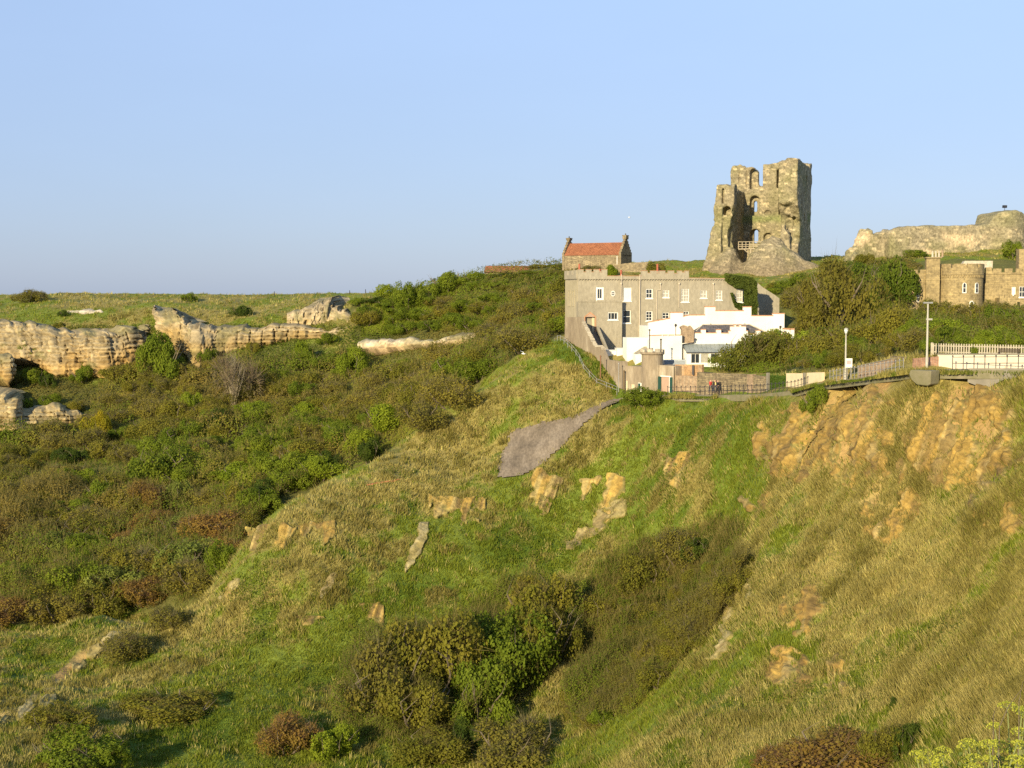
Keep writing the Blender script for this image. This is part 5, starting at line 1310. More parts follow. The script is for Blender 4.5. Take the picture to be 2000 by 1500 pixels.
M_PIPE = flat("cream_pipe", (0.52, 0.44, 0.33), 0.6)
M_IRON = flat("dark_iron", (0.045, 0.04, 0.04), 0.55, spec=0.4)
M_GALV = flat("grey_steel", (0.30, 0.29, 0.27), 0.55, 0.2)
M_STONE = masonry("house_stone", (0.35, 0.265, 0.13), (0.27, 0.205, 0.105), (0.20, 0.16, 0.10), 0.75, 0.32, 0.015, (0.75, 1.15), 0.03)
M_RUBBLE = masonry("rubble_stone", (0.32, 0.25, 0.145), (0.20, 0.155, 0.095), (0.16, 0.13, 0.085), 0.5, 0.24, 0.03, (0.65, 1.2), 0.06)
M_BRICK = masonry("red_brick", (0.40, 0.20, 0.12), (0.30, 0.14, 0.085), (0.30, 0.24, 0.18), 0.24, 0.085, 0.012, (0.75, 1.15), 0.02)
M_PINKB = masonry("pink_brick", (0.37, 0.25, 0.155), (0.30, 0.20, 0.125), (0.32, 0.26, 0.18), 0.24, 0.085, 0.012, (0.75, 1.15), 0.02)
M_OBRICK = masonry("ochre_brick", (0.48, 0.29, 0.13), (0.36, 0.19, 0.09), (0.32, 0.25, 0.17), 0.24, 0.085, 0.012, (0.75, 1.15), 0.02)
M_TILE = masonry("red_pantile", (0.34, 0.135, 0.062), (0.28, 0.105, 0.05), (0.19, 0.075, 0.04), 0.3, 0.26, 0.03, (0.8, 1.15), 0.03)
M_CREAM = flat("cream_paint", (0.60, 0.49, 0.31), 0.75, var=0.08, scale=1.5)
M_CREAMW = noisy("cream_render", [(0.3, (0.50, 0.43, 0.32)), (0.7, (0.60, 0.53, 0.40))], 0.6, 0.85, 6, 0.01)
M_DGREEN = flat("dark_green_paint", (0.018, 0.06, 0.045), 0.5)
M_PINK = noisy("pink_render", [(0.3, (0.36, 0.24, 0.17)), (0.7, (0.44, 0.30, 0.21))], 0.8, 0.9, 6, 0.01)
M_CONC = noisy("concrete", [(0.3, (0.17, 0.15, 0.115)), (0.7, (0.26, 0.23, 0.175))], 0.8, 0.92, 6, 0.03)
M_STEP = flat("stone_step", (0.24, 0.2, 0.15), 0.9)
M_COPE = noisy("pale_coping_stone", [(0.3, (0.34, 0.29, 0.21)), (0.7, (0.56, 0.49, 0.37))], 2.5, 0.9, 5, 0.05)
m, nt, bs = new_mat("window_glass"); bs.inputs["Base Color"].default_value = (0.03, 0.035, 0.04, 1); bs.inputs["Roughness"].default_value = 0.08; bs.inputs["Specular IOR Level"].default_value = 0.6
M_GLASS = m
M_CURT = flat("net_curtain", (0.36, 0.33, 0.26), 0.6, var=0.2)
M_BLIND = flat("white_blind", (0.72, 0.68, 0.57), 0.6, var=0.04)

def wall_open(mb, fr, v0, u0, u1, z0, z1, ops, t=0.3, back=True):
    """upright wall with rectangular holes and reveals"""
    us = sorted(set([u0, u1] + [a for o in ops for a in o[:2]])); zs = sorted(set([z0, z1] + [a for o in ops for a in o[2:4]]))
    inside = lambda u, z: any(o[0] < u < o[1] and o[2] < z < o[3] for o in ops)
    for a, b in zip(us[:-1], us[1:]):
        for c, d in zip(zs[:-1], zs[1:]):
            if inside((a + b) / 2, (c + d) / 2): continue
            mb.quad(fr.pt(a, v0, c), fr.pt(b, v0, c), fr.pt(b, v0, d), fr.pt(a, v0, d))
    for a, b, c, d in [o[:4] for o in ops]:
        P = lambda u, w, z: fr.pt(u, w, z); w0, w1 = v0, v0 + t
        mb.quad(P(a, w0, c), P(a, w0, d), P(a, w1, d), P(a, w1, c)); mb.quad(P(b, w0, d), P(b, w0, c), P(b, w1, c), P(b, w1, d))
        mb.quad(P(a, w0, d), P(b, w0, d), P(b, w1, d), P(a, w1, d)); mb.quad(P(b, w0, c), P(a, w0, c), P(a, w1, c), P(b, w1, c))
        mb.quad(P(a, w1, c), P(b, w1, c), P(b, w1, d), P(a, w1, d))
def window(parent, fr, v0, o, nx=2, ny=2, pane=None, frame=None, sill=True, fw=0.09, name="window", label=None):
    a, b, c, d = o; v = v0 + 0.08
    mb = MB()
    mb.box(fr, a, a + fw, v, v + .1, c, d); mb.box(fr, b - fw, b, v, v + .1, c, d); mb.box(fr, a + fw, b - fw, v, v + .1, d - fw, d); mb.box(fr, a + fw, b - fw, v, v + .1, c, c + fw)
    for i in range(1, nx):
        x = a + (b - a) * i / nx; mb.box(fr, x - .025, x + .025, v + .02, v + .08, c + fw, d - fw)
    for j in range(1, ny):
        y = c + (d - c) * j / ny; w = .035 if (ny == 2 or j == ny // 2) else .022; mb.box(fr, a + fw, b - fw, v + .015, v + .085, y - w, y + w)
    w_ = mb.build(name, frame or M_PAINT, parent, label)
    MB().box(fr, a + fw * .5, b - fw * .5, v + .085, v + .11, c + fw * .5, d - fw * .5).build("pane", pane or M_GLASS, w_)
    if sill: MB().box(fr, a - .1, b + .1, v0 - .09, v0 - .003, c - .14, c - .005).build("sill", M_STEP if pane is None else M_PAINT, w_)
    return w_
def battlement(mb, fr, v0, v1, pts, z0):
    """parapet whose top follows (u, z) steps"""
    poly = [(pts[0][0], z0)] + list(pts) + [(pts[-1][0], z0)]
    mb.prism(fr, poly, v0, v1)
def merlons(u0, u1, zlo, zhi, n, frac=0.62):
    """step profile of n merlons between u0 and u1"""
    w = (u1 - u0) / (n - 1 + frac); L = []
    for i in range(n):
        a = u0 + i * w; b = a + w * frac
        L += [(a, zhi), (b, zhi)]
        if i < n - 1: L += [(b, zlo), (a + w, zlo)]
    return L
def coping(mb, fr, v0, v1, pts, th=0.09, o=0.06):
    for (a, z), (b, z2) in zip(pts[:-1], pts[1:]):
        if b - a > 0.05 and abs(z - z2) < 0.6 * (b - a): mb.prism(fr, [(a - o, z + .003), (b + o, z2 + .003), (b + o, z2 + th), (a - o, z + th)], v0 - o, v1 + o)

# ------------------------------------------------------------------ grey castellated house
def Z1(zx, zy): return 1080 + zx * .16, 440 + zy * .16
def Z3(zx, zy): return 1300 + zx * .18, 520 + zy * .18
GF = Fr(W(1128, 690, 206.0), math.radians(10.8)); GF.o = GF.o * np.array([1, 1, 0])
def G(zx, zy, v=0.0): return GF.hit(*Z1(zx, zy), v)
def G3(zx, zy, v=0.0): return GF.hit(*Z3(zx, zy), v)
UE = G3(835, 300)[0]; DEP = 8.4
zb = G(300, 1560)[1] - 1.0; zc = G(900, 655)[1]
gh = empty("grey_house", tuple(GF.pt(UE / 2, DEP / 2, zb + 1)), "long grey rendered castellated house behind the white house", "house")
OPS = {}
def go(key, x0, x1, y0, y1, f=G): a = f(x0, y1); b = f(x1, y0); OPS[key] = (a[0], b[0], a[1], b[1])
go("a", 522, 620, 755, 915); go("b", 858, 957, 757, 925); go("c", 1133, 1217, 775, 893); go("d", 1340, 1420, 790, 882); go("e", 1565, 1662, 775, 937); go("f", 1797, 1880, 795, 890)
go("g", 545, 615, 262, 367, G3); go("h", 768, 838, 248, 390, G3); go("i", 850, 950, 1035, 1195); go("j", 1133, 1215, 1048, 1167); go("k", 1335, 1420, 1065, 1140); go("l", 1590, 1660, 1050, 1120)
mb = MB()
wall_open(mb, GF, 0.0, 0, UE, zb, zc, [OPS[k] for k in OPS if k != "a"] + [OPS["a"]])
# back, ends, roof
mb.quad(GF.pt(0, DEP, zb), GF.pt(0, 0, zb), GF.pt(0, 0, zc), GF.pt(0, DEP, zc)); mb.quad(GF.pt(UE, 0, zb), GF.pt(UE, DEP, zb), GF.pt(UE, DEP, zc), GF.pt(UE, 0, zc))
mb.quad(GF.pt(UE, DEP, zb), GF.pt(0, DEP, zb), GF.pt(0, DEP, zc), GF.pt(UE, DEP, zc)); mb.quad(GF.pt(0, 0, zc), GF.pt(UE, 0, zc), GF.pt(UE, DEP, zc), GF.pt(0, DEP, zc))
mb.build("wall", M_RENDER, gh)
# corbel table and parapets
mb = MB(); zt1, zt2, zt3, zt4 = G(0, 540)[1], G(0, 618)[1], G(0, 553)[1], G(0, 640)[1]; dz = 0.38
pf = merlons(0.0, G(662, 0)[0], zt1 - dz, zt1, 4, .7) + [(G(662, 0)[0] + .01, zt2), (G(1080, 0)[0], zt2)] + merlons(G(1082, 0)[0], G(1480, 0)[0], zt3 - dz * .9, zt3, 4, .68) + [(G(1482, 0)[0], zt3 - dz), (G(1520, 0)[0], zt3 - dz), (G(1522, 0)[0], zt3), (G(1575, 0)[0], zt3), (G(1576, 0)[0], zt3 - .2), (G(1610, 0)[0], zt3 - .2), (G(1612, 0)[0], zt3), (G(1660, 0)[0], zt3), (G(1662, 0)[0], zt4), (UE, zt4 - .1)]
battlement(mb, GF, -0.18, 0.22, pf, zc)
LE = Fr(GF.pt(0, DEP, 0), GF.a - math.pi / 2)               # left end wall, u runs towards the viewer
LE = Fr(GF.pt(0, 0, 0), GF.a + math.pi / 2)
pe = [(u, z) for u, z in merlons(0.23, DEP, zt1 - .75, zt1 - .05, 3, .6)]
for i in range(0, 1):
    battlement(mb, LE, 0.18, -0.22, pe, zc)
mb.build("parapet", M_RENDER, gh)
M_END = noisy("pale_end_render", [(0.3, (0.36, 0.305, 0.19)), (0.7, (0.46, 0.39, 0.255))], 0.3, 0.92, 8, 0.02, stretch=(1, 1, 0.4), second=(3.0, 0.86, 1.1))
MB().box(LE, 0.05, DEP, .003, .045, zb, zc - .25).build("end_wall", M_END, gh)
mb = MB(); n = 62
for k in range(n):
    u = UE * (k + .5) / n; mb.prism(GF, [(u - .07, zc - .02), (u + .07, zc - .02), (u + .05, zc - .2), (u - .05, zc - .2)], -0.16, -0.003)
mb.box(GF, 0, UE, -0.2, -0.19, zc - .05, zc + .08); mb.build("corbel_table", M_RENDER, gh)
mb = MB(); coping(mb, GF, -0.18, 0.22, pf, .07, .04); mb.build("coping", M_TERRA, gh)
W_ = {"a": window(gh, GF, 0, OPS["a"], 2, 1, M_GLASS, fw=.3), "b": window(gh, GF, 0, OPS["b"], 1, 1, M_BLIND, fw=.06), "c": window(gh, GF, 0, OPS["c"], 2, 2, M_GLASS, fw=.12), "d": window(gh, GF, 0, OPS["d"], 2, 2, M_CURT), "e": window(gh, GF, 0, OPS["e"], 3, 4, M_CURT),
      "f": window(gh, GF, 0, OPS["f"], 2, 2, M_CURT), "g": window(gh, GF, 0, OPS["g"], 2, 3, M_CURT), "h": window(gh, GF, 0, OPS["h"], 2, 3, M_CURT), "i": window(gh, GF, 0, OPS["i"], 1, 2, M_GLASS), "j": window(gh, GF, 0, OPS["j"], 2, 3, M_GLASS, fw=.12), "k": window(gh, GF, 0, OPS["k"], 2, 2), "l": window(gh, GF, 0, OPS["l"], 2, 2)}
# round window
cu, cz = G(732, 833); r_ = .36; mb = MB(); P = []
for k in range(20):
    a0, a1 = 2 * math.pi * k / 20, 2 * math.pi * (k + 1) / 20
    mb.prism(GF, [(cu + r_ * math.cos(a0), cz + 1.2 * r_ * math.sin(a0)), (cu + r_ * math.cos(a1), cz + 1.2 * r_ * math.sin(a1)), (cu + .75 * r_ * math.cos(a1), cz + .9 * r_ * math.sin(a1)), (cu + .75 * r_ * math.cos(a0), cz + .9 * r_ * math.sin(a0))], -.05, -.004)
mb.box(GF, cu - .03, cu + .03, -.045, -.006, cz - .32, cz + .32); mb.box(GF, cu - .27, cu + .27, -.043, -.007, cz - .03, cz + .03)
rw = mb.build("round_window", M_PAINT, gh)
MB().prism(GF, [(cu + .74 * r_ * math.cos(2 * math.pi * k / 20), cz + .9 * r_ * math.sin(2 * math.pi * k / 20)) for k in range(20)], -.012, -.003).build("pane", M_GLASS, rw)
# blind recessed panels on the left end wall
mb = MB()
for ua in (1.9, 4.7):
    mb.box(LE, ua, ua + 1.5, .048, .1, zc - 4.3, zc - 4.15); mb.box(LE, ua - .1, ua, .048, .09, zc - 4.3, zc - 1.7); mb.box(LE, ua + 1.5, ua + 1.6, .048, .09, zc - 4.3, zc - 1.7); mb.box(LE, ua, ua + 1.5, .048, .09, zc - 1.85, zc - 1.7)
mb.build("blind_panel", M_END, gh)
# porch block with its own low battlement
pv = -1.25; pu0, pu1 = G(312, 0, pv)[0], G(850, 0, pv)[0]; pzt = G(0, 912, pv)[1]
door = (G(398, 0, pv)[0], G(520, 0, pv)[0], G(0, 1305, pv)[1], G(0, 1120, pv)[1])
wo = (G(675, 0, pv)[0], G(800, 0, pv)[0], G(0, 1158, pv)[1], G(0, 1063, pv)[1])
mb = MB(); wall_open(mb, GF, pv, pu0, pu1, zb, pzt - .25, [door, wo], t=.5)
for a in (pu0, pu1):
    q = [GF.pt(a, pv, zb), GF.pt(a, -.003, zb), GF.pt(a, -.003, pzt - .25), GF.pt(a, pv, pzt - .25)]; mb.quad(*(q if a == pu1 else q[::-1]))
mb.quad(GF.pt(pu0, pv, pzt - .25), GF.pt(pu1, pv, pzt - .25), GF.pt(pu1, -.003, pzt - .25), GF.pt(pu0, -.003, pzt - .25))
pr = [(pu0, pzt - .2), (G(435, 0, pv)[0], pzt - .2)] + merlons(G(440, 0, pv)[0], pu1, pzt - .2, pzt, 4, .86)
battlement(mb, GF, pv - .06, pv + .25, pr, pzt - .3); mb.build("porch", M_RENDER, gh)
window(gh, GF, pv, wo, 3, 1, M_GLASS, fw=.13)
# pointed brick door surround
da, db, dz0, dz1 = door; apx = ((da + db) / 2, G(0, 1075, pv)[1]); mb = MB()
for sgn, e, e2 in ((1, da, da - .16), (-1, db, db + .16)):
    mb.prism(GF, [(e, dz0), (e, dz1), (e2, dz1 + .05), (e2, dz0)], pv - .03, pv + .1)
    mb.prism(GF, [(e, dz1), apx, (apx[0], apx[1] + .22), (e2, dz1 + .05)], pv - .031, pv + .1)
dd = mb.build("doorway", M_TERRA, gh)
MB().prism(GF, [(da, dz1), (db, dz1), apx], pv - .012, pv + .09).build("arch_panel", M_PINK, dd)
MB().box(GF, db - .42, db - .02, pv + .36, pv + .44, dz0, dz1).build("door", M_CREAM, dd)
# pipes
for k, (x, y0, y1, hd, x2) in enumerate([(1058, 600, 1370, 0, None), (832, 600, 900, 1, None), (1268, 790, 1150, 0, 1312), (1540, 715, 1000, 1, None), (1958, 730, 985, 1, None)]):
    mb = MB(); a = G(x, y0); b = G(x, y1); mb.tube(GF.pt(a[0], -.24 if y0 < 650 else -.08, a[1]), GF.pt(a[0], -.08, b[1]), .075 if k == 0 else .055, n=6)
    if x2: c_ = G(x2, 720); mb.tube(GF.pt(a[0], -.08, a[1]), GF.pt(c_[0], -.08, a[1]), .055); mb.tube(GF.pt(c_[0], -.08, a[1]), GF.pt(c_[0], -.08, c_[1]), .055)
    o = mb.build("drainpipe", M_PIPE, gh)
    if hd or x2:
        hx, hy = G(x2 or x, 715); MB().lathe(GF.pt(hx, -.1, hy - .1), [(.06, -.1), (.17, .1), (.17, .25)], 8).build("hopper", M_PIPE, o)
mb = MB()
for y in (1245, 1310): a = G(1065, y); b = G(1175, y - 10); mb.tube(GF.pt(a[0], -.08, a[1]), GF.pt(b[0], -.08, b[1]), .05)
mb.build("drainpipe", M_PIPE, gh)
# chimney pots
for x, yb, yt, v_ in ((322, 545, 470, 1.5), (570, 560, 530, 3.0), (590, 560, 532, 3.2), (832, 612, 545, 2.0), (1275, 560, 470, 3.0)):
    a = G(x, yb, v_); t = G(x, yt, v_); c_ = MB().box(GF, a[0] - .45, a[0] + .45, v_ - .35, v_ + .35, zc - .1, a[1]).build("chimney", M_RENDER, gh)
    MB().lathe(GF.pt(a[0], v_, a[1] - .02), [(.2, 0), (.15, .1), (.15, (t[1] - a[1]) * .85), (.19, t[1] - a[1])], 10).build("pot", M_POT, c_)
# grey gable wing behind the ivy
w0 = GF.hit(*Z3(985, 250), 6.5); w1 = GF.hit(*Z3(1235, 350), 6.5); mb = MB()
mb.prism(GF, [(w0[0] - 2, zb), (w1[0], zb), (w1[0], w1[1]), (GF.hit(*Z3(1190, 310), 6.5)[0], GF.hit(*Z3(1190, 315), 6.5)[1]), (GF.hit(*Z3(1050, 225), 6.5)[0], GF.hit(*Z3(1050, 225), 6.5)[1]), (w0[0], GF.hit(*Z3(985, 170), 6.5)[1]), (w0[0] - 2, GF.hit(*Z3(985, 150), 6.5)[1])], 6.5, 11.0)
mb.build("gable_wing", M_RENDER, gh)
# ivy on the right-hand end: a thing that hangs on the wall
rng = np.random.default_rng(5); n = 9000; U = []
pv_ = [(640, 75), (720, 95), (800, 105), (935, 120), (985, 190), (990, 300), (985, 430), (985, 520), (930, 520), (925, 440), (870, 430), (850, 410), (845, 250), (760, 240), (700, 200), (650, 170), (632, 110)]
ip = np.array([G3(*q) for q in pv_])
cand = rng.uniform(ip.min(0), ip.max(0), (60000, 2)); cand = cand[in_poly(cand[:, 0], cand[:, 1], ip)][:n]
ip2 = np.array([G3(*q) for q in [(700, 290), (715, 290), (735, 360), (770, 395), (850, 410), (840, 470), (790, 465), (750, 440), (730, 390)]]); c2 = rng.uniform(ip2.min(0), ip2.max(0), (9000, 2)); c2 = c2[in_poly(c2[:, 0], c2[:, 1], ip2)][:1500]
cand = np.concatenate([cand, c2]); n = len(cand)
vv = -.05 - rng.random(n) * (.25 + .5 * np.clip(.5 + fbm(cand[:, 0], cand[:, 1], s=.7, octv=2, seed=6), 0, 1))
P = GF.arr(cand[:, 0], vv, cand[:, 1]); V_, F_ = quads(P, .22 * (.6 + .8 * rng.random(n)), None, rng, .9, np.array([[.2, -1, .4]]), .8)
c = lerp(np.array([.07, .10, .016]), np.array([.15, .18, .03]), np.clip(.5 + .6 * fbm(cand[:, 0], cand[:, 1], s=.5, octv=2, seed=8) + .2 * rng.normal(size=n), 0, 1))
link("ivy", np_mesh("ivy", V_, F_, np.repeat(c, 4, axis=0)), M_LEAF, label="green ivy covering the right end of the grey castellated house", cat="ivy")

# ------------------------------------------------------------------ steps and retaining wall at the left of the house
A = W(1106, 690, 206.2); B = W(1221, 757, 186.0)
RF = fr_between((A[0], A[1], 0), (B[0], B[1], 0))
def Z2(zx, zy): return 1080 + zx * .16, 600 + zy * .16
def R_(zx, zy, v=0.0): return RF.hit(*Z2(zx, zy), v)
rt = [R_(150, 120), R_(345, 120), R_(360, 175), R_(430, 320), R_(515, 478), R_(590, 480), R_(612, 520), R_(660, 640), R_(780, 655), R_(880, 660)]
base = [R_(880, 1010), R_(600, 900), R_(300, 720), R_(145, 520)]
rw_ = empty("retaining_wall", tuple(RF.pt(*R_(500, 760)[:1], 0, R_(500, 760)[1])), "tall streaked grey wall stepping down beside the stairs of the grey house", "wall")
MB().prism(RF, rt + base, -.05, .4).build("wall", M_WALLR, rw_)
mb = MB(); rg = random.Random(3)
for (a, za), (b, zb_) in zip(rt[2:6], rt[3:7]):
    L = math.hypot(b - a, zb_ - za); k = max(1, int(L / .35))
    for i in range(k):
        t = (i + .5) / k; u_, z_ = a + (b - a) * t, za + (zb_ - za) * t; s = rg.uniform(.14, .24)
        mb.box(RF, u_ - s, u_ + s, -.1 + rg.uniform(-.05, .05), .42, z_ - .08, z_ + rg.uniform(.06, .2))
mb.build("coping", M_COPE, rw_)
# the stair: from the door down to the yard
p0 = GF.pt((da + db) / 2 + .1, pv - .2, dz0); e_u, e_z = R_(610, 525, 1.6)[0], R_(610, 540)[1]; p1 = RF.pt(e_u, 1.5, e_z - .9)
st = empty("stone_stairs", tuple(p1), "stone stairs climbing between walls to the pointed doorway", "stairs")
d = np.array([p1[0] - p0[0], p1[1] - p0[1]]); L = np.linalg.norm(d); SFr = Fr((p0[0], p0[1], 0), math.atan2(d[1], d[0])); N = 16
mb = MB()
for k in range(N):
    zt = p0[2] + (p1[2] - p0[2]) * k / N; mb.box(SFr, L * k / N, L * (k + 1) / N, -.85, .75, zb - 1, zt)
mb.build("steps", M_STEP, st)
mb = MB(); mb.prism(SFr, [(.3, zb - 1), (.3, p0[2] + .9), (L, p1[2] + .55), (L, zb - 1)], .78, 1.15); mb.build("side_wall", M_RENDER, st)
# yard wall between house and white block, lean dark post walls
mb = MB(); a = W(*Z1(790, 1330), 199); b = W(*Z1(820, 1500), 199); f_ = Fr((a[0], a[1], 0), GF.a); mb.prism(f_, [(0, a[2]), (.3, a[2] - 2.6), (-.25, a[2] - 2.6)], 0, .25)
mb.build("stone_fin", M_RENDER, label="thin pointed grey fin of wall standing beside the stairs", cat="wall")

# ------------------------------------------------------------------ white house
WF = Fr(W(1400, 690, 192), math.radians(8)); WF.o = WF.o * np.array([1, 1, 0])
def H(zx, zy, v=0.0): return WF.hit(*Z3(zx, zy), v)
def H2(zx, zy, v=0.0): return WF.hit(*Z2(zx, zy), v)
wz = H(300, 1090)[1] - 1.0
wh = empty("white_house", tuple(WF.pt(0, 3, wz + 1)), "bright white castellated house with terracotta copings in front of the grey house", "house")
vb = 4.2
q = lambda x, y: H(x, y, vb)
q2 = lambda x, y: H2(x, y, vb)
rear = [q2(1165, 188), q2(1290, 165), q2(1425, 140), q2(1435, 135), q2(1440, 70), q2(1585, 68), q2(1590, 118), (q(250, 0)[0], q(0, 535)[1]), q(425, 533), q(430, 530), q(396, 530), q(397, 443), q(540, 443), q(541, 487), q(845, 487), q(846, 445), q(930, 445), q(931, 541), q(1165, 541), q(1168, 517), q(1290, 517)]
# make u monotone
rr = []; mu = -1e9
for p_ in rear:
    mu = max(mu, p_[0]); rr.append((mu, p_[1]))
ru1 = rr[-1][0]
mb = MB(); battlement(mb, WF, vb, vb + 5.0 if False else vb + .45, rr, wz)
zr = min(p_[1] for p_ in rr) - .5
mb.box(WF, rr[0][0], ru1, vb + .46, vb + 5.5, wz, zr); mb.build("wall", M_WHITE, wh)
mb = MB()
# small crenel notches on the coping
def notched(L, step, gap):
    out = []
    for (a, z), (b, z2) in zip(L[:-1], L[1:]):
        if b - a > .4:
            n = max(1, int(round((b - a) / step)))
            for k in range(n):
                s0, s1 = k / n, (k + 1) / n - (gap / (b - a) if k < n - 1 else 0)
                out.append(((a + (b - a) * s0, z + (z2 - z) * s0), (a + (b - a) * s1, z + (z2 - z) * s1)))
    return out
for sg_ in zip(rr[:-1], rr[1:]):
    mb = MB()
    for p_, r_2 in notched(list(sg_), 1.3, .05): coping(mb, WF, vb, vb + .45, [p_, r_2], .14, .05)
    if mb.V: mb.build("coping", M_TERRA, wh)
# front block with hipped slate roof
fv = 0.6
f = lambda x, y: H(x, y, fv)
fr_ = [(f(313, 0)[0], f(0, 728)[1]), f(388, 728), f(390, 690), f(436, 690), f(438, 728), f(552, 728), f(554, 692), f(602, 692), f(604, 730), f(686, 730), f(688, 705), f(705, 705), f(706, 655), f(745, 655), f(746, 640), f(765, 640), f(766, 655), f(800, 655), f(801, 640), f(820, 640), f(821, 655), f(872, 655), f(874, 705), f(892, 705), f(894, 736), f(980, 738), f(982, 700), f(1030, 700), f(1032, 738), f(1142, 740), f(1144, 716), f(1190, 716), f(1192, 742), f(1282, 742), f(1284, 722), f(1310, 722)]
mb = MB(); battlement(mb, WF, fv, fv + .4, fr_, wz); mb.box(WF, fr_[0][0], fr_[-1][0], fv + .41, vb - .01, wz, f(0, 760)[1])
mb.build("front_wall", M_WHITE, wh)
for p_, r_2 in zip(fr_[:-1], fr_[1:]):
    if r_2[0] - p_[0] > .12:
        mb = MB(); coping(mb, WF, fv, fv + .4, [p_, r_2], .13, .03)
        if mb.V: mb.build("coping", M_TERRA, wh)
rv0, rv1 = fv + .5, vb - .05; za = f(0, 745)[1]; zt_ = H(0, 636, 2.4)[1]; x0, x1 = H(300, 0, 1)[0], H(1150, 0, 1)[0]; xa, xb = H(412, 0, 2.4)[0], H(918, 0, 2.4)[0]; vm = 2.4
mb = MB(); mb.add([WF.pt(x0, rv0, za), WF.pt(x1, rv0, za), WF.pt(x1, rv1, za), WF.pt(x0, rv1, za), WF.pt(xa, vm, zt_), WF.pt(xb, vm, zt_)], [(0, 1, 5, 4), (1, 2, 5), (2, 3, 4, 5), (3, 0, 4)])
roof = mb.build("roof", M_SLATE, wh)
mb = MB(); mb.tube(WF.pt(x0, rv0, za + .03), WF.pt(xa, vm, zt_ + .03), .07); mb.tube(WF.pt(x1, rv0, za + .03), WF.pt(xb, vm, zt_ + .03), .09); mb.tube(WF.pt(xa, vm, zt_ + .02), WF.pt(xb, vm, zt_ + .02), .06); mb.build("ridge_tiles", M_COPE, roof)
for x, y in ((490, 622), (860, 620)):
    a = H(x, 640, 3.4); b = H(x, y, 3.4); MB().tube(WF.pt(a[0], 3.4, a[1] - .3), WF.pt(b[0], 3.4, b[1]), .09).build("vent_pipe", M_IRON, wh)
# peeled pink pier
pk = [H(178, 835, .3), H(305, 830, .3), H(312, 700, .3), H(285, 660, .3), H(270, 645, .3), H(255, 665, .3), H(235, 650, .3), H(205, 640, .3), H(165, 660, .3), H(182, 690, .3)]
MB().prism(WF, pk, .3, 1.2).build("pier", M_PINKB, wh)
# left front block
lv = -.6
l_ = lambda x, y: H2(x, y, lv)
lt = [l_(1180, 352), l_(1330, 345), l_(1332, 362), l_(1350, 362), l_(1352, 345), l_(1400, 345), l_(1402, 362), l_(1420, 362), l_(1422, 345), l_(1475, 345), l_(1477, 362), l_(1495, 362), l_(1497, 345), l_(1576, 345)]
mb = MB(); battlement(mb, WF, lv, lv + .4, lt, wz); mb.box(WF, lt[0][0] + .02, lt[-1][0] - .02, lv + .41, vb - .02, wz, lt[0][1] - .6); mb.build("side_wall", M_WHITE, wh)
for p_, r_2 in zip(lt[:-1], lt[1:]):
    if r_2[0] - p_[0] > .35:
        mb = MB(); coping(mb, WF, lv, lv + .4, [p_, r_2], .12, .04)
        if mb.V: mb.build("coping", M_TERRA, wh)
# verandah: lean-to metal roof on posts
va = -2.0; a0, b0 = H(190, 848, fv)[0], H(860, 848, fv)[0]; zt_ = H(0, 846, fv)[1]; a1, b1 = H(232, 0, va)[0], H(880, 0, va)[0]; ze = H(0, 935, va)[1]
ve = MB(); ve.add([WF.pt(a1, va, ze), WF.pt(b1, va, ze), WF.pt(b0, fv - .003, zt_), WF.pt(a0, fv - .003, zt_), WF.pt(a1, va, ze - .1), WF.pt(b1, va, ze - .1), WF.pt(b0, fv - .003, zt_ - .1), WF.pt(a0, fv - .003, zt_ - .1)], [(0, 1, 2, 3), (7, 6, 5, 4), (0, 4, 5, 1), (1, 5, 6, 2), (3, 7, 4, 0)])
for k in range(15):
    t = k / 14; ve.tube(WF.pt(a1 + (b1 - a1) * t, va, ze + .02), WF.pt(a0 + (b0 - a0) * t, fv - .05, zt_ + .02), .025, n=4)
ver = ve.build("verandah_roof", M_LEAD, wh)
MB().tube(WF.pt(a1, va - .06, ze - .06), WF.pt(b1, va - .06, ze - .06), .07).build("gutter", M_IRON, ver)
zf = H(0, 1060, va)[1]
vo = [(H(x_0, 0, va + .1)[0], H(x_1, 0, va + .1)[0], H(0, 1055, va)[1], H(0, 952, va)[1]) for x_0, x_1 in ((288, 380), (396, 482), (502, 595), (612, 700), (715, 800))]
mb = MB(); wall_open(mb, WF, va + .1, a1 + .1, b1 - .1, wz, ze - .1, vo, t=.4); mb.quad(WF.pt(a1 + .1, fv, wz), WF.pt(a1 + .1, va + .1, wz), WF.pt(a1 + .1, va + .1, ze - .1), WF.pt(a1 + .1, fv, zt_ - .3)); mb.build("verandah_wall", M_PAINT, wh)
for k, o in enumerate(vo): window(wh, WF, va + .1, o, 2 if k == 0 else 1, 1, M_CURT if k == 1 else M_GLASS, fw=.05, sill=False)
mb = MB(); a = H(185, 848, fv - .3); b = H(315, 825, fv - .3); c_ = H(320, 800, fv - .3); mb.tube(WF.pt(a[0], fv - .3, a[1]), WF.pt(b[0], fv - .3, b[1]), .06); mb.tube(WF.pt(b[0], fv - .3, b[1]), WF.pt(c_[0], fv - .3, c_[1]), .06); mb.lathe(WF.pt(c_[0], fv - .3, c_[1]), [(.07, 0), (.18, .15), (.16, .25)], 8); mb.build("flue", M_IRON, wh)
# right-hand outworks
mb = MB(); e0 = H(1295, 0, 2.5); bt_ = [(H(1296, 0, 2.5)[0], H(0, 690, 2.5)[1]), H(1345, 690, 2.5), H(1347, 702, 2.5), H(1356, 702, 2.5), H(1358, 690, 2.5), H(1397, 690, 2.5)]
battlement(mb, WF, 2.5, 3.2, bt_, wz); mb.build("end_wall", M_WHITE, wh)
for c9_ in (bt_[:2], bt_[4:]):
    mb = MB(); coping(mb, WF, 2.5, 3.2, c9_, .22, .03); mb.build("coping", M_TERRA, wh)
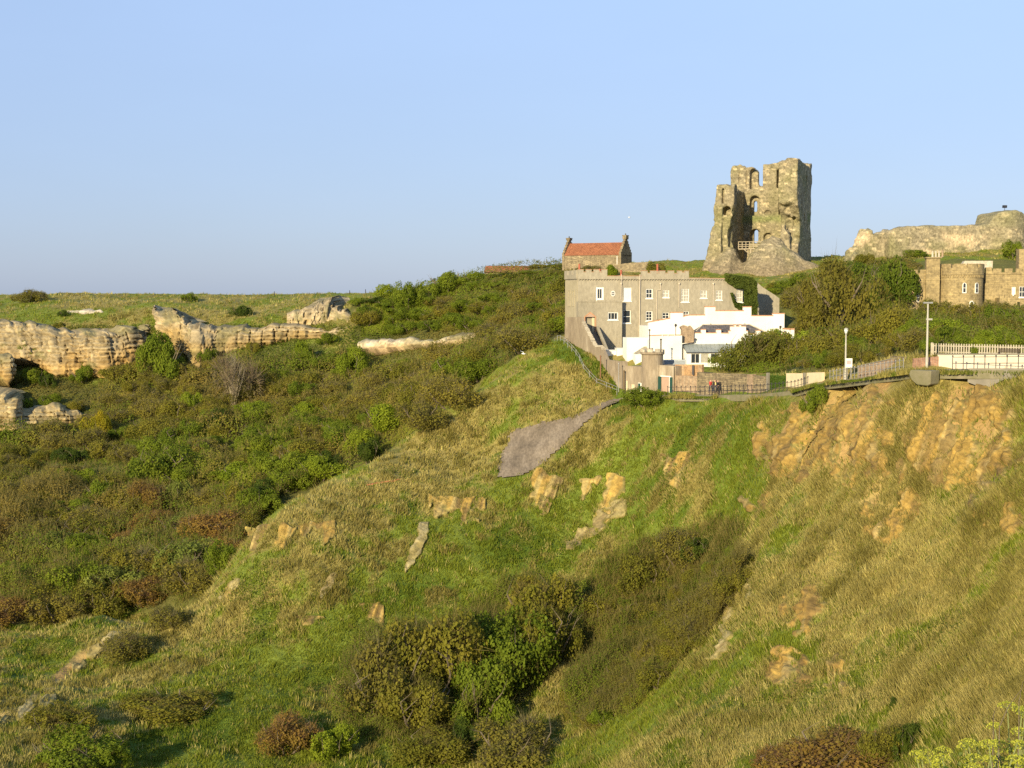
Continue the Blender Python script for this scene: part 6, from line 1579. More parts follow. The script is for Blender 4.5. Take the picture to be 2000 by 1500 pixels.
# low garden wall seen further right through the bushes
mb = MB(); XF = Fr(W(1575, 690, 196), 0.15); XF.o *= np.array([1, 1, 0]); xh = lambda x, y: XF.hit(*Z3(x, y)); L = [xh(1465, 775), xh(1640, 778), xh(1642, 772), xh(1680, 772)]
battlement(mb, XF, 0, .4, L, xh(0, 960)[1]); mw = mb.build("garden_wall", M_WHITE, label="short white garden wall with broken terracotta coping among the bushes", cat="garden wall")
mb = MB(); rg = random.Random(8)
for k in range(7): a = L[0][0] + (L[-1][0] - L[0][0]) * k / 7; mb.box(XF, a, a + .35, -.04, .44, L[0][1] + .004, L[0][1] + rg.uniform(.1, .35))
mb.build("coping", M_TERRA, mw)
# lower-left white block of the house, sheds
mb = MB(); gl = [H2(900, 372, 1.5), H2(1168, 376, 1.5)]; mb.box(WF, gl[0][0], gl[1][0], 1.5, 4, wz, gl[0][1]); mb.build("low_wing", M_WHITE, wh)
mb = MB(); a = H2(985, 560, -.4); b = H2(1180, 545, -.4); c_ = H2(1110, 480, 1.4); d_ = H2(1180, 470, 1.4)
mb.add([WF.pt(a[0], -.4, a[1]), WF.pt(b[0], -.4, b[1]), WF.pt(d_[0], 1.4, d_[1]), WF.pt(c_[0], 1.4, c_[1]), WF.pt(a[0], -.4, a[1] - .1), WF.pt(b[0], -.4, b[1] - .1)], [(0, 1, 2, 3), (0, 4, 5, 1)])
lr = mb.build("lean_to_roof", M_RENDER, wh)
MB().box(WF, a[0] + .3, b[0], -.2, 1.4, wz, a[1] - .12).build("lean_to_wall", M_WHITE, wh)
for i, (x0_, x1_, yt, yb, D_) in enumerate(((605, 780, 530, 700, 195.6), (782, 975, 505, 700, 195.0))):
    a = W(*Z2(x0_, yb), D_); b = W(*Z2(x1_, yt), D_); f_ = Fr((a[0], a[1], 0), .12); wd_ = b[0] - a[0]
    s = empty("white_shed", tuple(f_.pt(wd_ / 2, .8, a[2])), ["lower white box-shaped shed beside the streaked retaining wall", "taller white box-shaped shed beside the lean-to roof"][i], "shed")
    MB().box(f_, 0, wd_, 0, 1.7, a[2] - 1.2, b[2]).build("body", M_WHITE, s, bevel=.02)
    MB().box(f_, -.05, wd_ + .05, -.06, 1.76, b[2] + .003, b[2] + .07).build("roof", M_WHITE, s)
# lamps and vents on poles by the white house
for i, (x, y0, y1, v_) in enumerate(((110, 745, 640, -.4), (1246, 720, 660, .5))):
    a = H(x, y0, v_); b = H(x, y1, v_); lp = empty("wall_lamp", tuple(WF.pt(a[0], v_, a[1])), ["black lantern on a short pole above the white house's left parapet", "black lantern on a short pole at the white house's right corner"][i], "lamp")
    MB().tube(WF.pt(a[0], v_, a[1] - .4), WF.pt(b[0], v_, b[1] - .25), .05).build("pole", M_IRON, lp)
    MB().lathe(WF.pt(b[0], v_, b[1] - .28), [(.06, 0), (.19, .28), (.22, .32), (.05, .5)], 8).build("lantern", M_IRON, lp)

# ------------------------------------------------------------------ low front range with round turret
LFr = fr_between(tuple(W(1221, 757, 186.0)[:2]) + (0,), tuple(W(1318, 757, 178.5)[:2]) + (0,))
def T(zx, zy, v=0.0): return LFr.hit(*Z2(zx, zy), v)
tz = T(1100, 1000)[1] - 1.2
lg = empty("gate_lodge", tuple(LFr.pt(T(1150, 0)[0], 2, tz + 1.2)), "low grey lodge with a small round turret beside the path", "lodge")
u0_, u1_ = 0.0, T(1480, 0)[0]; ztop = T(0, 662)[1]; ztr_ = T(1400, 712)[1]
ops = [(T(890, 0)[0], T(917, 0)[0], tz, T(0, 830)[1]), (T(960, 0)[0], T(1002, 0)[0], tz, T(0, 868)[1]), (T(1040, 0)[0], T(1112, 0)[0], tz, T(0, 845)[1])]
mb = MB(); us = T(1215, 0)[0]
wall_open(mb, LFr, 0, u0_, us, tz, ztop, ops); mb.box(LFr, u0_, us, .31, 4.2, tz, ztop - .05)
go_ = (T(1328, 0)[0], T(1436, 0)[0], tz, T(1300, 845)[1])
wall_open(mb, LFr, .02, us, u1_, tz, ztr_, [go_]); mb.box(LFr, us, u1_, .33, 3.2, tz, ztr_ - .05)
mb.build("wall", M_WALLR, lg)
for k, o in enumerate(ops):
    mb = MB(); a, b, c_, d_ = o; mb.box(LFr, a, b, .05, .12, c_, d_)
    dd = mb.build("door", [M_CREAM, M_CREAM, M_PAINT][k], lg)
    if k == 2: MB().box(LFr, a + .05, a + (b - a) * .42, .03, .049, c_, d_ - .1).build("panel", M_DGREEN, dd)
mb = MB(); a, b, c_, d_ = go_; mb.box(LFr, a, b, .1, .2, c_, d_); gd = mb.build("blocked_opening", M_PINK, lg)
mb = MB(); mb.box(LFr, a - .12, b + .2, -.05, .019, d_ + .003, d_ + .14); mb.box(LFr, b - .14, b, -.03, .095, c_, d_); mb.build("frame", M_PAINT, gd)
for x0_, x1_ in ((1255, 1328), (1438, 1468)):
    mb = MB(); mb.box(LFr, T(x0_, 0)[0], T(x1_, 0)[0], -.1, -.02, tz, d_); mb.build("shutter_door", M_DGREEN, lg)
tc_ = T(1215, 0, .2)[0]; tr = abs(T(1310, 0)[0] - T(1122, 0)[0]) / 2
tzt = T(0, 525, -.5)[1]; tzc = T(0, 458, -.5)[1]; cc_ = LFr.pt(tc_, .25, 0)
MB().lathe(cc_, [(tr, tz), (tr, tzt), (tr * 1.12, tzt + .12), (tr * 1.12, tzt + .4)], 28).build("turret", M_WALLR, lg)
mb = MB()
for k in range(9):
    a0 = 2 * math.pi * k / 9
    pts = [(cc_[0] + r_ * math.cos(a0 + t), cc_[1] + r_ * math.sin(a0 + t)) for r_, t in ((tr * 1.12, 0), (tr * 1.12, .2), (tr * 1.12, .42), (tr * .85, .42), (tr * .85, .2), (tr * .85, 0))]
    mb.slab(pts, tzt + .403, tzc + random.uniform(-.12, .05))
mb.build("turret_crown", M_COPE, lg)
su = T(1165, 0, -tr + .25); mb = MB(); su_ = T(1166, 0)[0]; mb.box(LFr, su_ - .05, su_ + .05, -tr * .86 + .2, -tr * .5, T(0, 680)[1], T(0, 555)[1]); mb.build("arrow_slit", M_IRON, lg)
for x, y0, y1, i in ((1180, 455, 285, 0), (1318, 470, 400, 1)):
    a = T(x, y0, .2 + i); b = T(x, y1, .2 + i); ch = empty("flue_pipe", tuple(LFr.pt(a[0], .2 + i, a[1])), ["tall thin dark flue rising from the round turret", "short dark flue with a cowl right of the round turret"][i], "flue")
    MB().tube(LFr.pt(a[0], .2 + i, a[1] - .6), LFr.pt(b[0], .2 + i, b[1]), .07 if i == 0 else .1).build("pipe", M_IRON, ch)
    MB().lathe(LFr.pt(b[0], .2 + i, b[1]), [(.14, 0), (.16, .1), (.05, .2)], 8).build("cowl", M_IRON, ch)
for x, y0, y1, i in ((588, 600, 815, 0), (872, 780, 980, 1), (808, 690, 985, 2)):
    a = W(*Z2(x, y1), 186.5 if i else 191.0); b = W(*Z2(x, y0), 186.5 if i else 191.0); off = .5
    mb = MB(); mb.tube((a[0] - off * .3, a[1] - 1.0, a[2] - .5), (a[0] - off * .3, a[1] - 1.0, b[2]), .09 if i != 2 else .05); mb.lathe((a[0] - off * .3, a[1] - 1.0, b[2]), [(.12, 0), (.12, .12), (.02, .2)], 8)
    mb.build("wall_post", [flat("rust", (.20, .10, .05), .8), flat("dark_rust", (.13, .085, .04), .8), M_GALV][i], label=["rusty brown post against the tall streaked retaining wall", "brown post at the left corner of the low lodge", "thin grey pole between the two brown posts"][i], cat="post")

# ------------------------------------------------------------------ stone castellated house on the right
HF = Fr(W(1885, 600, 221), math.radians(-9)); HF.o = HF.o * np.array([1, 1, 0])
def S(zx, zy, v=0.0): return HF.hit(*C5(zx, zy), v)
sz = S(1300, 1330)[1] - 2
sh = empty("stone_house", tuple(HF.pt(0, 3, sz + 2)), "buff stone castellated house with a round tower below the curtain wall", "house")
o1 = (S(858, 0)[0], S(887, 0)[0], S(0, 1165)[1], S(0, 1072)[1])
mb = MB(); wl = (S(700, 0)[0], S(960, 0)[0]); wall_open(mb, HF, 0, wl[0], wl[1], sz, S(0, 850)[1], [o1]); mb.box(HF, wl[0], wl[1], .32, 7, sz, S(0, 850)[1] - .02)
battlement(mb, HF, -.06, .3, merlons(wl[0], wl[1], S(0, 852)[1] + .003, S(0, 818)[1], 3, .7), S(0, 860)[1]); mb.build("wall", M_STONE, sh)
window(sh, HF, 0, o1, 1, 2)
# chimney tower
cu0, cu1 = S(957, 0, -.6)[0], S(1106, 0, -.6)[0]; ct = S(0, 695, -.6)[1]
mb = MB(); mb.box(HF, cu0, cu1, -.6, 1.0, sz, ct); mb.box(HF, cu0 - .2, cu1 + .25, -.8, 1.2, ct + .003, ct + .2)
for z_ in (S(0, 930, -.6)[1],): mb.box(HF, cu0 - .05, cu1 + .05, -.65, -.603, z_, z_ + .15)
ch = mb.build("chimney_stack", M_STONE, sh)
for k, x in enumerate((1010, 1045, 1080, 1117)):
    a = S(x, 665, 0); b = S(x, 596 if k < 3 else 588, 0); MB().lathe(HF.pt(a[0], .2, ct + .2), [(.24, 0), (.17, .15), (.15, b[1] - a[1] - .1), (.2, b[1] - a[1])], 8).build("pot", M_COPE if k < 3 else M_PINKB, ch)
# round tower: centre and radius from its visible width
tu0, tu1 = S(1090, 0)[0], S(1606, 0)[0]; ru = (tu1 - tu0) / 2; tcx = (tu0 + tu1) / 2; tv = 2.4; tct = HF.pt(tcx, tv, 0)
zt_ = S(0, 800, -1)[1]; zm = S(0, 755, -1)[1]; zband = S(0, 885, -1)[1]; zstr = S(0, 1097, -1)[1]
MB().lathe(tct, [(ru, sz), (ru, zband), (ru * 1.04, zband + .2), (ru * 1.04, zt_)], 48).build("round_tower", M_STONE, sh)
mb = MB(); nm = 11
for k in range(nm):
    a0 = 2 * math.pi * k / nm + .15; w_ = 2 * math.pi / nm * .82; pts = [(tct[0] + r_ * math.cos(a0 + w_ * t), tct[1] + r_ * math.sin(a0 + w_ * t)) for r_, t in [(ru * 1.04, i / 5) for i in range(6)] + [(ru * .9, i / 5) for i in range(5, -1, -1)]]
    mb.slab(pts, zt_ + .003, zm)
mb.build("tower_battlement", M_STONE, sh)
mb = MB(); nk = 60
for k in range(nk):
    a0 = 2 * math.pi * k / nk; pts = [(tct[0] + r_ * math.cos(a0 + t), tct[1] + r_ * math.sin(a0 + t)) for r_, t in ((ru * 1.035, 0), (ru * 1.035, .05), (ru * .99, .05), (ru * .99, 0))]
    mb.slab(pts, zband - .28, zband + .1)
mb.build("corbel_table", M_STONE, sh)
MB().lathe(HF.pt(tcx, tv, 0), [(ru * 1.012, zstr), (ru * 1.012, zstr + .14)], 48).build("string_course", M_STONE, sh)
def round_win(zx0, zx1, zy0, zy1, name="arched_window", frame=M_PAINT):
    # lancet standing just proud of the curved wall
    x0, y1_ = S(zx0, zy1, -2); x1, y0_ = S(zx1, zy0, -2); uc_ = (x0 + x1) / 2; du = uc_ - tcx; ang = math.asin(max(-.95, min(.95, du / ru))); th = HF.a - math.pi / 2 + ang
    c3 = (tct[0] + ru * math.cos(th), tct[1] + ru * math.sin(th), 0); f_ = Fr(c3, th + math.pi / 2); hw = (x1 - x0) / 2 / max(.3, math.cos(ang)); hw = max(hw, .32)
    out = [(-hw, y1_)] + [(hw, y1_), (hw, y0_ - hw * 1.2)] + [(hw * math.cos(t), y0_ - hw * 1.2 + hw * 1.2 * math.sin(t)) for t in (.5, 1.0)] + [(0, y0_)] + [(-hw * math.cos(t), y0_ - hw * 1.2 + hw * 1.2 * math.sin(t)) for t in (1.0, .5)] + [(-hw, y0_ - hw * 1.2)]
    w_ = MB().prism(f_, out, -.1, .08).build(name, frame, sh)
    inn = [(u_ * .62, y1_ + .14 + (z_ - y1_) * .88) for u_, z_ in out]; MB().prism(f_, inn, -.115, -.09).build("pane", M_GLASS, w_)
    MB().box(f_, -hw * .6, hw * .6, -.13, -.116, (y0_ + y1_) / 2 - .03, (y0_ + y1_) / 2 + .03).build("glazing_bar", M_PAINT, w_)
round_win(1338, 1382, 955, 1070); round_win(1480, 1522, 955, 1072); round_win(1412, 1470, 1150, 1310, "arched_doorway")
# right wing set back, and lower block in front of it
wu0, wu1 = S(1600, 0, 3.4)[0], S(2500, 0, 3.4)[0]; wt_ = S(0, 850, 3.4)[1]
o2 = [(S(1893, 0, 3.4)[0], S(1935, 0, 3.4)[0], S(0, 1090, 3.4)[1], S(0, 1003, 3.4)[1]), (S(1973, 0, 3.4)[0], S(2040, 0, 3.4)[0], S(0, 1115, 3.4)[1], S(0, 1000, 3.4)[1])]
mb = MB(); wall_open(mb, HF, 3.4, wu0, wu1, sz, wt_, o2); mb.box(HF, wu0, wu1, 3.72, 9, sz, wt_ - .02)
battlement(mb, HF, 3.3, 3.7, [(wu0, S(0, 795, 3.4)[1]), (S(1670, 0, 3.4)[0], S(0, 795, 3.4)[1]), (S(1672, 0, 3.4)[0], wt_ + .01)] + merlons(S(1690, 0, 3.4)[0], wu1, wt_ + .01, S(0, 808, 3.4)[1], 7, .7), wt_ - .3); mb.build("right_wing", M_STONE, sh)
for o in o2: window(sh, HF, 3.4, o, 2, 2, M_BLIND if o is o2[0] else M_GLASS)
bu0, bu1 = S(1765, 0, -.5)[0], S(1955, 0, -.5)[0]; bz_ = S(0, 1120, -.5)[1]
o3 = [(S(1790, 0, -.5)[0], S(1820, 0, -.5)[0], S(0, 1300, -.5)[1], S(0, 1215, -.5)[1]), (S(1890, 0, -.5)[0], S(1915, 0, -.5)[0], S(0, 1300, -.5)[1], S(0, 1215, -.5)[1])]
mb = MB(); wall_open(mb, HF, -.5, bu0, bu1, sz, bz_, o3); mb.box(HF, bu0, bu1, -.18, 3.38, sz, bz_ - .02); battlement(mb, HF, -.56, -.2, merlons(bu0, bu1, bz_ + .003, S(0, 1085, -.5)[1], 4, .65), bz_ - .2); mb.build("low_block", M_STONE, sh)
for o in o3: window(sh, HF, -.5, o, 1, 2)
# pale roof showing behind the round tower
mb = MB(); a = S(1300, 800, 7); b = S(1340, 722, 9); c_ = S(1640, 722, 9); d_ = S(1660, 800, 7); mb.prism(HF, [a, b, c_, d_], 7.2, 9.5); mb.build("rear_roof", M_COPE, sh)
# pale stone shaft cut by the photo's right edge
mb = MB(); a = S(1972, 0, 9)[0]; mb.box(HF, a, a + 3.5, 9.6, 12, sz, S(0, 600, 9)[1]); ts = mb.build("stone_tower", M_STONE, label="pale stone shaft rising beside the round end of the curtain wall", cat="tower")

# ------------------------------------------------------------------ red-roofed crow-stepped house behind
BF = Fr(W(1213, 525, 308), math.radians(-28)); BF.o = BF.o * np.array([1, 1, 0])
def Bq(zx, zy, v=0.0): return BF.hit(*Z1(zx, zy), v)
bl = -Bq(115, 0)[0]; bz0 = Bq(800, 540)[1] - 1.5; be = Bq(500, 360)[1]; gw = 6.2; br = Bq(500, 215, 3.1)[1]
rh = empty("gabled_house", tuple(BF.pt(-bl / 2, 3, bz0 + 1.5)), "stone house with red pantile roof and stepped gables on the skyline", "house")
mb = MB(); mb.box(BF, -bl, 0, 0, gw, bz0, be); mb.build("wall", M_RUBBLE, rh)
mb = MB(); mb.add([BF.pt(-bl + .5, -.15, be - .1), BF.pt(-.5, -.15, be - .1), BF.pt(-.5, gw / 2, br), BF.pt(-bl + .5, gw / 2, br), BF.pt(-.5, gw + .15, be - .1), BF.pt(-bl + .5, gw + .15, be - .1)], [(0, 1, 2, 3), (2, 4, 5, 3)]); mb.build("roof", M_TILE, rh)
for uu, nm_ in ((-.55, 0), (-bl, 1)):
    mb = MB(); ns = 6; st_ = (br + .9 - be) / ns
    for k in range(ns): w_ = gw / 2 * (1 - k / ns) + .12; mb.box(BF, uu, uu + .55, gw / 2 - w_, gw / 2 + w_, be + k * st_ - .6 if k == 0 else be + k * st_, be + (k + 1) * st_ + .003)
    mb.box(BF, uu - .003, uu + .553, -.1, gw + .1, bz0, be - .3)
    g_ = mb.build("stepped_gable", M_RUBBLE, rh)
    zt_ = Bq(920 if nm_ == 0 else 220, 120 if nm_ == 0 else 155, 3.1)[1]
    mb = MB(); mb.box(BF, uu - .15, uu + .75, gw / 2 - .75, gw / 2 + .75, be + ns * st_ - .2, zt_ - .15); mb.box(BF, uu - .22, uu + .82, gw / 2 - .82, gw / 2 + .82, zt_ - .147, zt_); c9 = mb.build("chimney", M_RUBBLE, g_)
    MB().lathe(BF.pt(uu + .3, gw / 2, zt_), [(.14, 0), (.12, .4)], 8).build("pot", M_IRON, c9)
mb = MB(); a = Bq(785, 375); b = Bq(785, 480); mb.tube(BF.pt(a[0], -.08, a[1]), BF.pt(a[0], -.08, b[1]), .09); mb.build("drainpipe", M_PAINT, rh)
# rubble wall in front of it
mb = MB(); YF = Fr(W(1225, 540, 296), -.1); YF.o *= np.array([1, 1, 0]); yh = lambda x, y: YF.hit(*Z1(x, y))
mb.prism(YF, [yh(640, 640), yh(1120, 640), yh(1165, 450), yh(1040, 452), yh(950, 458), yh(840, 470), yh(800, 490)], 0, 1.2); mb.build("rubble_wall", M_RUBBLE, label="pale rubble wall below the right gable of the red-roofed house", cat="wall")
# low red roof far left of it
NF = Fr(W(1000, 530, 335), 0.05); NF.o *= np.array([1, 1, 0]); a = NF.hit(946, 527); b = NF.hit(1053, 520)
lo = empty("low_cottage", tuple(NF.pt((a[0] + b[0]) / 2, 2, a[1] - 2)), "long low building of which only the red roof shows above the bushes", "building")
MB().box(NF, a[0] + .3, b[0] - .3, .4, 5.6, a[1] - 3.4, a[1] - .2).build("wall", M_RUBBLE, lo)
mb = MB(); rz = b[1] + .15; mb.add([NF.pt(a[0], 0, a[1] - .6), NF.pt(b[0], 0, a[1] - .6), NF.pt(b[0] - .5, 3, rz), NF.pt(a[0] + .5, 3, rz), NF.pt(b[0], 6, a[1] - .6), NF.pt(a[0], 6, a[1] - .6)], [(0, 1, 2, 3), (2, 4, 5, 3), (1, 4, 2), (0, 3, 5)]); mb.build("roof", M_TILE, lo)
# ------------------------------------------------------------------ walls along the path
def wall_px(name, pts, mat, label, th=.35, cope=None, cat="wall", kids=None, drop=1.0):
    """straight wall: pts = [(px, py_top, py_base, D) left, right]; follows its own top and base lines"""
    (xa, ta, ba, Da), (xb, tb, bb, Db) = pts
    A, B = W(xa, ba, Da), W(xb, bb, Db); f = fr_between((A[0], A[1], 0), (B[0], B[1], 0)); L = math.hypot(B[0] - A[0], B[1] - A[1])
    zta, ztb = W(xa, ta, Da)[2], W(xb, tb, Db)[2]
    r = empty(name, tuple(f.pt(L / 2, 0, (A[2] + B[2]) / 2)), label, cat)
    MB().prism(f, [(0, A[2] - drop), (L, B[2] - drop), (L, ztb), (0, zta)], 0, th).build("wall", mat, r)
    if cope: MB().prism(f, [(-.03, zta + .003), (L + .03, ztb + .003), (L + .03, ztb + .1), (-.03, zta + .1)], -.05, th + .05).build("coping", cope, r)
    return r, f, L
PB = {1317: 178.8, 1360: 174.6, 1460: 164.4, 1500: 160.2, 1535: 156.2, 1567: 152.4, 1605: 147.5}
wall_px("brick_wall", [(1317, 733, 770, 179.0), (1361, 735, 770, 175.2)], M_PINKB, "pink brick wall between the green shuttered opening and the stone wall", .4)
wall_px("brick_wall", [(1318, 712, 736, 180.6), (1371, 712, 738, 177.0)], M_OBRICK, "ochre brick wall with two dark slits set above the pink brick wall", .4)
for x, nm in ((1320, 0), (1353, 1)):
    p = W(x, 732, 180.2 if nm == 0 else 178.0); f = Fr((p[0], p[1] - .25, p[2]), -.5)
    MB().box(f, -.14, .14, -.05, .1, 0, 1.3).build("arrow_slit", [M_BRICK, M_IRON][nm], label=["red edged slit at the left end of the ochre brick wall", "dark narrow slit in the middle of the ochre brick wall"][nm], cat="slit")
wall_px("stone_wall", [(1361, 727, 770, 175.0), (1459, 731, 769, 165.0)], M_RUBBLE, "long rubble stone wall behind the walkers on the path", .4)
wall_px("brick_pier", [(1459, 731, 768, 164.8), (1470, 731, 768, 163.7)], M_PINKB, "salmon pink brick pier at the end of the rubble stone wall", .5, cat="pier")
wall_px("stone_wall", [(1470, 733, 768, 163.8), (1497, 735, 767, 161.0)], M_RUBBLE, "short darker stone wall between the pink pier and the clipped hedge", .4)
wall_px("gate_post", [(1496, 728, 766, 160.8), (1499, 728, 766, 160.5)], M_CONC, "thin pale post at the left of the clipped green hedge", .3, cat="post")
# clipped hedge
A, B = W(1501, 764, 161.0), W(1534, 764, 157.5); f = fr_between((A[0], A[1], 0), (B[0], B[1], 0)); L = math.hypot(*(B - A)[:2]); zt = W(1515, 735, 159.5)[2]; rng = np.random.default_rng(3); n = 5000
U = rng.random((n, 3)); fc = rng.integers(0, 3, n); uu = U[:, 0] * L; vv = U[:, 1] * 1.1; zz = A[2] + U[:, 2] * (zt - A[2])
vv = np.where(fc < 2, -.02 + .1 * rng.random(n), vv); zz = np.where(fc == 2, zt - .08 * rng.random(n), zz)
V_, F_ = quads(f.arr(uu, vv, zz), .15, None, rng, .9, np.array([[-.2, -1, .3]]), .8); c = lerp(np.array([.06, .11, .015]), np.array([.11, .17, .025]), rng.random(n))
MB().box(f, .05, L - .05, .1, 1.0, A[2] - .3, zt - .12).build("hedge_core", flat("hedge_dark", (.03, .05, .012), .9), None) if False else None
link("hedge", np_mesh("hedge", V_, F_, np.repeat(c, 4, axis=0)), M_LEAF, label="clipped green hedge between the thin post and the cream gate", cat="hedge")
r, f, L = wall_px("cream_gate", [(1535, 729, 764, 157.0), (1567, 729, 763, 153.4)], M_CREAM, "tall cream painted board gate beside the clipped hedge", .12, cat="gate")
wall_px("gate_post", [(1567.5, 728, 762, 153.4), (1569.5, 728, 762, 153.1)], M_CONC, "thin pale post at the right of the cream gate", .25, cat="post")
wall_px("cream_wall", [(1575, 728, 752, 152.6), (1606, 727, 746, 149.0)], M_CREAM, "low cream wall between the cream gate and the grey railings", .3)
# hut with a dark roof
HFm = Fr(W(1620, 728, 156), -.9); a = W(1588, 728, 156); b = W(1648, 728, 156); f = Fr((a[0], a[1], 0), -.2); L = math.hypot(b[0] - a[0], b[1] - a[1]); ze = a[2]; zr = W(1612, 714, 157)[2]
hut = empty("garden_hut", tuple(f.pt(L / 2, 1.5, ze - 1)), "low hut with a dark brown hipped roof beside the path", "hut")
MB().box(f, .25, L - .25, .25, 2.9, ze - 1.8, ze - .05).build("wall", M_CREAM, hut)
mb = MB(); mb.add([f.pt(0, 0, ze - .1), f.pt(L, 0, ze - .1), f.pt(L, 3.2, ze - .1), f.pt(0, 3.2, ze - .1), f.pt(L * .4, 1.6, zr), f.pt(L * .72, 1.6, zr)], [(0, 1, 5, 4), (1, 2, 5), (2, 3, 4, 5), (3, 0, 4)]); mb.build("roof", flat("brown_roof", (.12, .09, .065), .9, var=.25), hut)
wall_px("brick_wall", [(1675, 716, 742, 138.5), (1740, 702, 733, 131.0)], M_PINKB, "weathered brick wall climbing beside the path near the sign post", .35, M_CONC)
wall_px("stone_wall", [(1738, 695, 726, 133.0), (1766, 697, 724, 130.0)], M_RUBBLE, "grey stone wall end between two brick walls by the path", .4)
wall_px("brick_wall", [(1782, 700, 724, 124.5), (1831, 696, 720, 121.4)], M_BRICK, "dark red brick wall at the left end of the long cream wall", .35)
cwall, CWF, CWL = wall_px("cream_wall", [(1831, 693, 720, 121.5), (2210, 693, 720, 112.5)], M_CREAMW, "long low cream wall behind the iron railing on the right", .35, M_CONC)
# concrete faces under the path
def bank_wall(label, xa, xb, dz, out=.15, mat=M_CONC, bot=None):
    pts = []; 
    for i in range(len(fine)):
        q = fine[i]; pxx, pyy = project(q)
        if xa <= pxx <= xb: pts.append(i)
    mb = MB(); P = []
    for k, i in enumerate(pts):
        dzz = dz if bot is None else bot(k / max(1, len(pts) - 1))
        P += [ribbon_pt(i, -out, .12), ribbon_pt(i, -out - .12, -dzz), ribbon_pt(i, .02, .12)]
    n = len(pts); F_ = []
    for k in range(n - 1):
        F_ += [(3 * k, 3 * k + 1, 3 * k + 4, 3 * k + 3), (3 * k + 2, 3 * k, 3 * k + 3, 3 * k + 5)]
    mb.add(P, [tuple(reversed(q)) for q in F_]); return mb.build("retaining_wall", mat, label=label, cat="wall")
bank_wall("grey concrete face under the path at the photo's right edge", 1880, 2250, 1.0, bot=lambda t: .75 + .7 * math.exp(-((t - .1) / .12) ** 2) + .25 * math.sin(t * 17), out=.03)
A, B = W(1782, 722, 120.0), W(1824, 722, 118.2); f = fr_between((A[0], A[1], 0), (B[0], B[1], 0)); L = math.hypot(*(B - A)[:2])
o = MB().prism(f, [(0.1, A[2]), (L, A[2] + .02), (L - .05, A[2] - 1.2), (L * .85, A[2] - 1.35), (L * .35, A[2] - 1.3), (.25, A[2] - .9), (-.05, A[2] - .4)], -.45, .9).build("concrete_block", M_FACE, label="pale broken concrete block jutting from the ochre slope below the tall lamp post", cat="block", bevel=.06)
# ------------------------------------------------------------------ railings
def railing(label, xa, xb, off, step, hgt, mat, group=None, rails=(1.0, .52), pr=.035):
    idx = [i for i in range(len(fine)) if xa <= project(fine[i])[0] <= xb]
    P = np.array([ribbon_pt(i, off, .0) for i in idx]); s = np.concatenate([[0], np.cumsum(np.linalg.norm(np.diff(P, axis=0), axis=1))])
    n = int(s[-1] / step); t = np.linspace(0, s[-1], n + 1); Q = np.stack([np.interp(t, s, P[:, k]) for k in range(3)], -1)
    r = empty("railing", tuple(Q[len(Q) // 2]), label, "railing", group)
    for q in Q:
        mb = MB(); mb.tube(tuple(q - [0, 0, .3]), tuple(q + [0, 0, hgt]), pr, n=5); mb.lathe(tuple(q + [0, 0, hgt - .02]), [(pr, 0), (pr * 2, .05), (pr * 2, .11), (.01, .16)], 6); mb.build("post", mat, r)
    for f_ in rails:
        mb = MB()
        for a, b in zip(Q[:-1], Q[1:]): mb.tube(tuple(a + [0, 0, hgt * f_ - .04]), tuple(b + [0, 0, hgt * f_ - .04]), .024, n=4)
        mb.build("rail", mat, r)
railing("dark iron railing along the far path in front of the stone walls", 1288, 1572, .35, .95, 1.1, M_IRON)
railing("grey close-set railing along the path by the sign post", 1604, 1772, .3, .85, 1.15, M_GALV, pr=.03)
railing("dark iron railing in front of the long cream wall", 1832, 2240, .3, .95, 1.15, M_IRON)
# handrail up the spur outside the tall wall
hp = [W(1083, 657, 208.5), W(1095, 672, 204.5), W(1108, 687, 201.0), W(1125, 706, 197.0), W(1140, 722, 193.0), W(1160, 734, 190.0), W(1180, 742, 188.4), W(1205, 752, 186.6)]
r = empty("handrail", tuple(hp[3]), "grey handrail with posts climbing the spur outside the tall streaked wall", "railing")
Q = resample(hp, 13); 
for q in Q:
    z0 = terr(q[0], q[1]); q[2] = max(z0, q[2] - 1.2); MB().tube((q[0], q[1], z0 - .2), (q[0], q[1], q[2] + 1.0), .04, n=5).build("post", M_GALV, r)
for dz in (.95, .5):
    mb = MB()
    for a, b in zip(Q[:-1], Q[1:]): mb.tube((a[0], a[1], a[2] + dz), (b[0], b[1], b[2] + dz), .03, n=4)
    mb.build("rail", M_GALV, r)
# ------------------------------------------------------------------ picket fence on the cream wall's terrace
A, B = W(1822, 693, 126.5), W(2215, 693, 117.0); f = fr_between((A[0], A[1], 0), (B[0], B[1], 0)); L = math.hypot(*(B - A)[:2]); z0 = A[2] - .05; z1 = W(1822, 670, 126.5)[2]
M_PICK = noisy("weathered_pale_wood", [(0.3, (0.32, 0.275, 0.195)), (0.7, (0.43, 0.375, 0.275))], 3, .85, 4, 0)
pf_ = empty("picket_fence", tuple(f.pt(L / 2, 0, z0)), "pale wooden picket fence above the long cream wall", "fence")
n = int(L / .235)
for k in range(min(n, 98)):
    u_ = k * .235; MB().prism(f, [(u_, z0 + .04), (u_ + .12, z0 + .04), (u_ + .12, z1 - .06), (u_ + .06, z1), (u_, z1 - .06)], -.03, .0).build("picket", M_PICK, pf_)
for z_ in (z0 + .3, z1 - .3): MB().box(f, -.05, L, .003, .06, z_, z_ + .09).build("rail", M_PICK, pf_)
MB().box(f, -.2, 0, -.05, .12, z0 - .3, z1 + .05).build("post", M_PICK, pf_)
# terrace the fence stands on
mb = MB(); a = CWF.pt(0, .36, 0); zt_ = z0; mb.box(CWF, 0, CWL, .36, 9, zt_ - 2.5, zt_); mb.build("paved_terrace", M_PATH, kind="structure")
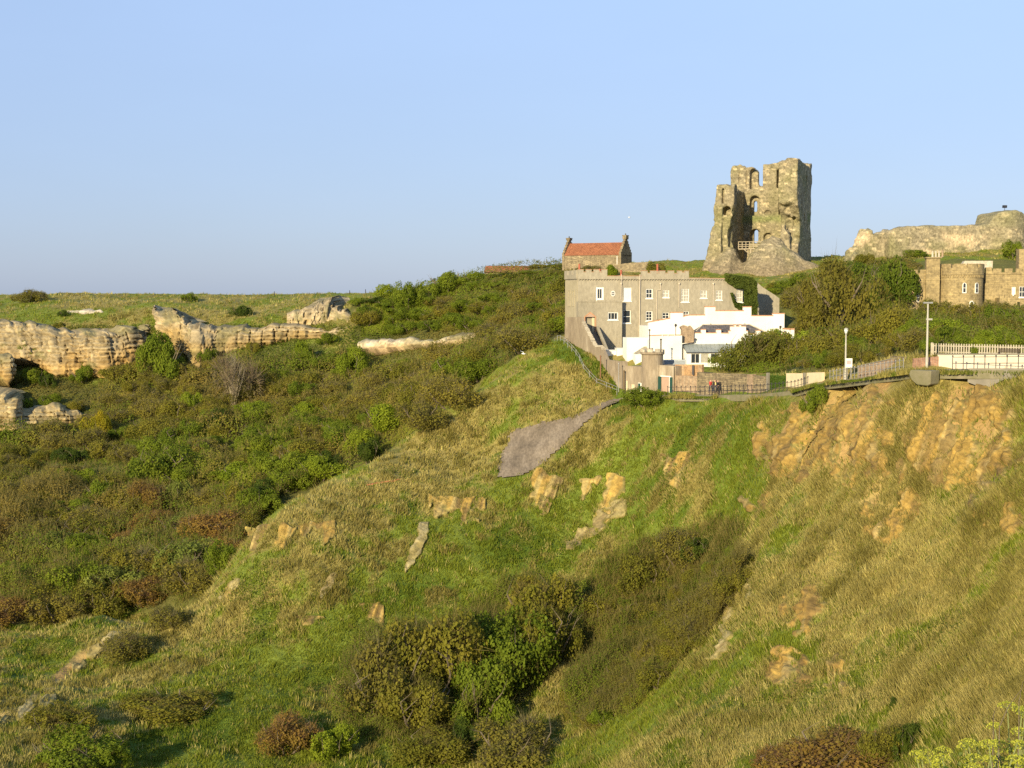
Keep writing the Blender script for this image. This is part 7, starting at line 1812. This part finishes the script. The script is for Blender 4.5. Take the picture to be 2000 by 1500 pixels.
# bench, bin-like bush and dark box bush in front of the fence
bp = W(1970, 693, 120.8); f = Fr((bp[0], bp[1], zt_), CWF.a); be = empty("bench", tuple(f.pt(0, 0, 0)), "dark wooden bench in front of the picket fence", "bench")
M_BENCH = flat("dark_wood", (.065, .045, .03), .7); bw_ = .85 * 1.0
for s in (-1, 1): 
    mb = MB(); mb.box(f, s * bw_ - .05, s * bw_ + .05, -.25, -.17, 0, .45); mb.box(f, s * bw_ - .05, s * bw_ + .05, .17, .25, 0, .84); mb.box(f, s * bw_ - .04, s * bw_ + .04, -.25, .169, .452, .5); mb.build("leg_frame", M_BENCH, be)
mb = MB()
for k in range(4): mb.box(f, -bw_ - .1, bw_ + .1, -.26 + .12 * k, -.17 + .12 * k, .503, .54)
mb.build("seat", M_BENCH, be); mb = MB()
for k in range(3): mb.box(f, -bw_ - .1, bw_ + .1, .13, .166, .56 + .11 * k, .645 + .11 * k)
mb.build("backrest", M_BENCH, be)
p = W(1904, 693, 122.2); plant("green", p[0], p[1], zt_ - .05, .5, .42, 1.05, "small round dark green shrub in front of the picket fence", name="shrub")
# ------------------------------------------------------------------ lamp posts and sign
M_POLE = noisy("galvanised_pole", [(0.3, (0.36, 0.335, 0.27)), (0.7, (0.46, 0.43, 0.35))], 2, .6, 3, 0)
def lamp(px, pyb, D, pyt, label, kind):
    b = W(px, pyb, D); t = W(px, pyt, D); z0, z1 = b[2], t[2]
    r = empty("lamp_post", (b[0], b[1], z0), label, "lamp post")
    H_ = z1 - z0; MB().lathe((b[0], b[1], z0 - .5), [(.13, 0), (.13, H_ * .22), (.10, H_ * .23), (.075, H_ + .45)], 10).build("pole", M_POLE, r)
    if kind == 0:
        mb = MB(); mb.lathe((b[0], b[1], z1 - .05), [(.08, 0), (.14, .05), (.05, .1)], 10); mb.build("collar", M_POLE, r)
        MB().lathe((b[0], b[1], z1 + .05), [(.10, 0), (.20, .25), (.19, .42)], 12).build("lantern", flat("lamp_glass", (.62, .62, .58), .25), r)
        MB().lathe((b[0], b[1], z1 + .472), [(.24, 0), (.20, .08), (.03, .16)], 12).build("cap", M_POLE, r)
    else:
        MB().box(Fr((b[0], b[1], 0), .15), -.42, .42, -.12, .12, z1 - .08, z1 + .06).build("lamp_head", M_GALV, r)
        zm_ = W(px, 624, D)[2]; mb = MB()
        mb.box(Fr((b[0], b[1], 0), .15), -.12, .42, -.09, .09, zm_ - .06, zm_ + .1); mb.build("side_bracket", M_POLE, r)
    return r
lamp(1651, 737, 139.0, 652, "white lamp post with a round lantern beside the square sign", 0)
lamp(1810, 716, 121.2, 591, "taller lamp post with a flat T-shaped head beside the picket fence", 1)
b = W(1657.5, 736, 138.0); sg = empty("sign", (b[0], b[1], b[2]), "square white notice board with a pink panel beside the lamp post", "sign"); f = Fr((b[0], b[1], 0), .1); za, zb2 = W(1657, 718, 138)[2], W(1657, 700, 138)[2]
for s in (-.28, .28): MB().tube(f.pt(s, .04, b[2] - .3), f.pt(s, .04, zb2 - .1), .03, n=6).build("leg", M_POLE, sg)
bd = MB().box(f, -.36, .36, -.02, .02, za, zb2).build("board", M_PAINT, sg); zmid = (za + zb2) / 2
MB().box(f, -.24, .24, -.026, -.021, zmid - .12, zmid + .26).build("panel", flat("pink_print", (.62, .36, .34), .6, var=.05), bd)
# small blue-grey cabinet by the verandah
a = W(*Z2(1358, 712), 185.0); b = W(*Z2(1625, 645), 185.0); f = Fr((a[0], a[1], 0), .08); L = b[0] - a[0]
cf = empty("glazed_cold_frame", tuple(f.pt(L / 2, .6, a[2])), "long low bluish glazed box in front of the white side wall", "frame")
MB().box(f, 0, L, 0, 1.3, a[2] - .5, b[2] - .12).build("body", flat("blue_grey", (.30, .32, .33), .5), cf); MB().prism(f, [(-.05, b[2] - .118), (L + .05, b[2] - .118), (L + .05, b[2]), (-.05, b[2])], -.05, 1.35).build("lid", flat("pale_blue_grey", (.42, .44, .44), .4), cf)

# ------------------------------------------------------------------ people (one grown body each, clothes as children)
def skin_mesh(name, joints, edges, radii, sub=1):
    me = bpy.data.meshes.new(name); me.from_pydata(joints, edges, []); me.update()
    o = bpy.data.objects.new(name, me); COL.objects.link(o)
    md = o.modifiers.new("skin", 'SKIN'); md.use_smooth_shade = True
    sv = me.skin_vertices[0].data
    for i, r_ in enumerate(radii): sv[i].radius = (r_, r_) if not isinstance(r_, tuple) else r_
    sv[0].use_root = True
    s = o.modifiers.new("sub", 'SUBSURF'); s.levels = s.render_levels = sub
    dg = bpy.context.evaluated_depsgraph_get(); ev = o.evaluated_get(dg); out = bpy.data.meshes.new_from_object(ev)
    bpy.data.objects.remove(o); bpy.data.meshes.remove(me); out.name = name
    return out
M_SKIN = flat("skin", (.50, .30, .20), .6, var=.05)
def person(px, py, D, face, label, jacket, trousers, hair, stride=.18, arm=.12, rg=None, extra=None):
    p = W(px, py, D)
    r = empty("person", tuple(p), label, "person"); r.rotation_euler = (0, 0, face)
    s_ = stride
    J = [(0, 0, .93), (0, 0, 1.12), (0, .01, 1.38), (0, .01, 1.50), (0, -.02, 1.60), (0, -.01, 1.71),
         (.10, 0, .88), (.11, -s_, .50), (.11, -s_ * .9, .08), (.11, -s_ * .9 - .13, .035),
         (-.10, 0, .88), (-.11, s_ * .6, .49), (-.11, s_ * 1.5, .10), (-.11, s_ * 1.5 - .13, .05),
         (.19, .01, 1.40), (.24, arm, 1.13), (.24, arm * .2, .90), (.24, arm * .2 - .03, .82),
         (-.19, .01, 1.40), (-.24, -arm, 1.13), (-.24, -arm * 1.9, .91), (-.24, -arm * 2.1, .83)]
    E = [(0, 1), (1, 2), (2, 3), (3, 4), (4, 5), (0, 6), (6, 7), (7, 8), (8, 9), (0, 10), (10, 11), (11, 12), (12, 13), (2, 14), (14, 15), (15, 16), (16, 17), (2, 18), (18, 19), (19, 20), (20, 21)]
    R_ = [(.14, .10), (.13, .10), (.16, .11), .055, .085, .075, .085, .058, .042, .035, .085, .058, .042, .035, .06, .045, .032, .028, .06, .045, .032, .028]
    # five fingers on each hand
    for h_, sx in ((17, 1), (21, -1)):
        hx, hy, hz = J[h_]
        for k in range(4):
            i = len(J); J.append((hx + .002 * sx, hy - .027 + .018 * k, hz - .055)); E.append((h_, i)); R_.append(.0095)
            J.append((hx - .014 * sx, hy - .03 + .018 * k, hz - .09 + .008 * abs(k - 1.4))); E.append((i, i + 1)); R_.append(.008)
        i = len(J); J.append((hx - .02 * sx, hy - .04, hz - .02)); E.append((h_, i)); R_.append(.011); J.append((hx - .025 * sx, hy - .055, hz - .05)); E.append((i, i + 1)); R_.append(.009)
    body = skin_mesh("body", J, E, R_, 1); link("body", body, M_SKIN, r)
    up = lambda a, g: tuple(x + g for x in a) if isinstance(a, tuple) else a + g
    jj = [0, 1, 2, 14, 15, 16, 18, 19, 20]; mp = {a: i for i, a in enumerate(jj)}
    jm = skin_mesh("jacket", [J[a] for a in jj], [(mp[a], mp[b]) for a, b in E if a in mp and b in mp], [up(R_[a], .022) for a in jj], 1); link("jacket", jm, jacket, r)
    jj = [0, 6, 7, 8, 10, 11, 12]; mp = {a: i for i, a in enumerate(jj)}
    tm = skin_mesh("trousers", [J[a] for a in jj], [(mp[a], mp[b]) for a, b in E if a in mp and b in mp], [up(R_[a], .018) for a in jj], 1); link("trousers", tm, trousers, r)
    hm = skin_mesh("hair", [(0, .02, 1.63), (0, .015, 1.70), (0, -.005, 1.745)], [(0, 1), (1, 2)], [.085, .09, .06], 1); link("hair", hm, hair, r)
    mb = MB(); mb.lathe((0, -.107, 1.63), [(.012, -.02), (.016, 0), (.006, .03)], 6)
    link("nose", np_mesh("nose", np.array(mb.V), mb.F), M_SKIN, r)
    for sx in (-1, 1):
        mb = MB(); mb.lathe((.03 * sx, -.088, 1.655), [(.004, -.008), (.009, 0), (.004, .008)], 6); link("eye", np_mesh("eye", np.array(mb.V), mb.F), M_DARK, r)
        mb = MB(); mb.lathe((sx * .085, 0, 1.63), [(.01, -.03), (.02, 0), (.01, .03)], 6); link("ear", np_mesh("ear", np.array(mb.V), mb.F), M_SKIN, r)
        mb = MB(); mb.box(WORLD, .11 * sx - .045, .11 * sx + .045, (-s_ * .9 if sx > 0 else s_ * 1.5) - .18, (-s_ * .9 if sx > 0 else s_ * 1.5) + .07, -.0, .085); o = link("shoe", np_mesh("shoe", np.array(mb.V), mb.F), M_DARK, r); b = o.modifiers.new("edge", 'BEVEL'); b.width = .03; b.segments = 2
    mb = MB(); mb.box(WORLD, -.025, .025, -.096, -.085, 1.582, 1.59); link("mouth", np_mesh("mouth", np.array(mb.V), mb.F), flat("lips", (.35, .13, .11), .6), r)
    if extra: extra(r)
    return r
M_RED = flat("red_cloth", (.48, .05, .04), .8); M_BLACK = flat("black_cloth", (.022, .02, .022), .85); M_JEAN = flat("dark_denim", (.06, .065, .085), .85); M_HAIR = flat("brown_hair", (.08, .05, .03), .7); M_DHAIR = flat("dark_hair", (.03, .022, .016), .7)
def bib(r):
    mb = MB(); mb.prism(WORLD, [(-.075, 1.02), (.075, 1.02), (.09, 1.36), (-.09, 1.36)], -.150, -.128); link("shirt_front", np_mesh("shirt_front", np.array(mb.V), mb.F), flat("yellow_cloth", (.72, .55, .22), .8), r)
person(1388, 767, 170.6, .5, "person in a red jacket walking on the path by the stone wall", M_RED, M_JEAN, M_HAIR)
person(1396.5, 767, 170.2, .25, "person in a black jacket open over a yellow shirt, between the two other walkers", M_BLACK, M_JEAN, M_DHAIR, extra=bib)
person(1402, 768, 169.2, .35, "person all in black at the right of the three walkers", M_BLACK, M_BLACK, M_DHAIR, stride=.14)

# ------------------------------------------------------------------ gulls
M_GULL = flat("gull_white", (.72, .72, .72), .7, var=.05)
def gull(px, py, D, span, yaw, roll, label):
    h_ = .02; x, y, z = grid(-.72, .72, -.3, .34, -.2, .28, h_)
    body = np.sqrt((x / .075) ** 2 + (y / .26) ** 2 + (z / .08) ** 2) - 1; body *= .07
    head = np.sqrt(x ** 2 + (y + .24) ** 2 + (z - .02) ** 2) - .05; beak = np.maximum(np.hypot(x, z - .01) - .014, np.abs(y + .29) - .03)
    ax = np.abs(x); zc_ = np.where(ax < .3, ax * .55, .165 - (ax - .3) * .15); yc_ = np.where(ax < .3, -.06 - ax * .1, -.09 + (ax - .3) * .45); ch = .12 * np.clip(1.05 - ax / .7, .12, 1)
    wing = np.maximum(np.sqrt(((y - yc_) / ch) ** 2 + ((z - zc_) / .022) ** 2) - 1, (ax - .68) * 5) * .02
    tail = np.maximum(np.maximum(np.abs(z) - .015, ax - .03 - (y - .2) * .3), np.abs(y - .25) - .08)
    F_ = np.minimum.reduce([body, head, beak, wing, tail]); V_, Q_ = surface_nets(F_, (-.72, -.3, -.2), h_)
    me = np_mesh("seagull", V_ * span / 1.36, Q_, smooth=True); o = link("seagull", me, M_GULL, label=label, cat="gull", loc=tuple(W(px, py, D)))
    o.rotation_euler = (0.1, roll, yaw); return o
gull(1022, 691, 185, 1.45, .9, .45, "white seagull gliding just above the grassy spur's crest")
gull(1229, 425, 250, 1.2, 1.9, -.2, "tiny distant gull against the sky above the red-roofed house")

# ------------------------------------------------------------------ small things on the slopes
q = pxpoly((714, 949, 171.5), (735, 945, 172), (782, 936, 172.5), (760, 946, 171), (740, 953, 170.5))
M_ORANGE = noisy("rusted_orange_sheet", [(0.3, (0.36, 0.13, 0.055)), (0.7, (0.50, 0.21, 0.09))], 2, .85, 5, .03)
a = ground_hit(714, 950, 120); b = ground_hit(782, 938, 120); c1 = ground_hit(752, 950, 120); d1 = ground_hit(735, 944, 120)
mb = MB(); up = np.array([0, 0, .22]); mb.add([a + up, c1 + up, b + up, d1 + up, a - up * .5, c1 - up * .5, b - up * .5, d1 - up * .5], [(0, 1, 2, 3), (0, 4, 5, 1), (1, 5, 6, 2), (2, 6, 7, 3), (3, 7, 4, 0)]); mb.build("orange_sheet", M_ORANGE, label="rusty orange sheet lying on the straw grass near the spur's crest", cat="sheet")
a, b = ground_hit(340, 1034, 172), ground_hit(395, 1018, 172)
mb = MB(); P = []
for t in np.linspace(-.4, 1.3, 10):
    c_ = a + (b - a) * t
    for s in (-2.4, 2.4): P.append((c_[0], c_[1] + s, terr(c_[0], c_[1] + s) + .35))
mb.add(P, [(2 * k, 2 * k + 2, 2 * k + 3, 2 * k + 1) for k in range(9)]); mb.build("valley_road", noisy("grey_road", [(0.3, (.20, .20, .20)), (0.7, (.27, .27, .27))], 1, .8, 4, 0), kind="structure")
p = ground_hit(1746, 1384, 60)
plant("dark", p[0], p[1], p[2] - .05, .42, .36, .8, "small dark brown withered shrub alone on the straw slope", name="shrub")
# posts on the skyline
for k, (x, y0, y1) in enumerate(((714, 577, 565), (683, 578, 567), (536, 575, 569))):
    p = W(x, y0, 372 if x > 600 else 386); z = terr(p[0], p[1]); MB().tube((p[0], p[1], z - .3), (p[0], p[1], max(W(x, y1, p[1])[2], z + 1.0)), .1, n=5).build("fence_post", M_DARK, label=["thin dark post on the skyline at the left end of the pale hedge", "thin dark post on the skyline above the right limestone cliff", "thin dark post on the skyline above the middle of the cliffs"][k], cat="post")

# ------------------------------------------------------------------ flowering umbel plants on the near bank
M_UMB = attr_mat("umbel_leaf", .7, trans=.35)
def umbel_plant(px, py, D, hgt, seed, label, nst=8):
    rg = random.Random(seed); rng = np.random.default_rng(seed); b = W(px, py, D); z0 = terr(b[0], b[1])
    ztop = b[2]; r = empty("umbel_plant", (b[0], b[1], z0), label, "plant", "yellow-green flowering plants on the near bank")
    st = MB(); heads = []; V_l, F_l, C_l = [], [], []
    Ht = max(.5, ztop - z0)
    for k in range(nst):
        a = rg.uniform(0, 6.28); sp = rg.uniform(.05, .42); top = Vector((sp * math.cos(a), sp * math.sin(a), Ht * rg.uniform(.78, 1.05)))
        mid = Vector((top.x * .35, top.y * .35, top.z * .55)); st.tube((0, 0, -.1), mid, .012, .010, 6); st.tube(mid, top, .010, .006, 6); heads.append((top, rg.uniform(.07, .11)))
        for q in range(2):
            e = mid + Vector((rg.uniform(-.2, .2), rg.uniform(-.2, .2), rg.uniform(.15, .35))); st.tube(mid, e, .007, .004, 5); heads.append((e, rg.uniform(.045, .07)))
    hs = np.zeros((0, 3)); 
    Vs, Fs, Cs = [], [], []
    nb_ = 0
    for c_, R_ in heads:
        n = 150; ph = rng.random(n) * 6.28; rr = np.sqrt(rng.random(n)) * R_; zz = np.sqrt(np.clip(R_ ** 2 * 1.1 - rr ** 2, 0, None)) * .62 + rng.normal(size=n) * .004
        P = np.array(c_)[None] + np.stack([rr * np.cos(ph), rr * np.sin(ph), zz], -1); v_, f_ = quads(P, .017, None, rng, .9, np.array([[0, -.2, 1.]]), .9)
        cc = lerp(np.array([.32, .34, .03]), np.array([.58, .56, .075]), rng.random(n)); Vs.append(v_); Fs.append(f_ + nb_); Cs.append(np.repeat(cc, 4, axis=0)); nb_ += len(v_)
        for k in range(9): a = 6.28 * k / 9; st.tube(c_, Vector(c_) + Vector((math.cos(a) * R_ * .75, math.sin(a) * R_ * .75, R_ * .4)), .0022, .0018, 3)
    link("flower_heads", np_mesh("flower_heads", np.concatenate(Vs), np.concatenate(Fs), np.concatenate(Cs)), M_UMB, r)
    n = 1100; P = rng.normal(size=(n, 3)) * np.array([.26, .24, .18]); P[:, 2] = np.clip(np.abs(P[:, 2]) * 1.5 + .1, 0, 1) * Ht
    v_, f_ = quads(P, .05 * (.6 + .8 * rng.random(n)), None, rng, .8, np.array([[-.1, -.4, 1.]]), .7); cc = lerp(np.array([.07, .11, .018]), np.array([.18, .21, .045]), rng.random(n))
    link("leaves", np_mesh("leaves", v_, f_, np.repeat(cc, 4, axis=0)), M_UMB, r)
    link("stems", np_mesh("stems", np.array(st.V), st.F), flat("stem_green", (.20, .22, .07), .7), r)
for i, (x, y, D, l) in enumerate([(1985, 1400, 13.5, "tallest yellow-green umbel plant cut by the photo's right edge"), (1930, 1445, 13.2, "yellow-green umbel plant just left of the tallest one"), (1960, 1478, 12.0, "broad headed umbel plant nearest the bottom right corner"), (1885, 1470, 13.8, "umbel plant with small heads third from the right edge"), (1835, 1488, 14.0, "leftmost low umbel plant at the bottom edge"), (1905, 1500, 12.4, "umbel plant half cut off by the bottom edge, between two broad ones"), (2020, 1450, 12.6, "umbel plant mostly outside the right edge")]):
    umbel_plant(x, y, D, 1.0, 40 + i, l)
# a few dry stalks leaning at the right edge
for i, (x, y, x2, y2) in enumerate(((1952, 1420, 1996, 1345), (1940, 1428, 1948, 1375), (1990, 1420, 1998, 1330))):
    a = W(x, y, 12.8); b = W(x2, y2, 12.6); mb = MB(); m_ = (a + b) / 2 + np.array([-.02, 0, .02]); z0 = terr(a[0], a[1]); mb.tube((a[0], a[1], z0 - .05), tuple(a), .006, .005, 5); mb.tube(tuple(a), tuple(m_), .005, .004, 5); mb.tube(tuple(m_), tuple(b), .004, .0015, 5)
    mb.build("dry_stalk", M_BARK, label=["long leaning dry stalk among the umbel plants", "short upright dry stalk left of the leaning stalks", "dry stalk leaning against the photo's right edge"][i], cat="stalk")
